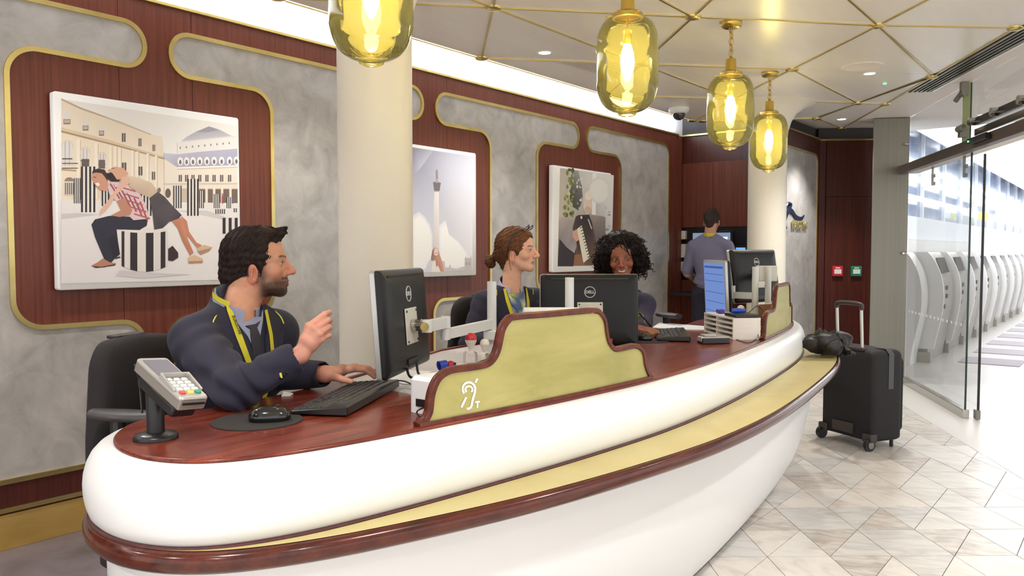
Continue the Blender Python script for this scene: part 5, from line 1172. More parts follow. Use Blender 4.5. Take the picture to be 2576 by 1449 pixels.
def skin_mat(name, rough=0.5, sss=0.12):
    m = vcol(name, rough, sss=sss); b = m.node_tree.nodes['Principled BSDF']; b.inputs['Subsurface Radius'].default_value = (0.012, 0.004, 0.002); b.inputs['Subsurface Scale'].default_value = 0.5; return m
M['skin'] = skin_mat('skin'); M['hair'] = vcol('hair_strands', 0.62, spec=0.22)
M['navy'] = pbr('navy_wool', C(33, 32, 53), 0.8, bump=(900, 0.12), sheen=0.06); M['shirt'] = pbr('pale_blue_shirt', C(150, 158, 186), 0.7, bump=(500, 0.05))
M['tie'] = pbr('dark_tie', C(40, 38, 52), 0.55); M['lanyard'] = pbr('yellow_lanyard', C(206, 196, 40), 0.5); M['piping'] = pbr('yellow_piping', C(222, 216, 70), 0.5)
M['chairf'] = pbr('black_chair_fabric', C(34, 29, 31), 0.9, bump=(700, 0.1)); M['arm_rubber'] = pbr('armrest_rubber', C(56, 52, 52), 0.45)
class Frame:
    def __init__(s, o, fwd, up, sc=1.0):
        s.o = Vector(o); s.f = Vector(fwd).normalized(); u_ = Vector(up); s.u = (u_-s.f*u_.dot(s.f)).normalized(); s.r = s.f.cross(s.u).normalized(); s.sc = sc
    def __call__(s, x, y, z): return s.o+(s.r*x+s.f*y+s.u*z)*s.sc
    def loc(s, Vv):
        d = Vv-np.array(tuple(s.o)); R = np.array([tuple(s.r), tuple(s.f), tuple(s.u)]); return d@R.T/s.sc
    def ax(s): return (s.r, s.f, s.u)
def head_ops(fr, female=False, smile=False, neck_to=None, jaw=1.0):
    c = fr.sc; H_ = []
    def e(p, r, k=0.012, sg='+'): H_.append((sg, ell(fr(*p), [v*c for v in r], fr.ax()), k*c))
    def rc(a, b, ra, rb, k=0.01, sg='+'): H_.append((sg, rcone(fr(*a), fr(*b), ra*c, rb*c), k*c))
    fj = 0.93 if female else 1.0
    e((0, -0.012, 0.025), (0.074, 0.09, 0.088), 0.001); e((0, 0.028, 0.032), (0.060, 0.060, 0.058), 0.02)
    e((0, 0.033, -0.028), (0.057*fj, 0.054, 0.072), 0.02); e((0, 0.03, -0.068), (0.047*fj*jaw, 0.052, 0.034), 0.015)
    e((0, 0.074, -0.088), (0.018*fj, 0.015, 0.016), 0.02)
    for s in (-1, 1):
        rc((s*0.051*fj*jaw, 0.004, -0.05), (s*0.018, 0.068, -0.09), 0.014, 0.014, 0.02)
        e((s*0.042, 0.055, -0.026), (0.02, 0.02, 0.018), 0.018)
        rc((s*0.008, 0.083, 0.0165), (s*0.043, 0.066, 0.016), 0.0075 if female else 0.0095, 0.008, 0.012)
        e((s*0.034, 0.092, -0.001), (0.0145, 0.0125, 0.0105), 0.012, '-')
    nl = 1.01 if female else 1.0; lf = -0.0035 if female else 0.0
    e((0, 0.078, -0.008), (0.017, 0.020, 0.030), 0.010); rc((0, 0.078, 0.016), (0, 0.088, 0.004), 0.010, 0.009, 0.01)
    rc((0, 0.086, 0.008), (0, 0.108*nl+0.002, -0.022), 0.0065, 0.0085, 0.010); e((0, 0.1075*nl+0.002, -0.030), (0.0105, 0.0115, 0.0092), 0.008)
    for s in (-1, 1): e((s*0.0115, 0.098, -0.033), (0.0075, 0.0095, 0.0075), 0.006); e((s*0.006, 0.103, -0.040), (0.0035, 0.005, 0.004), 0.003, '-')
    e((0, 0.080+lf, -0.056), (0.026, 0.014, 0.020), 0.012)
    w = 0.025 if smile else 0.021; up = 0.007 if smile else 0.0
    for s in (-1, 1):
        rc((s*w, 0.080+lf, -0.0605+up), (0, 0.0915+lf, -0.0575), 0.003, 0.0043, 0.004); rc((s*w, 0.080+lf, -0.0625+up), (0, 0.0900+lf, -0.0685), 0.003, 0.005, 0.004)
        rc((s*w*1.0, 0.088+lf, -0.0618+up), (0, 0.0975+lf, -0.0628), 0.0010, 0.0018, 0.003, '-')
        if smile: e((s*0.040, 0.062, -0.034), (0.016, 0.016, 0.014), 0.012)
        # eyelids
        e((s*0.0315, 0.0700, 0.0), (0.0145, 0.0134, 0.0126), 0.004)
        hgt = 0.0023 if smile else 0.0046
        e((s*0.0315, 0.0845, -0.0006), (0.0122, 0.012, hgt), 0.0015, '-')
        # ears
        ea = (fr.r*(s*0.94)+fr.f*-0.34, fr.f*0.94+fr.r*(s*0.34), fr.u); ec = fr(s*0.0755, -0.006, -0.028)
        H_.append(('+', ell(ec, (0.0075*c, 0.0175*c, 0.030*c), ea), 0.004*c))
        H_.append(('-', ell(ec+(fr.r*(s*0.0075)+fr.f*0.003+fr.u*0.003)*c, (0.0065*c, 0.0105*c, 0.019*c), ea), 0.003*c))
        H_.append(('+', rcone(ec+(fr.r*(s*0.0055)+fr.f*-0.004+fr.u*-0.012)*c, ec+(fr.r*(s*0.006)+fr.f*0.000+fr.u*0.014)*c, 0.0028*c, 0.0028*c), 0.003*c))
        H_.append(('+', rcone(fr(s*0.070, 0.004, -0.05), fr(s*0.072, 0.006, -0.044), 0.006*c, 0.005*c), 0.004*c))
    nk = neck_to if neck_to is not None else fr(0, -0.045, -0.17)
    H_.append(('+', rcone(fr(0, -0.022, -0.045), nk, (0.045 if female else 0.054)*c, (0.05 if female else 0.06)*c), 0.02*c))
    return H_
def face_cols(fr, Vv, base, lips, brow, beard=0.0, hairc=None, scalp=True, shadow_eye=0.75, red=0.12, bw=0.9):
    L_ = fr.loc(Vv); x, y, z = L_[:, 0], L_[:, 1], L_[:, 2]; ax_ = np.abs(x)
    c = np.tile(SKIN(base), (len(Vv), 1)); c *= (1+0.06*hsh(L_, 160.0))[:, None]
    def mix(m, col): c[:] = c*(1-m[:, None])+SKIN(col)[None]*m[:, None]
    sm = lambda v, a, b: np.clip((v-a)/(b-a), 0, 1)
    bl = [min(255, int(v)) for v in (base[0]*1.02, base[1]*0.82, base[2]*0.78)]
    mix(red*3*np.exp(-((ax_-0.042)**2+(z+0.03)**2)/0.0005)*(y > 0.03), bl); mix(red*3*np.exp(-(x**2+(z+0.028)**2)/0.00025)*(y > 0.085), bl)
    mix(red*3.5*(ax_ > 0.066)*(np.abs(z+0.028) < 0.04)*(np.abs(y+0.005) < 0.03)*1.0, bl)
    if hairc is not None and scalp:
        hl = 0.075-0.6*np.maximum(ax_-0.03, 0)
        mix(np.clip(sm(z, hl, hl+0.008)+sm(-y, 0.012, 0.02)*sm(z, -0.040, -0.034), 0, 1)*0.92, hairc)
    if beard > 0:
        jawm = sm(-z, 0.040, 0.060)*sm(y, 0.010, 0.022)*sm(-z+0.35*(y-0.06), -0.02, 0.055)
        side = sm(-z, 0.0, 0.04)*np.exp(-((y-0.022)/0.016)**2)*(ax_ > 0.035)
        must = np.exp(-((z+0.049)/0.007)**2)*(ax_ < 0.032)*(y > 0.07)
        ch = sm(-z, 0.070, 0.078)*(y > 0.03)
        nk_ = sm(z, -0.118, -0.100)
        m = nk_*np.clip(np.maximum.reduce([jawm*0.9, side*0.85, must*1.0, ch*1.0]), 0, 1)*beard*np.where((z > -0.1) | (y > -0.01), 1, 0.3)
        m *= np.clip(0.9+0.18*hsh(L_, 1900.0)+0.1*np.random.rand(len(L_)), 0, 1); mix(m, hairc)
    lm = np.exp(-(((z+0.0628+0.0*x)/0.0085)**4))*np.exp(-((ax_/0.024)**6))*(y > 0.078); mix(lm*0.75, lips)
    mix(np.exp(-(((z+0.0622-0.010*(ax_/0.02)**2*0)/0.0014)**2))*(ax_ < 0.024)*(y > 0.075)*0.8, [v*0.4 for v in lips])
    bz = 0.0185+0.004*np.exp(-((ax_-0.033)/0.015)**2); mix(np.exp(-(((z-bz)/0.0036)**4))*sm(ax_, 0.008, 0.013)*sm(-ax_, -0.052, -0.045)*(y > 0.05)*bw, brow)
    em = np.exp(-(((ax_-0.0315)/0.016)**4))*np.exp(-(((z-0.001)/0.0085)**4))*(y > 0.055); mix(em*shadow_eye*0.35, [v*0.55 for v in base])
    ls = np.exp(-(((ax_-0.0315)/0.0135)**4))*np.exp(-(((z-0.0042+4.0*(ax_-0.0315)**2)/0.0016)**2))*(y > 0.066); mix(ls*0.85, (34, 26, 26))
    return np.clip(c, 0, 1)
M['eye'] = pbr('eye_white', C(216, 210, 204), 0.12, coat=0.5); M['iris'] = pbr('dark_iris', C(44, 34, 28), 0.1, coat=0.6)
def eyes(fr, root, look=(0, 1, 0)):
    for s in (-1, 1):
        c = fr(s*0.0315, 0.0700, 0.0); mb = MB(); mb.ball(c, 0.0121*fr.sc, n=20); e = mb.build('eye', M['eye'], root, angle=80)
        d = (fr.r*look[0]+fr.f*look[1]+fr.u*look[2]).normalized(); x_ = d.orthogonal().normalized(); mb = MB()
        mb.lathe([(0.0005, 0.0126*fr.sc), (0.003*fr.sc, 0.0124*fr.sc), (0.0058*fr.sc, 0.0112*fr.sc)], c, 18, (x_, d.cross(x_), d)); mb.build('iris', M['iris'], e, angle=80)
def hand_ops(wr, kn, pip, dip, tip, thumb, sc=1.0, arm=None):
    o = []
    for k in range(4):
        o.append(('+', rcone(wr, kn[k], 0.0165*sc, 0.0118*sc), 0.010))
    for k in range(3): o.append(('+', rcone(Vector(kn[k])*0.55+Vector(wr)*0.45, Vector(kn[k+1])*0.55+Vector(wr)*0.45, 0.0145*sc, 0.0145*sc), 0.010))
    rr = (1.0, 1.03, 0.98, 0.86)
    for k in range(4):
        r = rr[k]*sc
        o.append(('+', rcone(kn[k], pip[k], 0.0102*r, 0.0088*r), 0.004)); o.append(('+', rcone(pip[k], dip[k], 0.0088*r, 0.0077*r), 0.0015)); o.append(('+', rcone(dip[k], tip[k], 0.0077*r, 0.0066*r), 0.0015))
        o.append(('+', ball(kn[k], 0.0112*r), 0.004))
    t0, t1, t2, t3 = thumb
    o += [('+', rcone(t0, t1, 0.0165*sc, 0.0115*sc), 0.010), ('+', rcone(t1, t2, 0.0115*sc, 0.0098*sc), 0.003), ('+', rcone(t2, t3, 0.0098*sc, 0.0078*sc), 0.0015)]
    if arm is not None: o.append(('+', rcone(wr, arm, 0.024*sc, 0.032*sc), 0.014)); o.append(('+', ball(wr, 0.022*sc), 0.01))
    return o
def skin_cols(Vv, base):
    c = np.tile(SKIN(base), (len(Vv), 1)); n = hsh(Vv, 120.0); c *= (1+0.08*n)[:, None]; c[:, 1:] *= (1-0.05*hsh(Vv, 60.0))[:, None]; return np.clip(c, 0, 1)
def strands(seeds, flow, n=7, step=0.012, r=0.0011, lift=0.0, jit=0.25, rnd=None):
    """hair locks: tubes marched along a flow field over the head; seeds: list of (pos, normal)"""
    V_, F_ = [], []; off = 0
    for p, nn in seeds:
        p = Vector(p); nn = Vector(nn); pts = [p.copy()]; d0 = None
        jv = Vector((rnd.uniform(-1, 1), rnd.uniform(-1, 1), rnd.uniform(-1, 1)))*jit
        m = n+rnd.randint(-2, 2)
        for k in range(m):
            q, d = flow(pts[-1], k); d = (d+jv*0.6).normalized(); pts.append(q+d*step*rnd.uniform(0.8, 1.2)+nn*lift)
        rad = [r*(0.35+0.65*math.sin(math.pi*(0.12+0.86*i/(len(pts)-1)))) for i in range(len(pts))]
        mb = MB(); mb.tube(pts, rad, 4, caps=False); V_.append(np.array([tuple(v) for v in mb.v])); F_.append(np.array(mb.f)+off); off += len(mb.v)
    return np.concatenate(V_), np.concatenate(F_)
from mathutils.bvhtree import BVHTree
def bvh_of(parts):
    vs = np.concatenate([p[0] for p in parts]).tolist(); fs = []; off = 0
    for v, f in parts: fs += [tuple(int(i)+off for i in r) for r in f]; off += len(v)
    return BVHTree.FromPolygons(vs, fs)
def patch(name, mat, parent, bvh, fr, rows, off, th=0.002, nx=8, back=0.6):
    """garment piece: rows of ((x0,z0),(x1,z1)) in the torso frame, pressed onto the surface along -forward"""
    G_ = []
    for (a, b) in rows:
        row = []
        for i in range(nx+1):
            t = i/nx; x = a[0]+(b[0]-a[0])*t; z = a[1]+(b[1]-a[1])*t
            h = hit(bvh, fr, x, z, back)
            row.append((h[0], h[1] if h[1].dot(fr.f) > 0 else -h[1]))
        G_.append(row)
    mb = MB(); top = [[p+n*off for p, n in r] for r in G_]
    mb.loft(top, closed=False)
    ed = [r[0] for r in G_]+[q for q in G_[-1][1:]]+[r[-1] for r in G_[::-1][1:]]+[q for q in G_[0][::-1][1:-1]]
    mb.loft([[p+n*off for p, n in ed], [p+n*(off-th) for p, n in ed]], closed=True)
    return mb.build(name, mat, parent, angle=50)

def hit(bv, fr, x, z, back=0.6):
    y = 0.135 if z < -0.12 else 0.135+(z+0.12)/0.16*(0.075-0.135)
    y -= 0.9*x*x/0.16
    return bv.find_nearest(fr(x, y, z))
# =================================================================== CHAIRS
def office_chair(label, c, face, top, arms=(True, True), arm_z=0.86, w=0.44):
    f = Vector((face[0], face[1], 0)).normalized(); e = Vector((-f.y, f.x, 0))
    t = thing('office_chair', label, 'chair', (c[0], c[1], 0), group='black office chairs')
    b = Vector((c[0], c[1], 0))
    def Q(x, y, z): return b+e*x+f*y+Z*z
    h0 = top-0.52; lp = round_poly([(-w/2+0.02, h0), (w/2-0.02, h0), (w/2, h0+0.25), (w/2-0.03, top-0.01), (0, top+0.005), (-w/2+0.03, top-0.01), (-w/2, h0+0.25)], [0.06, 0.06, 0.1, 0.09, 0.4, 0.09, 0.1], 6)
    def ring(o, y): return [Q(p[0], y+0.10*(p[0]/w)**2*1.2+0.02*math.sin((p[1]-h0)*4), p[1]) for p in [(a*(1-2*o/w), top-0.26+(b-top+0.26)*(1-2*o/0.52)) for a, b in lp]]
    mb = MB(); mb.loft([ring(0.012, -0.045), ring(0.0, -0.035), ring(0.0, 0.0), ring(0.012, 0.018), ring(0.05, 0.026), ring(0.11, 0.028), ring(0.2, 0.029)], True, (1, 1)); mb.build('backrest', M['chairf'], t, angle=60)
    mb = MB(); mb.box(Q(0, -0.02, top+0.001), (0.13, 0.04, 0.010), (e, f, Z)); bevel(mb.build('headrest_tab', M['black'], t), 0.004)
    mb = MB(); mb.tube([Q(0, -0.06, h0+0.25), Q(0, -0.09, h0-0.02), Q(0, 0.0, 0.40)], 0.025, 8); mb.build('spine', M['black'], t)
    lp2 = round_poly([(-0.24, 0.02), (0.24, 0.02), (0.24, 0.48), (-0.24, 0.48)], 0.08, 6)
    mb = MB(); mb.loft([[Q(p[0], p[1], 0.41) for p in offset_loop(lp2, -0.02)], [Q(p[0], p[1], 0.43) for p in lp2], [Q(p[0], p[1], 0.47) for p in lp2], [Q(p[0], p[1], 0.49) for p in offset_loop(lp2, -0.03)]], True, (1, 1)); mb.build('seat', M['chairf'], t, angle=60)
    mb = MB(); mb.tube([Q(0, 0.25, 0.41), Q(0, 0.25, 0.09)], 0.03, 14); mb.build('gas_lift', M['black'], t)
    for k in range(5):
        a = k*2*math.pi/5+0.3; d = e*math.cos(a)+f*math.sin(a); mb = MB(); mb.tube([Q(0, 0.25, 0.1), Q(0, 0.25, 0.07)+d*0.28], [0.025, 0.016], 8); lg = mb.build('leg', M['black'], t)
        mb = MB(); mb.tube([Q(0, 0.25, 0.028)+d*0.28+d.cross(Z)*0.02, Q(0, 0.25, 0.028)+d*0.28-d.cross(Z)*0.02], 0.027, 12); mb.build('castor', M['black'], lg)
    for s, on in zip((-1, 1), arms):
        if not on: continue
        mb = MB(); rings = []
        for k in range(9):
            y = 0.075+0.20*k/8; ww = 0.042*math.sin(math.pi*(0.12+0.76*k/8))**0.5; hh = 0.016
            rings.append([Q(s*0.27+ww*math.cos(a), y, arm_z+hh*math.sin(a)) for a in [2*math.pi*i/14 for i in range(14)]])
        mb.loft(rings, True, (1, 1)); mb.build('arm_pad', M['arm_rubber'], t, angle=60)
        mb = MB(); mb.tube([Q(s*0.27, 0.15, arm_z-0.01), Q(s*0.28, 0.16, 0.5), Q(s*0.2, 0.2, 0.42)], 0.02, 10); mb.build('arm_post', M['black'], t)
    return t
office_chair('black fabric office chair behind the seated man, its rounded back at the photo\'s left', (-1.15, 2.40), (0.98, -0.19), 1.045, arm_z=0.862)
# =================================================================== SEATED MAN WITH RAISED HAND
hf = Frame((-0.814, 2.53, 1.258), (0.972, 0.23, 0.05), (-0.04, 0, 1), 1.0)
nb = V(-0.842, 2.455, 1.118)
tf = Frame(nb, (0.82, -0.57, -0.12), (0.17, -0.05, 1))
man = None
hops = head_ops(hf, neck_to=nb-V(0.012, 0, 0.03), jaw=1.04)
hV, hF = sculpt(hops, 0.0021)
hC = face_cols(hf, hV, (206, 150, 122), (176, 96, 88), (44, 32, 28), 1.0, (40, 29, 25), red=0.14)
# right hand, raised
Yr = 2.25
kn = [at_y(777, 821, Yr+0.012), at_y(792, 828, Yr), at_y(803, 839, Yr), at_y(808, 853, Yr+0.008)]
pip = [at_y(817, 790, Yr+0.035), at_y(825, 805, Yr+0.03), at_y(827, 823, Yr+0.03), at_y(828, 843, Yr+0.035)]
dip = [at_y(829, 786, Yr+0.065), at_y(831, 806, Yr+0.055), at_y(830, 825, Yr+0.055), at_y(828, 845, Yr+0.055)]
tip = [at_y(824, 790, Yr+0.085), at_y(822, 812, Yr+0.068), at_y(820, 830, Yr+0.066), at_y(818, 848, Yr+0.066)]
wr = at_y(757, 892, Yr+0.005); elbR = V(-0.755, 2.15, 0.922)
th = [at_y(766, 868, Yr+0.03), at_y(788, 842, Yr+0.06), at_y(806, 818, Yr+0.085), at_y(818, 800, Yr+0.10)]
fa = (elbR-wr).normalized()
rV, rF = sculpt(hand_ops(wr, kn, pip, dip, tip, th, 1.0, wr+fa*0.10), 0.0024)
# left hand on the keyboard
Zk = 0.905
def lz(x, y, z): return on_z(x, y, z)
wl = V(-0.575, 2.435, 0.922)
kl = [V(-0.500, 2.462, 0.934), V(-0.496, 2.485, 0.936), V(-0.500, 2.507, 0.932), V(-0.508, 2.526, 0.925)]
pl = [V(-0.462, 2.480, 0.929), V(-0.456, 2.502, 0.930), V(-0.460, 2.524, 0.927), V(-0.470, 2.543, 0.921)]
dl_ = [V(-0.444, 2.488, 0.914), V(-0.436, 2.510, 0.914), V(-0.441, 2.531, 0.912), V(-0.453, 2.55, 0.909)]
tl_ = [V(-0.434, 2.492, 0.903), V(-0.425, 2.514, 0.903), V(-0.431, 2.535, 0.903), V(-0.444, 2.553, 0.903)]
tml = [V(-0.560, 2.425, 0.918), V(-0.532, 2.408, 0.915), V(-0.508, 2.402, 0.909), V(-0.490, 2.405, 0.904)]
elbL = V(-0.80, 2.56, 0.905); fl_ = (elbL-wl).normalized()
lV, lF = sculpt(hand_ops(wl, kl, pl, dl_, tl_, tml, 1.0, wl+fl_*0.10), 0.0024)
# hidden trunk and legs keep the figure whole
bV, bF = sculpt([('+', rcone(nb-V(0.01, 0, 0.02), V(-0.93, 2.45, 0.95), 0.055, 0.10), 0.03), ('+', rcone(V(-0.93, 2.45, 0.95), V(-1.0, 2.47, 0.58), 0.10, 0.11), 0.03),
                 ('+', rcone(wr+fa*0.08, elbR, 0.03, 0.036), 0.01), ('+', rcone(wl+fl_*0.08, elbL, 0.03, 0.036), 0.01)], 0.008)
man = np_mesh('person', [(hV, hF), (rV, rF), (lV, lF), (bV, bF)], M['skin'], None, np.concatenate([hC, skin_cols(rV, (212, 150, 128)), skin_cols(lV, (214, 154, 130)), skin_cols(bV, (206, 150, 122))]), org=(-0.95, 2.45, 0.5))
tag(man, 'seated bearded man in navy suit jacket with yellow lanyard, raising one hand', 'person')
eyes(hf, man, (0, 1, 0.05))
# jacket
shR, shL = tf(0.128, -0.02, -0.095), tf(-0.150, -0.012, -0.080)
pel = V(-0.96, 2.47, 0.58)
def folds(P):
    a = np.zeros(len(P)); e = np.array(tuple(elbR)); d = np.sqrt(((P-e)**2).sum(1)); w = np.exp(-(d/0.13)**2)
    a += 0.0075*w*np.sin(P[:, 2]*95+P[:, 0]*62+2.0*np.sin(P[:, 0]*33+P[:, 1]*20))
    s_ = np.array(tuple(shR*0.55+elbR*0.45)); d = np.sqrt(((P-s_)**2).sum(1)); a += 0.0045*np.exp(-(d/0.12)**2)*np.sin(P[:, 2]*70-P[:, 0]*55+1.5*np.sin(P[:, 1]*30))
    m_ = np.array(tuple(wr*0.5+elbR*0.5)); d = np.sqrt(((P-m_)**2).sum(1)); a += 0.003*np.exp(-(d/0.10)**2)*np.sin(P[:, 0]*80+P[:, 2]*30)
    return a+0.0018*hsh(P, 38.0)
jk = [('+', ell(tf(0.0, -0.018, -0.18), (0.155, 0.115, 0.185), tf.ax()), 0.001), ('+', rcone(tf(0, -0.02, -0.2), pel, 0.145, 0.155), 0.06),
      ('+', rcone(tf(0.035, -0.03, -0.03), shR, 0.056, 0.066), 0.05), ('+', rcone(tf(-0.05, -0.015, -0.035), shL, 0.062, 0.070), 0.05),
      ('+', rcone(shR, elbR, 0.076, 0.058), 0.03), ('+', rcone(elbR, wr+fa*0.030, 0.056, 0.045), 0.02),
      ('+', rcone(shL, elbL, 0.076, 0.060), 0.03), ('+', rcone(elbL, wl+fl_*0.020, 0.058, 0.042), 0.02),
      ('+', rcone(tf(0, -0.052, -0.02), tf(0, -0.056, 0.02), 0.062, 0.058), 0.03)]
# open cuffs, open neck
jk += [('-', rcone(wr+fa*0.055, wr-fa*0.03, 0.034, 0.042), 0.006), ('-', rcone(wl+fl_*0.045, wl-fl_*0.03, 0.031, 0.038), 0.006), ('-', rcone(tf(0, 0.01, 0.09), tf(0, 0.012, -0.03), 0.064, 0.05), 0.01)]
def cut(c, n, k=0.004):
    c, n = A3(c), A3(n)
    f = lambda P: -((P-c)@n); f.bb = (c-3, c+3); return ('&', f, k)
jV, jF = sculpt(jk, 0.0046, post=folds)
jacket = np_mesh('jacket', [(jV, jF)], M['navy'], man)
bv = bvh_of([(jV, jF)]); ba = bv
tV_, tF_ = sculpt(jk[:4]+jk[8:9]+jk[-1:], 0.006); bv = bvh_of([(tV_, tF_)])
def tR(*rows): return rows
patch('shirt_front', M['shirt'], man, bv, tf, [((0.055, 0.035), (-0.055, 0.035)), ((0.050, -0.01), (-0.046, -0.01)), ((0.028, -0.05), (-0.024, -0.05)), ((0.014, -0.10), (-0.012, -0.10)), ((0.006, -0.15), (-0.005, -0.15)), ((0.002, -0.20), (-0.002, -0.20))], 0.0025, 0.004, 10)
patch('tie', M['tie'], man, bv, tf, [((0.018, 0.008), (-0.018, 0.008)), ((0.013, -0.025), (-0.013, -0.025)), ((0.019, -0.05), (-0.019, -0.05)), ((0.026, -0.14), (-0.026, -0.14)), ((0.032, -0.26), (-0.032, -0.26))], 0.0065, 0.004, 6)
for s in (1, -1):
    patch('lapel', M['navy'], man, bv, tf, [((s*0.082, 0.045), (s*0.058, 0.05)), ((s*0.105, 0.0), (s*0.056, 0.0)), ((s*0.118, -0.045), (s*0.052, -0.05)), ((s*0.100, -0.058), (s*0.040, -0.065)), ((s*0.122, -0.068), (s*0.034, -0.08)), ((s*0.100, -0.12), (s*0.022, -0.13)), ((s*0.060, -0.19), (s*0.008, -0.19)), ((s*0.012, -0.25), (s*0.000, -0.25))], 0.010, 0.007, 8)
    pts = [];
    for x, z in ((0.106, 0.012), (0.112, -0.008), (0.117, -0.028), (0.119, -0.046)):
        h = hit(bv, tf, s*x, z); pts.append(h[0]+tf.f*0.014)
    mb = MB(); mb.tube(smooth_path(pts, 4), 0.0022, 6); mb.build('piping', M['piping'], man, angle=80)
# shirt collar and stand
def collar(fr, r0, z0, z1, mat, open_=0.35, th=0.003, tilt=0.02, nm='shirt_collar', r1=None, par=None, yo=-0.02, fl=1.0):
    r1 = r1 or r0*0.95; rows = []
    for z, r in ((z0, r0), ((z0+z1)/2, (r0+r1)/2), (z1, r1), (z1, r1+th*2), ((z0+z1)/2, (r0+r1)/2+0.007*fl), (z0-0.008, r0+0.016*fl)):
        rows.append([fr(r*math.sin(a), yo+r*1.05*math.cos(a), z+tilt*-math.cos(a)) for a in [open_+(2*math.pi-2*open_)*i/28 for i in range(29)]])
    mb = MB(); mb.loft(rows, closed=False); return mb.build(nm, mat, par, angle=60)
collar(tf, 0.066, -0.012, 0.034, M['shirt'], 0.30, par=man, tilt=0.028)
# lanyard: over the shoulders and down the chest
for s, rows in ((1, [((0.074, 0.062), (0.054, 0.066)), ((0.078, 0.02), (0.058, 0.02)), ((0.070, -0.06), (0.052, -0.06)), ((0.052, -0.14), (0.036, -0.14)), ((0.028, -0.22), (0.012, -0.22)), ((0.012, -0.30), (-0.004, -0.30))]),
                (-1, [((-0.050, 0.02), (-0.064, 0.02)), ((-0.050, -0.06), (-0.064, -0.06)), ((-0.036, -0.14), (-0.050, -0.14)), ((-0.014, -0.22), (-0.028, -0.22)), ((0.004, -0.30), (-0.012, -0.30))])):
    ly = patch('lanyard', M['lanyard'], man, bv, tf, rows, 0.0165 if s > 0 else 0.015, 0.0015, 3)
pts = [tf(0.066*math.sin(a)*1.12, -0.02+0.066*1.1*math.cos(a), 0.034-0.02*math.cos(a)) for a in [0.9+(2*math.pi-1.8)*i/20 for i in range(21)]]
mb = MB(); mb.loft([[p-tf.u*0.008 for p in pts], [p+tf.u*0.008 for p in pts]], closed=False); mb.build('lanyard', M['lanyard'], man)
ha, hb_ = hit(bv, tf, 0.067, 0.012), hit(bv, tf, 0.056, -0.075); tx = (hb_[0]-ha[0]).normalized(); tn = (ha[1]+hb_[1]).normalized(); ty = tn.cross(tx).normalized(); tm_ = hit(bv, tf, 0.0635, -0.03)
text_obj('lanyard_text', 'EUROSTAR', 0.0125, M['black'], tm_[0]+tm_[1]*0.0225, tx, ty, man, 0.0006, True)
mb = MB(); h = hit(bv, tf, 0.002, -0.145); mb.tube(smooth_path([h[0]+tf.f*0.013+tf.u*0.012, h[0]+tf.f*0.013+tf.r*0.006, h[0]+tf.f*0.013-tf.u*0.004-tf.r*0.004, h[0]+tf.f*0.013-tf.u*0.01+tf.r*0.002], 4), 0.0016, 6); mb.build('tie_pin', M['piping'], man)
# cuff buttons
b1 = ba.find_nearest(at_y(724, 954, 2.12)); mb = MB(); mb.box(b1[0]+b1[1]*0.003, (0.006, 0.004, 0.014), (V(1, 0, 0.2).normalized(), b1[1], V(-0.2, 0, 1).normalized())); mb.build('cuff_tab', M['piping'], man)
for k in range(3):
    b1 = ba.find_nearest(at_y(733+k*10, 966-k*4, 2.12)); mb = MB(); mb.ball(b1[0]+b1[1]*0.002, 0.0045, n=8); mb.build('button', M['black'], man)
# trousers
tV, tF = sculpt([('+', rcone(V(-0.98, 2.40, 0.56), V(-0.56, 2.30, 0.55), 0.095, 0.075), 0.02), ('+', rcone(V(-0.98, 2.54, 0.56), V(-0.56, 2.50, 0.55), 0.095, 0.075), 0.05),
                 ('+', rcone(V(-0.56, 2.30, 0.55), V(-0.60, 2.30, 0.10), 0.07, 0.055), 0.02), ('+', rcone(V(-0.56, 2.50, 0.55), V(-0.60, 2.50, 0.10), 0.07, 0.055), 0.02)], 0.01)
np_mesh('trousers', [(tV, tF)], M['navy'], man)
for y in (2.30, 2.50):
    sV, sF = sculpt([('+', rcone(V(-0.62, y, 0.05), V(-0.45, y, 0.035), 0.045, 0.035), 0.01)], 0.008); np_mesh('shoe', [(sV, sF)], M['gloss_black'], man)
# hair
def hairsurf(P): return 0.0009*np.sin(hf.loc(P)[:, 2]*260+hf.loc(P)[:, 0]*150+2*np.sin(hf.loc(P)[:, 1]*50))+0.0010*hsh(P, 120.0)
ho = [('+', ell(hf(0, -0.016, 0.030), (0.0805, 0.0945, 0.094), hf.ax()), 0.001), ('+', ell(hf(0, 0.030, 0.070), (0.062, 0.056, 0.050), hf.ax()), 0.02), ('+', rcone(hf(0, -0.058, -0.03), hf(0, -0.056, -0.088), 0.057, 0.044), 0.02),
      ('+', rcone(hf(-0.03, 0.070, 0.094), hf(0.012, 0.092, 0.106), 0.020, 0.008), 0.012), ('+', rcone(hf(0.012, 0.075, 0.094), hf(0.02, 0.093, 0.094), 0.016, 0.006), 0.01), ('+', rcone(hf(0.075, 0.018, 0.0), hf(0.073, 0.016, -0.03), 0.006, 0.004), 0.01), ('+', rcone(hf(-0.075, 0.018, 0.0), hf(-0.073, 0.016, -0.03), 0.006, 0.004), 0.01),
      ('-', ell(hf(0, 0.105, 0.020), (0.075, 0.060, 0.064), hf.ax()), 0.008), ('-', ell(hf(0, 0.085, -0.05), (0.12, 0.062, 0.075), hf.ax()), 0.006)]
for s in (-1, 1): ho.append(('-', ell(hf(s*0.08, -0.004, -0.030), (0.03, 0.021, 0.034), hf.ax()), 0.004)); ho.append(('-', ell(hf(s*0.08, 0.01, -0.08), (0.05, 0.045, 0.045), hf.ax()), 0.004)); ho.append(('-', ell(hf(s*0.066, 0.070, 0.055), (0.03, 0.026, 0.04), hf.ax()), 0.006))
gV, gF = sculpt(ho, 0.0026, post=hairsurf)
rnd = random.Random(5); hb = bvh_of([(gV, gF)])
seeds = []; nvv = len(gV)
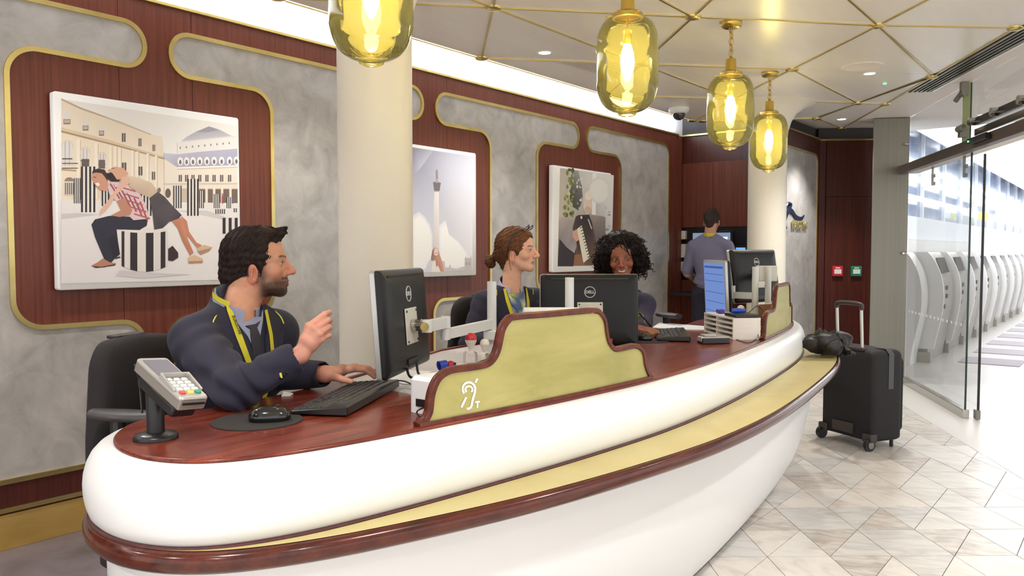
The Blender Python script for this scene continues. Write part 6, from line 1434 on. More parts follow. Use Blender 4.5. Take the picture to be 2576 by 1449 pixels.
while len(seeds) < 1500:
    i = rnd.randrange(nvv); p = Vector(gV[i]); l = hf.loc(np.array([gV[i]]))[0]
    if l[2] < -0.02: 
        if rnd.random() < 0.5: continue
    nr = hb.find_nearest(p)
    if nr[1].dot(p-hf(0, 0, 0.02)) < 0: continue
    seeds.append((p, nr[1]))
def flow(p, k):
    l = hf.loc(np.array([tuple(p)]))[0]; nr = hb.find_nearest(p); n = nr[1]
    if n.dot(p-hf(0, 0, 0.02)) < 0: n = -n
    if l[1] > 0.03 and l[2] > 0.06: d = hf.f*0.8+hf.u*0.35+hf.r*0.2
    elif l[2] > 0.04: d = -hf.f*0.5-hf.u*0.4+hf.r*(0.6 if l[0] > 0 else -0.6)
    else: d = -hf.u*0.8-hf.f*0.45
    d = d-n*d.dot(n); return nr[0]+n*0.0004, d
sV, sF = strands(seeds, flow, 5, 0.0075, 0.0007, 0.0, 0.22, rnd)
hl = hf.loc(np.concatenate([gV, sV])); hc = np.tile(SKIN((40, 29, 26)), (len(hl), 1)); vv = (0.75+0.5*np.random.rand(len(hl)//1))[:, None]
hc *= (1+0.5*hsh(hl, 300.0))[:, None]; hc = np.clip(hc, 0.002, 1); hc[len(gV):] *= 1.5
np_mesh('hair', [(gV, gF), (sV, sF)], M['hair'], man, hc)
office_chair('black fabric office chair behind the ponytailed woman', (-0.135, 4.08), (0.45, -0.89), 1.075, arm_z=0.80)
office_chair('black fabric office chair of the curly-haired woman, its armrest over the far counter', (0.60, 4.70), (0.40, -0.90), 1.09, arm_z=0.925)
# =================================================================== WOMAN WITH PONYTAIL
hf = Frame((0.021, 3.90, 1.302), (0.955, -0.29, 0.03), (-0.03, 0, 1), 0.965)
nb = V(-0.002, 3.905, 1.118)
tf = Frame(nb, (0.42, -0.90, -0.05), (0.02, -0.03, 1))
hV, hF = sculpt(head_ops(hf, True, neck_to=nb-V(0, 0, 0.01)), 0.0025)
hC = face_cols(hf, hV, (226, 176, 150), (196, 112, 106), (96, 66, 50), 0, (112, 72, 48), red=0.10)
shR, shL = tf(0.135, -0.01, -0.075), tf(-0.14, -0.01, -0.07); elR = V(-0.20, 3.78, 0.86); elL = V(0.20, 3.76, 0.87); wrR = V(-0.06, 3.62, 0.90); wrL = V(0.10, 3.58, 0.90)
def simple_hand(w, d, up, sc=0.9, side=1):
    d = Vector(d).normalized(); up = Vector(up); up = (up-d*up.dot(d)).normalized(); r = d.cross(up)*side
    kn = [w+d*0.075*sc+r*(x*sc)+up*0.006 for x in (-0.028, -0.009, 0.010, 0.027)]; ln = (0.040, 0.045, 0.041, 0.032)
    pip = [k+(d*0.85-up*0.35)*l*sc for k, l in zip(kn, ln)]; dip = [p+(d*0.55-up*0.8)*l*0.6*sc for p, l in zip(pip, ln)]; tip = [p+(d*0.15-up*0.9)*l*0.5*sc for p, l in zip(dip, ln)]
    th = [w+d*0.02-r*0.022, w+d*0.048*sc-r*0.042*sc-up*0.008, w+d*0.078*sc-r*0.048*sc-up*0.016, w+d*0.098*sc-r*0.044*sc-up*0.022]
    return hand_ops(w, kn, pip, dip, tip, th, sc, w-d*0.08)
h1V, h1F = sculpt(simple_hand(wrR, (0.3, -0.95, -0.05), (0, 0, 1), 0.88, -1), 0.0032); h2V, h2F = sculpt(simple_hand(wrL, (0.0, -1, -0.05), (0, 0, 1), 0.88, 1), 0.0032)
bV, bF = sculpt([('+', rcone(nb, tf(0, -0.02, -0.2), 0.05, 0.09), 0.03), ('+', rcone(tf(0, -0.02, -0.2), V(-0.03, 4.02, 0.57), 0.09, 0.10), 0.03)], 0.008)
wom = np_mesh('person', [(hV, hF), (h1V, h1F), (h2V, h2F), (bV, bF)], M['skin'], None, np.concatenate([hC, skin_cols(h1V, (222, 172, 148)), skin_cols(h2V, (222, 172, 148)), skin_cols(bV, (222, 172, 148))]), org=(0.0, 4.0, 0.5))
tag(wom, 'seated woman with brown ponytail and glasses on her head, in navy jacket and patterned scarf', 'person')
eyes(hf, wom, (0, 1, 0.02))
jk = [('+', ell(tf(0, -0.015, -0.18), (0.145, 0.11, 0.185), tf.ax()), 0.001), ('+', rcone(tf(0, -0.02, -0.2), V(-0.03, 4.02, 0.57), 0.125, 0.14), 0.06),
      ('+', rcone(tf(0.03, -0.02, -0.03), shR, 0.05, 0.056), 0.04), ('+', rcone(tf(-0.03, -0.02, -0.03), shL, 0.05, 0.056), 0.04),
      ('+', rcone(tf(0, -0.045, -0.02), tf(0, -0.05, 0.012), 0.055, 0.05), 0.03),
      ('+', rcone(shR, elR, 0.064, 0.05), 0.03), ('+', rcone(elR, wrR, 0.05, 0.036), 0.02), ('+', rcone(shL, elL, 0.064, 0.05), 0.03), ('+', rcone(elL, wrL, 0.05, 0.036), 0.02), ('-', rcone(tf(0, 0.012, 0.08), tf(0, 0.016, -0.03), 0.054, 0.045), 0.01)]
jV, jF = sculpt(jk, 0.0055, post=lambda P: 0.002*hsh(P, 40.0)+0.002*np.sin(P[:, 2]*90+P[:, 0]*40)*(np.abs(hsh(P, 9.0)) > 0.3))
np_mesh('jacket', [(jV, jF)], M['navy'], wom)
tV_, tF_ = sculpt(jk[:5]+jk[-1:], 0.006); bv = bvh_of([(tV_, tF_)])
M['lilac'] = pbr('lilac_blouse', C(176, 170, 200), 0.7); 
scm = vcol('patterned_scarf', 0.5)
patch('blouse', M['lilac'], wom, bv, tf, [((0.052, 0.03), (-0.052, 0.03)), ((0.056, -0.02), (-0.056, -0.02)), ((0.054, -0.08), (-0.054, -0.08)), ((0.044, -0.16), (-0.044, -0.16)), ((0.02, -0.28), (-0.02, -0.28))], 0.0025, 0.004, 8)
sc_ = patch('scarf', scm, wom, bv, tf, [((0.042, 0.02), (-0.040, 0.02)), ((0.048, -0.02), (-0.040, -0.02)), ((0.040, -0.06), (-0.042, -0.06)), ((0.018, -0.085), (-0.024, -0.085)), ((0.026, -0.11), (-0.030, -0.11)), ((0.030, -0.16), (-0.034, -0.16)), ((0.02, -0.22), (-0.03, -0.22))], 0.012, 0.009, 8)
a = sc_.data.color_attributes.new('col', 'FLOAT_COLOR', 'POINT'); rr = random.Random(4)
pal = [C(70, 100, 150), C(70, 100, 150), C(180, 200, 40), C(198, 206, 224), C(44, 62, 110)]
for i, v in enumerate(sc_.data.vertices):
    l = tf.loc(np.array([tuple(v.co+ORG[sc_])]))[0]; a.data[i].color = pal[int(abs(math.sin(l[0]*52+l[2]*30)*2.2+abs(math.cos(l[2]*47-l[0]*20))*2.6)) % 5]
for s in (1, -1):
    patch('lapel', M['navy'], wom, bv, tf, [((s*0.075, 0.045), (s*0.056, 0.048)), ((s*0.098, 0.0), (s*0.060, 0.0)), ((s*0.112, -0.05), (s*0.060, -0.05)), ((s*0.094, -0.062), (s*0.058, -0.075)), ((s*0.116, -0.072), (s*0.054, -0.095)), ((s*0.090, -0.15), (s*0.044, -0.17)), ((s*0.045, -0.27), (s*0.014, -0.28))], 0.009, 0.006, 6)
    patch('lanyard', M['lanyard'], wom, bv, tf, [((s*0.052, 0.02), (s*0.068, 0.02)), ((s*0.050, -0.05), (s*0.066, -0.05)), ((s*0.036, -0.13), (s*0.052, -0.13)), ((s*0.012, -0.22), (s*0.028, -0.22)), ((s*0.0, -0.28), (s*0.014, -0.28))], 0.016, 0.0015, 3)
    h = hit(bv, tf, s*0.098, -0.015); mb = MB(); mb.tube([h[0]+h[1]*0.013+tf.u*0.014, h[0]+h[1]*0.014-tf.u*0.014], 0.0018, 6); mb.build('piping', M['piping'], wom)
collar(tf, 0.056, -0.01, 0.030, M['lilac'], 0.45, par=wom, tilt=0.03, yo=-0.012, fl=1.6)
# hair: swept back, knot, loose strands
ho = [('+', ell(hf(0, -0.014, 0.030), (0.0785, 0.094, 0.092), hf.ax()), 0.001), ('+', ell(hf(0, 0.026, 0.062), (0.060, 0.058, 0.048), hf.ax()), 0.02), ('+', rcone(hf(0, -0.06, -0.02), hf(0, -0.05, -0.07), 0.052, 0.034), 0.02),
      ('+', rcone(hf(0, -0.085, -0.015), hf(0, -0.118, -0.03), 0.030, 0.016), 0.02), ('+', ell(hf(0, -0.143, -0.052), (0.026, 0.026, 0.034), (hf.r, hf.f+hf.u*0.4, hf.u-hf.f*0.4)), 0.008),
      ('-', ell(hf(0, 0.110, 0.010), (0.078, 0.070, 0.060), hf.ax()), 0.008), ('-', ell(hf(0, 0.085, -0.05), (0.12, 0.065, 0.072), hf.ax()), 0.006)]
for s in (-1, 1): ho.append(('-', ell(hf(s*0.08, 0.0, -0.030), (0.03, 0.022, 0.032), hf.ax()), 0.005)); ho.append(('-', ell(hf(s*0.075, 0.012, -0.085), (0.05, 0.05, 0.045), hf.ax()), 0.005))
def hs(P): l = hf.loc(P); return 0.0011*np.sin(l[:, 2]*380-l[:, 1]*160+l[:, 0]*60)+0.0006*hsh(P, 200.0)
gV, gF = sculpt(ho, 0.0027, post=hs); hb = bvh_of([(gV, gF)]); rnd = random.Random(8); seeds = []
while len(seeds) < 700:
    p = Vector(gV[rnd.randrange(len(gV))]); nr = hb.find_nearest(p)
    if nr[1].dot(p-hf(0, 0, 0.02)) > 0: seeds.append((p, nr[1]))
def flow2(p, k):
    nr = hb.find_nearest(p); n = nr[1]
    d = (hf(0, -0.12, -0.032)-p).normalized(); d = d-n*d.dot(n); return nr[0]+n*0.0005, d
sV, sF = strands(seeds, flow2, 7, 0.009, 0.0007, 0, 0.12, rnd)
mb = MB()
for k in range(2): mb.tube(smooth_path([hf(0.078, 0.010-0.006*k, 0.03), hf(0.083, -0.010-0.004*k, -0.02), hf(0.080, -0.012-0.003*k, -0.065), hf(0.072, -0.006-0.004*k, -0.095-0.004*k)], 4), 0.0010, 4)
for k in range(8): a_ = rnd.uniform(-1, 1); mb.tube(smooth_path([hf(a_*0.02, -0.15, -0.05), hf(a_*0.03, -0.168, -0.065+0.02*a_), hf(a_*0.04, -0.185, -0.07+0.03*rnd.uniform(-1, 1))], 3), 0.0006, 4)
xV, xF = np.array([tuple(v) for v in mb.v]), np.array([f for f in mb.f if len(f) == 4])
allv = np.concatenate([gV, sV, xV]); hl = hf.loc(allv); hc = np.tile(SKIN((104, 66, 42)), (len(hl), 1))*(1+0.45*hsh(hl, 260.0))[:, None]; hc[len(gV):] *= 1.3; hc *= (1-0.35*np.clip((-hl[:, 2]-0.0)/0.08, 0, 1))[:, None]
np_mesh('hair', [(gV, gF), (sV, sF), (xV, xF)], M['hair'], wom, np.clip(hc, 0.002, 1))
mb = MB(); ring = [hf(0.019*math.cos(a), -0.119, -0.031+0.019*math.sin(a)) for a in [2*math.pi*i/18 for i in range(18)]]; mb.tube(ring, 0.004, 6, closed=True); mb.build('hair_tie', pbr('brown_hair_tie', C(70, 40, 34), 0.6), wom)
g = thing('eyeglasses', 'dark-framed glasses pushed up on the ponytailed woman\'s hair', 'glasses', hf(0, 0.05, 0.12))
mb = MB()
for s in (-1, 1):
    mb.tube(smooth_path([hf(s*0.066, 0.045, 0.108), hf(s*0.082, 0.010, 0.075), hf(s*0.086, -0.012, 0.03), hf(s*0.083, -0.02, 0.0)], 4), 0.0026, 6)
    mb.tube([hf(s*(0.034+0.027*math.cos(a)), 0.060+0.02*math.sin(a), 0.118+0.010*math.sin(a)-0.012*abs(math.cos(a))) for a in [2*math.pi*i/20 for i in range(20)]], 0.0022, 6, closed=True)
mb.tube([hf(-0.008, 0.064, 0.118), hf(0.008, 0.064, 0.118)], 0.002, 6); mb.build('frame', M['gloss_black'], g)
tV, tF = sculpt([('+', rcone(V(-0.08, 4.0, 0.56), V(-0.02, 3.58, 0.55), 0.09, 0.07), 0.02), ('+', rcone(V(0.04, 4.02, 0.56), V(0.16, 3.60, 0.55), 0.09, 0.07), 0.05), ('+', rcone(V(-0.02, 3.58, 0.55), V(-0.02, 3.62, 0.06), 0.065, 0.05), 0.02), ('+', rcone(V(0.16, 3.6, 0.55), V(0.16, 3.64, 0.06), 0.065, 0.05), 0.02)], 0.011)
np_mesh('trousers', [(tV, tF)], M['navy'], wom)
# =================================================================== WOMAN WITH CURLY HAIR
hf = Frame((0.576, 4.20, 1.272), (-0.12, -0.96, -0.20), (-0.10, -0.2, 1), 0.965)
nb = V(0.575, 4.315, 1.06); tf = Frame(nb, (-0.02, -0.95, -0.3), (0, -0.3, 1))
hV, hF = sculpt(head_ops(hf, True, True, neck_to=nb), 0.0025)
hC = face_cols(hf, hV, (150, 90, 64), (166, 84, 76), (34, 22, 18), 0, (26, 18, 16), scalp=True, red=0.06, bw=0.5)
l = hf.loc(hV); tm = np.exp(-(((l[:, 2]+0.0625-12.0*l[:, 0]**2)/0.0032)**4))*(np.abs(l[:, 0]) < 0.019)*(l[:, 1] > 0.07); hC = hC*(1-tm[:, None])+SKIN((238, 230, 222))[None]*tm[:, None]
wrL = V(0.640, 3.985, 0.905); elL = V(0.70, 4.24, 0.925); wrR = V(0.43, 3.90, 0.905); elR = V(0.36, 4.18, 0.92)
dH = V(0.75, -0.62, -0.1).normalized(); upH = V(0, -0.25, 1).normalized(); rH = dH.cross(upH)
kn = [wrL+dH*0.06+rH*x+upH*0.006 for x in (-0.022, -0.006, 0.010, 0.024)]
pip = [k+(dH*0.8-upH*0.25)*0.034 for k in kn]; dip = [p+(dH*0.1-upH*0.9-rH*0.2)*0.02 for p in pip]; tip = [p+(-dH*0.5-upH*0.6-rH*0.2)*0.015 for p in dip]
th = [wrL+dH*0.02-rH*0.02, wrL+dH*0.05-rH*0.036, wrL+dH*0.078-rH*0.034-upH*0.004, wrL+dH*0.098-rH*0.026-upH*0.008]
h1V, h1F = sculpt(hand_ops(wrL, kn, pip, dip, tip, th, 0.9, wrL+(elL-wrL).normalized()*0.08), 0.003)
h2V, h2F = sculpt(simple_hand(wrR, (0.1, -1, -0.05), (0, 0, 1), 0.9, -1), 0.0035)
bV, bF = sculpt([('+', rcone(nb, tf(0, -0.02, -0.2), 0.05, 0.09), 0.03), ('+', rcone(tf(0, -0.02, -0.2), V(0.60, 4.58, 0.57), 0.09, 0.10), 0.03)], 0.008)
w3 = np_mesh('person', [(hV, hF), (h1V, h1F), (h2V, h2F), (bV, bF)], M['skin'], None, np.concatenate([hC, skin_cols(h1V, (150, 92, 66)), skin_cols(h2V, (150, 92, 66)), skin_cols(bV, (150, 92, 66))]), org=(0.6, 4.5, 0.5))
tag(w3, 'smiling woman with dark curly hair looking down and writing behind the middle monitor', 'person')
eyes(hf, w3, (-0.3, 1, -0.2))
shR, shL = tf(0.145, -0.01, -0.06), tf(-0.145, -0.01, -0.06)
jk = [('+', ell(tf(0, -0.02, -0.18), (0.15, 0.11, 0.185), tf.ax()), 0.001), ('+', rcone(tf(0, -0.02, -0.2), V(0.60, 4.56, 0.57), 0.13, 0.15), 0.06), ('+', rcone(tf(0.03, -0.02, -0.02), shR, 0.055, 0.06), 0.04), ('+', rcone(tf(-0.03, -0.02, -0.02), shL, 0.055, 0.06), 0.04),
      ('+', rcone(shR, elR, 0.062, 0.05), 0.03), ('+', rcone(elR, wrR, 0.05, 0.036), 0.02), ('+', rcone(shL, elL, 0.062, 0.05), 0.03), ('+', rcone(elL, wrL+(elL-wrL).normalized()*0.03, 0.05, 0.038), 0.02), ('-', rcone(tf(0, 0.01, 0.09), tf(0, 0.012, -0.03), 0.055, 0.045), 0.01)]
jV, jF = sculpt(jk, 0.006, post=lambda P: 0.002*hsh(P, 40.0)); np_mesh('jacket', [(jV, jF)], pbr('slate_navy_cardigan', C(52, 48, 74), 0.8), w3)
collar(tf, 0.058, -0.01, 0.028, M['lilac'], 0.5, par=w3, tilt=0.03, yo=-0.012)
mb = MB(); pts = [at_y(1603, 795, 4.03), at_y(1612, 788, 4.0), at_y(1618, 800, 3.99), at_y(1621, 812, 3.985)]; P_ = smooth_path(pts, 4); mb.loft([[p+V(0, 0, 0.006) for p in P_], [p-V(-0.008, 0, 0.006) for p in P_]], closed=False); mb.build('lanyard', M['lanyard'], w3)
ho = [('+', ell(hf(0, -0.03, 0.045), (0.105, 0.105, 0.092), hf.ax()), 0.001)]
for s in (-1, 1): ho += [('+', ell(hf(s*0.088, -0.015, 0.0), (0.046, 0.062, 0.08), hf.ax()), 0.03), ('+', ell(hf(s*0.094, -0.03, -0.05), (0.043, 0.055, 0.055), hf.ax()), 0.03)]
ho += [('+', ell(hf(0, -0.07, -0.04), (0.09, 0.06, 0.09), hf.ax()), 0.03), ('-', ell(hf(0.002, 0.110, -0.02), (0.062, 0.090, 0.108), hf.ax()), 0.012)]
gV, gF = sculpt(ho, 0.004, post=lambda P: 0.006*hsh(P, 95.0)+0.004*hsh(P, 210.0)); hb = bvh_of([(gV, gF)]); rnd = random.Random(11); V_, F_ = [], []; off = 0
cnt = 0
while cnt < 620:
    p = Vector(gV[rnd.randrange(len(gV))]); nr = hb.find_nearest(p); n = nr[1]
    if n.dot(p-hf(0, -0.02, 0.0)) < 0.0: continue
    l = hf.loc(np.array([tuple(p)]))[0]
    if l[1] > 0.035 and l[2] < 0.075 and abs(l[0]) < 0.066: continue
    cnt += 1; ax_ = (-Z*0.8+n*0.35+Vector((rnd.uniform(-1, 1), rnd.uniform(-1, 1), rnd.uniform(-1, 1)))*0.45).normalized(); a1_ = ax_.orthogonal().normalized(); a2_ = ax_.cross(a1_); rad = rnd.uniform(0.004, 0.008); tl = rnd.uniform(0.02, 0.05); ph = rnd.uniform(0, 6.28); trn = rnd.uniform(1.2, 2.4)
    pts = [p+n*0.002+ax_*(tl*t)+(a1_*math.cos(ph+t*6.28*trn)+a2_*math.sin(ph+t*6.28*trn))*rad for t in [i/12 for i in range(13)]]
    mb = MB(); mb.tube(pts, [0.0024*(1-0.5*abs(i/6-1)) for i in range(13)], 5, caps=False); V_.append(np.array([tuple(v) for v in mb.v])); F_.append(np.array(mb.f)+off); off += len(mb.v)
cV, cF = np.concatenate(V_), np.concatenate(F_)
mb = MB(); mb.tube(smooth_path([hf(-0.015, 0.06, 0.115), hf(-0.030, 0.094, 0.075), hf(-0.036, 0.100, 0.045), hf(-0.048, 0.092, 0.02)], 5), [0.001]+[0.0045]*10+[0.003]*5, 6, caps=False)
xV, xF = np.array([tuple(v) for v in mb.v]), np.array(mb.f)
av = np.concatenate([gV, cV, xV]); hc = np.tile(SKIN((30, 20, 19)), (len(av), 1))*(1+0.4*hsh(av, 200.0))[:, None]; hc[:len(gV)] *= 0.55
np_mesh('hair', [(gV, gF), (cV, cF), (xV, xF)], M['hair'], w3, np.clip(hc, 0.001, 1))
tV, tF = sculpt([('+', rcone(V(0.52, 4.55, 0.56), V(0.50, 4.15, 0.55), 0.09, 0.07), 0.02), ('+', rcone(V(0.68, 4.55, 0.56), V(0.70, 4.15, 0.55), 0.09, 0.07), 0.05), ('+', rcone(V(0.5, 4.15, 0.55), V(0.5, 4.2, 0.06), 0.065, 0.05), 0.02), ('+', rcone(V(0.7, 4.15, 0.55), V(0.7, 4.2, 0.06), 0.065, 0.05), 0.02)], 0.011)
np_mesh('trousers', [(tV, tF)], M['navy'], w3)
p0, p1 = at_y(1607, 786, 3.93), on_z(1656, 842, 0.874); mb = MB(); d = (p1-p0).normalized(); mb.tube([p0, p0+d*0.01, p1-d*0.012, p1], [0.003, 0.0042, 0.0042, 0.001], 10); tag(mb.build('pen', M['black']), 'black pen held by the curly-haired woman', 'pen')
# =================================================================== STANDING MAN, SEEN FROM BEHIND
ms = Vector((1.955, 7.86, 0)); mf = Vector((0.50, 0.866, 0)).normalized(); mr = mf.cross(Z)
def B_(x, y, z): return ms+mr*x+mf*y+Z*z
hf = Frame(B_(0.0, 0.05, 1.605), mf+V(0, 0, -0.22), (0.1, 0.15, 1), 0.98)
hV, hF = sculpt(head_ops(hf, neck_to=B_(0, -0.0, 1.43)), 0.0045)
hC = face_cols(hf, hV, (206, 152, 128), (170, 100, 90), (50, 38, 32), 0.3, (62, 50, 44))
aL = [B_(-0.165, 0.0, 1.345), B_(-0.235, 0.03, 1.08), B_(-0.17, 0.25, 0.98)]; aR = [B_(0.165, 0.0, 1.345), B_(0.245, 0.03, 1.08), B_(0.19, 0.27, 0.98)]
k1 = sculpt(simple_hand(aL[2], mf-Z*0.15, Z, 0.95, 1), 0.005); k2 = sculpt(simple_hand(aR[2], mf-Z*0.15, Z, 0.95, -1), 0.005)
k3 = sculpt([('+', rcone(aL[0], aL[1], 0.045, 0.042), 0.01), ('+', rcone(aL[1], aL[2], 0.042, 0.028), 0.015), ('+', rcone(aR[0], aR[1], 0.045, 0.042), 0.01), ('+', rcone(aR[1], aR[2], 0.042, 0.028), 0.015), ('+', rcone(B_(0, 0, 1.45), B_(0, 0, 1.0), 0.06, 0.1), 0.03), ('+', rcone(aL[0], aR[0], 0.05, 0.05), 0.03)], 0.008)
m4_ = np_mesh('person', [(hV, hF), k1, k2, k3], M['skin'], None, np.concatenate([hC]+[skin_cols(k[0], (206, 152, 128)) for k in (k1, k2, k3)]), org=ms)
tag(m4_, 'man standing with his back turned in grey-blue short-sleeved shirt at the recess', 'person')
M['grey_shirt'] = pbr('grey_blue_shirt', C(124, 122, 150), 0.75, bump=(200, 0.05)); M['dark_trousers'] = pbr('dark_trousers', C(44, 42, 58), 0.8)
so = [('+', ell(B_(0, 0, 1.25), (0.17, 0.115, 0.20), (mr, mf, Z)), 0.001), ('+', rcone(B_(0, 0, 1.2), B_(0, 0.0, 1.00), 0.13, 0.135), 0.05), ('+', rcone(B_(-0.05, -0.01, 1.42), aL[0], 0.055, 0.062), 0.04), ('+', rcone(B_(0.05, -0.01, 1.42), aR[0], 0.055, 0.062), 0.04), ('+', rcone(aL[0], aL[1]+Z*0.03, 0.066, 0.06), 0.02), ('+', rcone(aR[0], aR[1]+Z*0.03, 0.066, 0.06), 0.02), ('+', ell(B_(0, 0, 1.0), (0.165, 0.12, 0.06), (mr, mf, Z)), 0.04)]
f_ = lambda P: 0.004*np.sin(P[:, 2]*70+3*hsh(P, 14.0))*np.exp(-((P[:, 2]-1.02)/0.07)**2)+0.0025*hsh(P, 26.0)
sv = sculpt(so, 0.007, post=f_); np_mesh('shirt', [sv], M['grey_shirt'], m4_)
tr = [('+', ell(B_(0, 0, 0.90), (0.165, 0.125, 0.12), (mr, mf, Z)), 0.001), ('+', rcone(B_(-0.085, 0, 0.85), B_(-0.10, 0.02, 0.48), 0.095, 0.075), 0.04), ('+', rcone(B_(-0.10, 0.02, 0.48), B_(-0.10, 0, 0.07), 0.075, 0.06), 0.03), ('+', rcone(B_(0.085, 0, 0.85), B_(0.10, 0.02, 0.48), 0.095, 0.075), 0.04), ('+', rcone(B_(0.10, 0.02, 0.48), B_(0.10, 0, 0.07), 0.075, 0.06), 0.03)]
np_mesh('trousers', [sculpt(tr, 0.009)], M['dark_trousers'], m4_)
mb = MB(); rg = [B_(0.168*math.cos(a), 0.13*math.sin(a), 0) for a in [2*math.pi*i/32 for i in range(32)]]; mb.loft([[p+Z*0.965 for p in rg], [p+Z*1.0 for p in rg]]); mb.build('belt', M['black'], m4_)
mb = MB(); rg = [B_(0.066*math.cos(a), -0.005+0.066*math.sin(a), 0) for a in [2*math.pi*i/32 for i in range(32)]]; mb.loft([[p+Z*1.445 for p in rg], [p*1.0+Z*1.478 for p in rg]]); mb.build('lanyard', M['lanyard'], m4_)
for s in (-1, 1): np_mesh('shoe', [sculpt([('+', rcone(B_(s*0.10, -0.03, 0.045), B_(s*0.11, 0.16, 0.035), 0.042, 0.034), 0.01)], 0.009)], M['gloss_black'], m4_)
ho = [('+', ell(hf(0, -0.014, 0.030), (0.0775, 0.0935, 0.0905), hf.ax()), 0.001), ('+', rcone(hf(0, -0.058, -0.02), hf(0, -0.054, -0.06), 0.052, 0.04), 0.02), ('-', ell(hf(0, 0.1, 0.0), (0.09, 0.075, 0.09), hf.ax()), 0.008)]
for s in (-1, 1): ho.append(('-', ell(hf(s*0.08, 0.0, -0.04), (0.03, 0.024, 0.04), hf.ax()), 0.005))
gv = sculpt(ho, 0.004, post=lambda P: 0.0012*hsh(P, 300.0)); np_mesh('hair', [gv], M['hair'], m4_, np.clip(np.tile(SKIN((58, 46, 42)), (len(gv[0]), 1))*(1+0.3*hsh(gv[0], 260.0))[:, None], 0.002, 1))
# =================================================================== SUITCASE AND CRUMPLED JACKET
a0 = V(2.165, 5.50, 0); a1 = V(2.325, 5.115, 0); X_ = (a1-a0).normalized(); Y_ = V(-X_.y, X_.x, 0)
if Y_.x < 0: Y_ = -Y_
cw = (a1-a0).length+0.03; cd = 0.27; cc = (a0+a1)/2+Y_*(cd/2)
case = thing('suitcase', 'black fabric cabin suitcase with its silver pull handle raised, by the counter end', 'suitcase', cc)
M['case'] = pbr('black_ballistic_nylon', C(20, 17, 20), 0.7, bump=(300, 0.1)); M['case_trim'] = pbr('brown_black_plastic', C(58, 48, 44), 0.45)
def Q(x, y, z): return cc+X_*x+Y_*y+Z*z
lp = round_poly([(-cw/2, 0.055), (cw/2, 0.055), (cw/2, 0.655), (-cw/2, 0.655)], [0.03, 0.03, 0.05, 0.05], 6)
def rg(o, y): return [Q(p[0], y, p[1]) for p in offset_loop(lp, -o)]
mb = MB(); mb.loft([rg(0.02, -cd/2), rg(0.004, -cd/2+0.015), rg(0, -cd/2+0.04), rg(0, cd/2-0.04), rg(0.006, cd/2-0.015), rg(0.025, cd/2)], True, (1, 1)); mb.build('shell', M['case'], case, angle=50)
mb = MB(); lp3 = round_poly([(-cw/2+0.03, 0.10), (cw/2-0.03, 0.10), (cw/2-0.03, 0.60), (-cw/2+0.03, 0.60)], 0.04, 6); mb.loft([[Q(p[0], cd/2-0.005, p[1]) for p in lp3], [Q(p[0], cd/2+0.03, p[1]) for p in lp3], [Q(p[0], cd/2+0.04, p[1]) for p in offset_loop(lp3, -0.02)]], True, (0, 1)); mb.build('front_pocket', M['case'], case, angle=50)
for s in (-1, 1):
    mb = MB(); mb.tube([Q(s*0.105, -cd/2+0.03, 0.60), Q(s*0.105, -cd/2+0.012, 0.93)], 0.0105, 12); mb.build('handle_tube', pbr('silver_tube', C(206, 206, 198), 0.25, metal=0.6), case, angle=50)
mb = MB(); mb.tube(smooth_path([Q(-0.105, -cd/2+0.012, 0.915), Q(-0.10, -cd/2+0.011, 0.948), Q(0, -cd/2+0.01, 0.956), Q(0.10, -cd/2+0.011, 0.948), Q(0.105, -cd/2+0.012, 0.915)], 5), 0.015, 10); mb.build('grip', M['case_trim'], case, angle=60)
mb = MB(); mb.box(Q(0, -cd/2+0.02, 0.655), (0.28, 0.045, 0.02), (X_, Y_, Z)); bevel(mb.build('handle_bezel', M['case_trim'], case), 0.004)
mb = MB(); mb.box(Q(-0.02, -cd/2-0.004, 0.12), (0.18, 0.012, 0.07), (X_, Y_, Z)); bevel(mb.build('base_guard', M['case_trim'], case), 0.004)
for s in (-1, 1):
    mb = MB(); mb.tube([Q(s*(cw/2-0.028), -cd/2-0.004, 0.042), Q(s*(cw/2-0.002), -cd/2-0.004, 0.042)], 0.041, 22); w_ = mb.build('wheel', M['black'], case, angle=40)
    mb = MB(); mb.tube([Q(s*(cw/2-0.001), -cd/2-0.004, 0.042), Q(s*(cw/2+0.003), -cd/2-0.004, 0.042)], 0.024, 18); mb.build('hub', M['steel'], w_, angle=40)
    mb = MB(); mb.box(Q(s*(cw/2-0.03), -cd/2+0.014, 0.085), (0.075, 0.06, 0.055), (X_, Y_, Z)); bevel(mb.build('wheel_housing', M['case_trim'], case), 0.008, 3)
    mb = MB(); mb.tube([Q(s*(cw/2-0.06), cd/2-0.03, 0.06), Q(s*(cw/2-0.06), cd/2-0.03, 0.0)], 0.012, 10); mb.build('foot', M['black'], case)
mb = MB(); mb.loft([[Q(cw/2+0.002, y, z) for z in (0.40, 0.56, 0.63)]+[Q(cw/2-0.03, y, 0.662), Q(cw/2-0.12, y, 0.664)] for y in (0.0, 0.045)], closed=False); mb.build('side_strap', pbr('grey_strap', C(76, 74, 78), 0.5), case)
mb = MB(); mb.box(Q(-cw/2+0.03, -cd/2-0.006, 0.50), (0.018, 0.004, 0.075), (X_, Y_, Z)); mb.build('tag', M['white'], case)
jo = []; rj = random.Random(21)
jc = W(3.38, 2.45, 0.705)
for k in range(13):
    p = jc+U*rj.uniform(-0.12, 0.13)+N*rj.uniform(-0.035, 0.10)+Z*rj.uniform(0.03, 0.10); jo.append(('+', ell(p, (rj.uniform(0.055, 0.085), rj.uniform(0.04, 0.055), rj.uniform(0.03, 0.06)), (U, N, Z)), 0.012))
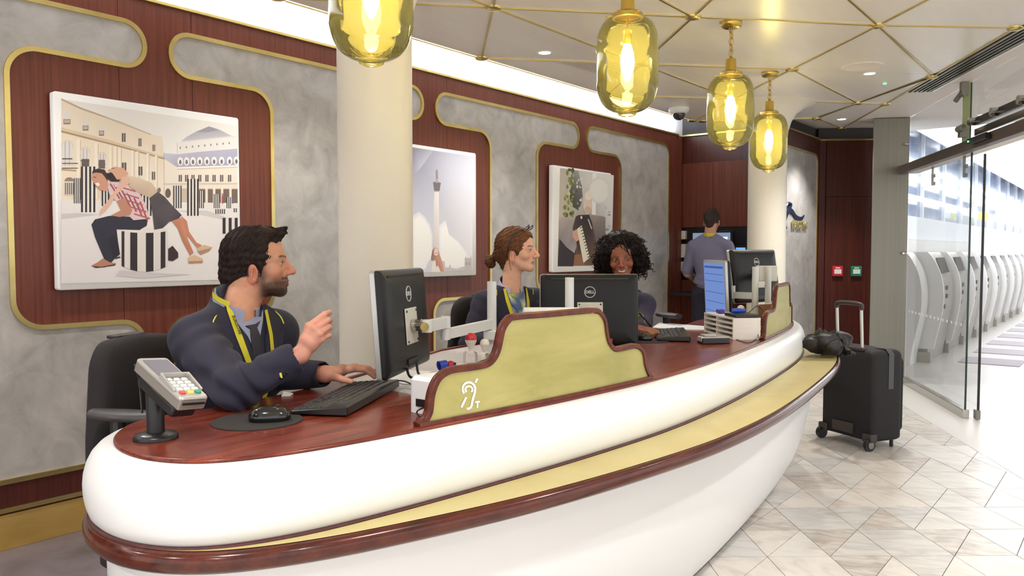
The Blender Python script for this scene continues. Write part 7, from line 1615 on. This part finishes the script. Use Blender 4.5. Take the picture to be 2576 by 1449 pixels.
jo.append(('+', rcone(jc+N*0.10+U*0.02+Z*0.04, jc+N*0.20-U*0.06+Z*0.02, 0.03, 0.014), 0.02)); jo.append(('+', rcone(jc+N*0.05-U*0.10+Z*0.05, jc+N*0.06-U*0.02+Z*0.11, 0.03, 0.03), 0.02))
fl = lambda P: -(P[:, 2]-0.7025); fl.bb = (A3(jc)-1, A3(jc)+1)
jo.append(('&', fl, 0.004))
def crum(P): return 0.016*np.abs(np.sin(P[:, 0]*34+3.2*hsh(P, 17.0)))**0.7+0.010*np.abs(np.sin(P[:, 2]*52+P[:, 1]*30+2.5*hsh(P, 23.0)))-0.014
v_ = sculpt(jo, 0.004, post=crum); jk_ = np_mesh('crumpled_jacket', [v_], pbr('black_jacket_nylon', C(34, 30, 31), 0.55, bump=(60, 0.2)), None, org=jc); tag(jk_, 'crumpled black jacket lying on the counter ledge beside the suitcase handle', 'jacket')
# =================================================================== LAMPS OF THE PLACE, WITH ADDED SPOTS
M['lamp_on'] = emit('lamp_disc', (1, 0.97, 0.92, 1), 14.0)
def downlight(s, h, label, w=DOWN_W, ang=125):
    c = W(s, h, CEIL)
    t = thing('downlight', label, 'light', c, group='ceiling downlights')
    mb = MB(); mb.lathe([(0.038, -0.001), (0.045, -0.004), (0.052, -0.003), (0.053, 0.002)], c, 28); mb.build('rim', M['white'], t, angle=60)
    mb = MB(); mb.lathe([(0.0005, -0.0015), (0.038, -0.0015)], c, 28); mb.build('lens', M['lamp_on'], t)
    ld = bpy.data.lights.new('ceiling_spot', 'SPOT'); ld.energy = w; ld.spot_size = math.radians(ang); ld.spot_blend = 0.6; ld.shadow_soft_size = 0.05; ld.color = (1, 0.98, 0.95)
    lo_ = bpy.data.objects.new('ceiling_spot', ld); COL.objects.link(lo_); lo_.parent = t; lo_.location = (0, 0, -0.02)
    return t
downlight(2.98, 0.77, 'round recessed downlight in the ceiling left of the second amber pendant', 30.0)
downlight(4.945, 2.287, 'round recessed downlight beside the round ceiling loudspeaker')
downlight(6.92, 1.54, 'round recessed downlight in the pointed ceiling tip near the mahogany door', 60.0, 100)
UNSEEN_SPOTS = [(-2.6, 2.2), (-1.2, 3.0), (0.2, 3.9), (-2.6, 3.9), (1.8, 4.3), (3.2, 4.2), (-1.0, 5.0)]
UNSEEN_SPOTS = [(a, b, DOWN_W) for a, b in UNSEEN_SPOTS]+[(1.36, 0.77, 24.0), (-0.26, 0.77, 20.0), (-1.9, 0.77, 20.0)]
for s_, h_, w_ in UNSEEN_SPOTS:                     # unseen spots added to brighten counter and wall; wall row follows the canvas shadows
    ld = bpy.data.lights.new('ceiling_spot', 'SPOT'); ld.energy = w_; ld.spot_size = math.radians(125); ld.spot_blend = 0.6; ld.shadow_soft_size = 0.05; ld.color = (1, 0.98, 0.95)
    lo_ = bpy.data.objects.new('ceiling_spot', ld); COL.objects.link(lo_); lo_.location = W(s_, h_, CEIL-0.02)
cv = bpy.data.lights.new('cove_strip', 'AREA'); cv.shape = 'RECTANGLE'; cv.size = 10.6; cv.size_y = 0.05; cv.energy = COVE_W*10.6; cv.color = (0.96, 0.97, 1.0)
cvo = bpy.data.objects.new('cove_strip', cv); COL.objects.link(cvo); cvo.location = W(1.05, 0.075, 2.56)
zax = -(Z*0.96-N*0.28).normalized(); xax = U; yax = zax.cross(xax).normalized()      # strip lies on the cornice and shines up
cvo.rotation_euler = Matrix((xax, yax, zax)).transposed().to_euler()
# pendants over the counter
M['amber'] = glass_mat('amber_glass', (0.985, 0.93, 0.50, 1), (0.96, 0.86, 0.28, 1), 0.09)
M['bulb'] = emit('glowing_filament_bulb', (1, 0.86, 0.52, 1), 26.0)
M['brass_lamp'] = pbr('satin_lamp_brass', C(206, 178, 96), 0.28, metal=1.0)
def pendant(s, h, label, ph):
    c = W(s, h, 0)
    t = thing('pendant_lamp', label, 'lamp', W(s, h, CEIL), group='amber glass pendants over the counter')
    mb = MB(); mb.lathe([(0.0005, 2.566), (0.045, 2.567), (0.056, 2.574), (0.06, 2.586), (0.06, 2.6)], c, 32); mb.build('canopy', M['brass_lamp'], t, angle=50)
    mb = MB()
    zs = 2.575
    while zs > 2.40:
        k = int(round((2.575-zs)/0.034)); ax = (U if k % 2 else N)
        rr = 0.02 if k % 2 else 0.012
        ring = [c+Z*(zs-0.017)+ax*math.cos(a)*rr+Z*math.sin(a)*0.021 for a in [2*math.pi*i/18 for i in range(18)]]
        mb.tube(ring, 0.0028, 6, closed=True); zs -= 0.034
    mb.tube([c+Z*2.57, c+Z*2.48, c+Z*2.38], 0.0022, 6)
    mb.build('chain', M['brass_lamp'], t, angle=60)
    mb = MB(); mb.lathe([(0.0005, 2.392), (0.027, 2.391), (0.029, 2.388), (0.031, 2.33), (0.036, 2.322), (0.06, 2.318), (0.066, 2.312), (0.066, 2.296), (0.062, 2.293), (0.055, 2.293)], c, 32); cp = mb.build('gallery_cap', M['brass_lamp'], t, angle=40)
    for a in (ph, ph+2.1, ph+4.2):
        d = V(math.cos(a), math.sin(a), 0); mb = MB(); mb.tube([c+Z*2.305+d*0.06, c+Z*2.305+d*0.088], 0.003, 6); mb.ball(c+Z*2.305+d*0.09, 0.005, n=8); mb.build('thumbscrew', M['brass_lamp'], cp)
    prof = [(0.056, 2.30), (0.07, 2.297), (0.09, 2.288), (0.108, 2.27), (0.121, 2.243), (0.128, 2.21), (0.130, 2.17), (0.130, 2.03), (0.128, 1.995), (0.121, 1.965), (0.108, 1.938), (0.088, 1.916), (0.062, 1.902), (0.044, 1.897), (0.040, 1.892), (0.036, 1.885), (0.02, 1.879), (0.0005, 1.877)]
    zf = []; P = smooth_path([V(r, z, 0) for r, z in prof], 4); n = 64; mb = MB(); rings = []
    for p in P:
        ring = []
        for i in range(n):
            a = 2*math.pi*i/n; r = p.x
            if 1.93 < p.y < 2.27:
                e = min(1, (p.y-1.93)/0.05)*min(1, (2.27-p.y)/0.05)
                ca = math.cos(a-ph-1.0)
                for z0, amp, slope in ((2.13, 0.009, 0.045), (2.08, 0.004, 0.03), (2.03, 0.004, 0.02), (2.17, 0.004, 0.06), (2.0, 0.003, 0.01)):
                    zz_ = z0+slope*math.sin(a-ph)
                    r += e*amp*math.exp(-((p.y-zz_)/0.011)**2)*(0.55+0.45*ca)
            ring.append(c+V(math.cos(a), math.sin(a), 0)*r+Z*p.y)
        rings.append(ring)
    mb.loft(rings); mb.build('glass_shade', M['amber'], t, angle=80)
    mb = MB(); mb.lathe([(0.004, 2.30), (0.004, 2.25), (0.012, 2.248), (0.012, 2.235), (0.017, 2.233), (0.018, 2.19), (0.016, 2.186)], c, 20); mb.build('lamp_holder', M['brass_lamp'], t)
    mb = MB(); mb.lathe([(0.013, 2.19), (0.018, 2.175), (0.026, 2.15), (0.030, 2.12), (0.030, 2.10), (0.026, 2.075), (0.018, 2.05), (0.011, 2.035), (0.006, 2.027), (0.0005, 2.025)], c, 20); mb.build('bulb', M['bulb'], t, angle=80)
    ld = bpy.data.lights.new('pendant_bulb', 'POINT'); ld.energy = BULB_W; ld.color = (1, 0.9, 0.7); ld.shadow_soft_size = 0.03
    lo_ = bpy.data.objects.new('pendant_bulb', ld); COL.objects.link(lo_); lo_.parent = t; lo_.location = (0, 0, 2.10-CEIL)
pendant(0.405, 1.955, 'amber glass pendant in front of the left white column, its top out of view', 0.3)
pendant(1.716, 2.116, 'amber glass pendant with wavy ribs hanging above the middle monitor', 0.9)
pendant(3.063, 2.014, 'amber glass pendant with full brass chain, second from the far end', 0.6)
pendant(4.456, 1.726, 'smallest amber glass pendant in front of the far white column', 2.6)
# ceiling fittings
def disc_thing(name, label, cat, s, h, prof, mat, n=40):
    c = W(s, h, CEIL); mb = MB(); mb.lathe(prof, c, n); o = mb.build(name, mat, org=c, angle=50); return tag(o, label, cat)
disc_thing('ceiling_speaker', 'round flush ceiling loudspeaker grille above the glass side', 'loudspeaker', 4.674, 2.307, [(0.0005, -0.004), (0.12, -0.004), (0.135, -0.007), (0.142, -0.002), (0.142, 0.0)], M['ceil2'])
t = thing('security_camera', 'white dome security camera under the ceiling edge beside the pendant', 'camera', W(5.375, 0.551, CEIL))
c = W(5.375, 0.551, CEIL); mb = MB(); mb.lathe([(0.0005, -0.05), (0.062, -0.05), (0.075, -0.046), (0.09, -0.03), (0.094, -0.01), (0.094, 0)], c, 32); mb.build('housing', M['white'], t, angle=50)
mb = MB(); mb.lathe([(0.0005, -0.11), (0.02, -0.107), (0.042, -0.093), (0.054, -0.07), (0.056, -0.05)], c, 32); mb.build('dome', pbr('smoked_dome', C(36, 34, 36), 0.08, coat=0.5), t, angle=80)
c = W(5.385, 2.289, CEIL); mb = MB(); mb.lathe([(0.0005, -0.008), (0.01, -0.007), (0.014, 0)], c, 16); tag(mb.build('indicator_light', emit('green_led', (0.1, 1, 0.4, 1), 1.5), org=c), 'tiny green indicator light in the ceiling near the slot vent', 'light')
# slot diffuser beside the raft edge
t = thing('ceiling_vent', 'long white slot air vent set in the ceiling by the glass wall', 'vent', W(4.6, 3.15, CEIL))
vd = Vector((1.14, -0.642)).normalized(); vn = Vector((0.642, 1.14)).normalized(); v0 = Vector((5.86, 2.36)); VLN = 3.4
def VP_(a, b, z): q = v0-vd*a+vn*b; return W(q.x, q.y, z)
vX = (VP_(1, 0, 0)-VP_(0, 0, 0)).normalized(); vY = (VP_(0, 1, 0)-VP_(0, 0, 0)).normalized()
mb = MB(); mb.box(VP_(VLN/2, 0.09, CEIL+0.0035), (VLN, 0.19, 0.004), (vX, vY, Z)); mb.build('recess', M['darkgrey'], t)
for k in range(6):
    mb = MB(); mb.box(VP_(VLN/2, 0.012+k*0.033, CEIL-0.002), (VLN, 0.010 if k not in (0, 5) else 0.018, 0.012), (vX, vY, Z)); mb.build('slat', M['steel'] if k < 5 else M['white'], t)
for a in (0.003, VLN-0.003):
    mb = MB(); mb.box(VP_(a, 0.095, CEIL-0.002), (0.012, 0.19, 0.012), (vX, vY, Z)); mb.build('end_cap', M['white'], t)
# perforated return-air panel
t = thing('perforated_panel', 'perforated triangular air panel in the ceiling beside the second pendant', 'vent', W(3.3, 0.8, CEIL))
pp = [on_z(1386, 153, 2.598), on_z(1500, 156, 2.598), on_z(1600, 160, 2.598), on_z(1600, 212, 2.598)]
mb = MB(); mb.prism([p-Z*0.003 for p in pp], pp); mb.build('plate', M['ceil2'], t, smooth=False)
mb = MB(); gx = (pp[2]-pp[0]).normalized(); gy = Vector((-gx.y, gx.x, 0))
if (pp[3]-pp[0]).dot(gy) < 0: gy = -gy
for i in range(2, 60):
    for j in range(1, 40):
        p = pp[0]+gx*(i*0.018)+gy*(j*0.018)+gx*(0.009 if j % 2 else 0)
        k = (p-pp[0]); a = k.dot(gx); b = k.dot(gy); A3 = (pp[3]-pp[0]).dot(gx); B3 = (pp[3]-pp[0]).dot(gy)
        if a < (pp[2]-pp[0]).length-0.02 and b < a*B3/A3-0.03 and b > 0.02: mb.add([p+V(math.cos(q)*0.0045, math.sin(q)*0.0045, -0.0035) for q in [i2*math.pi/3 for i2 in range(6)]], [(0, 1, 2, 3, 4, 5)])
if mb.v: tag(mb.build('holes', M['darkgrey'], t, smooth=False), kind='stuff')
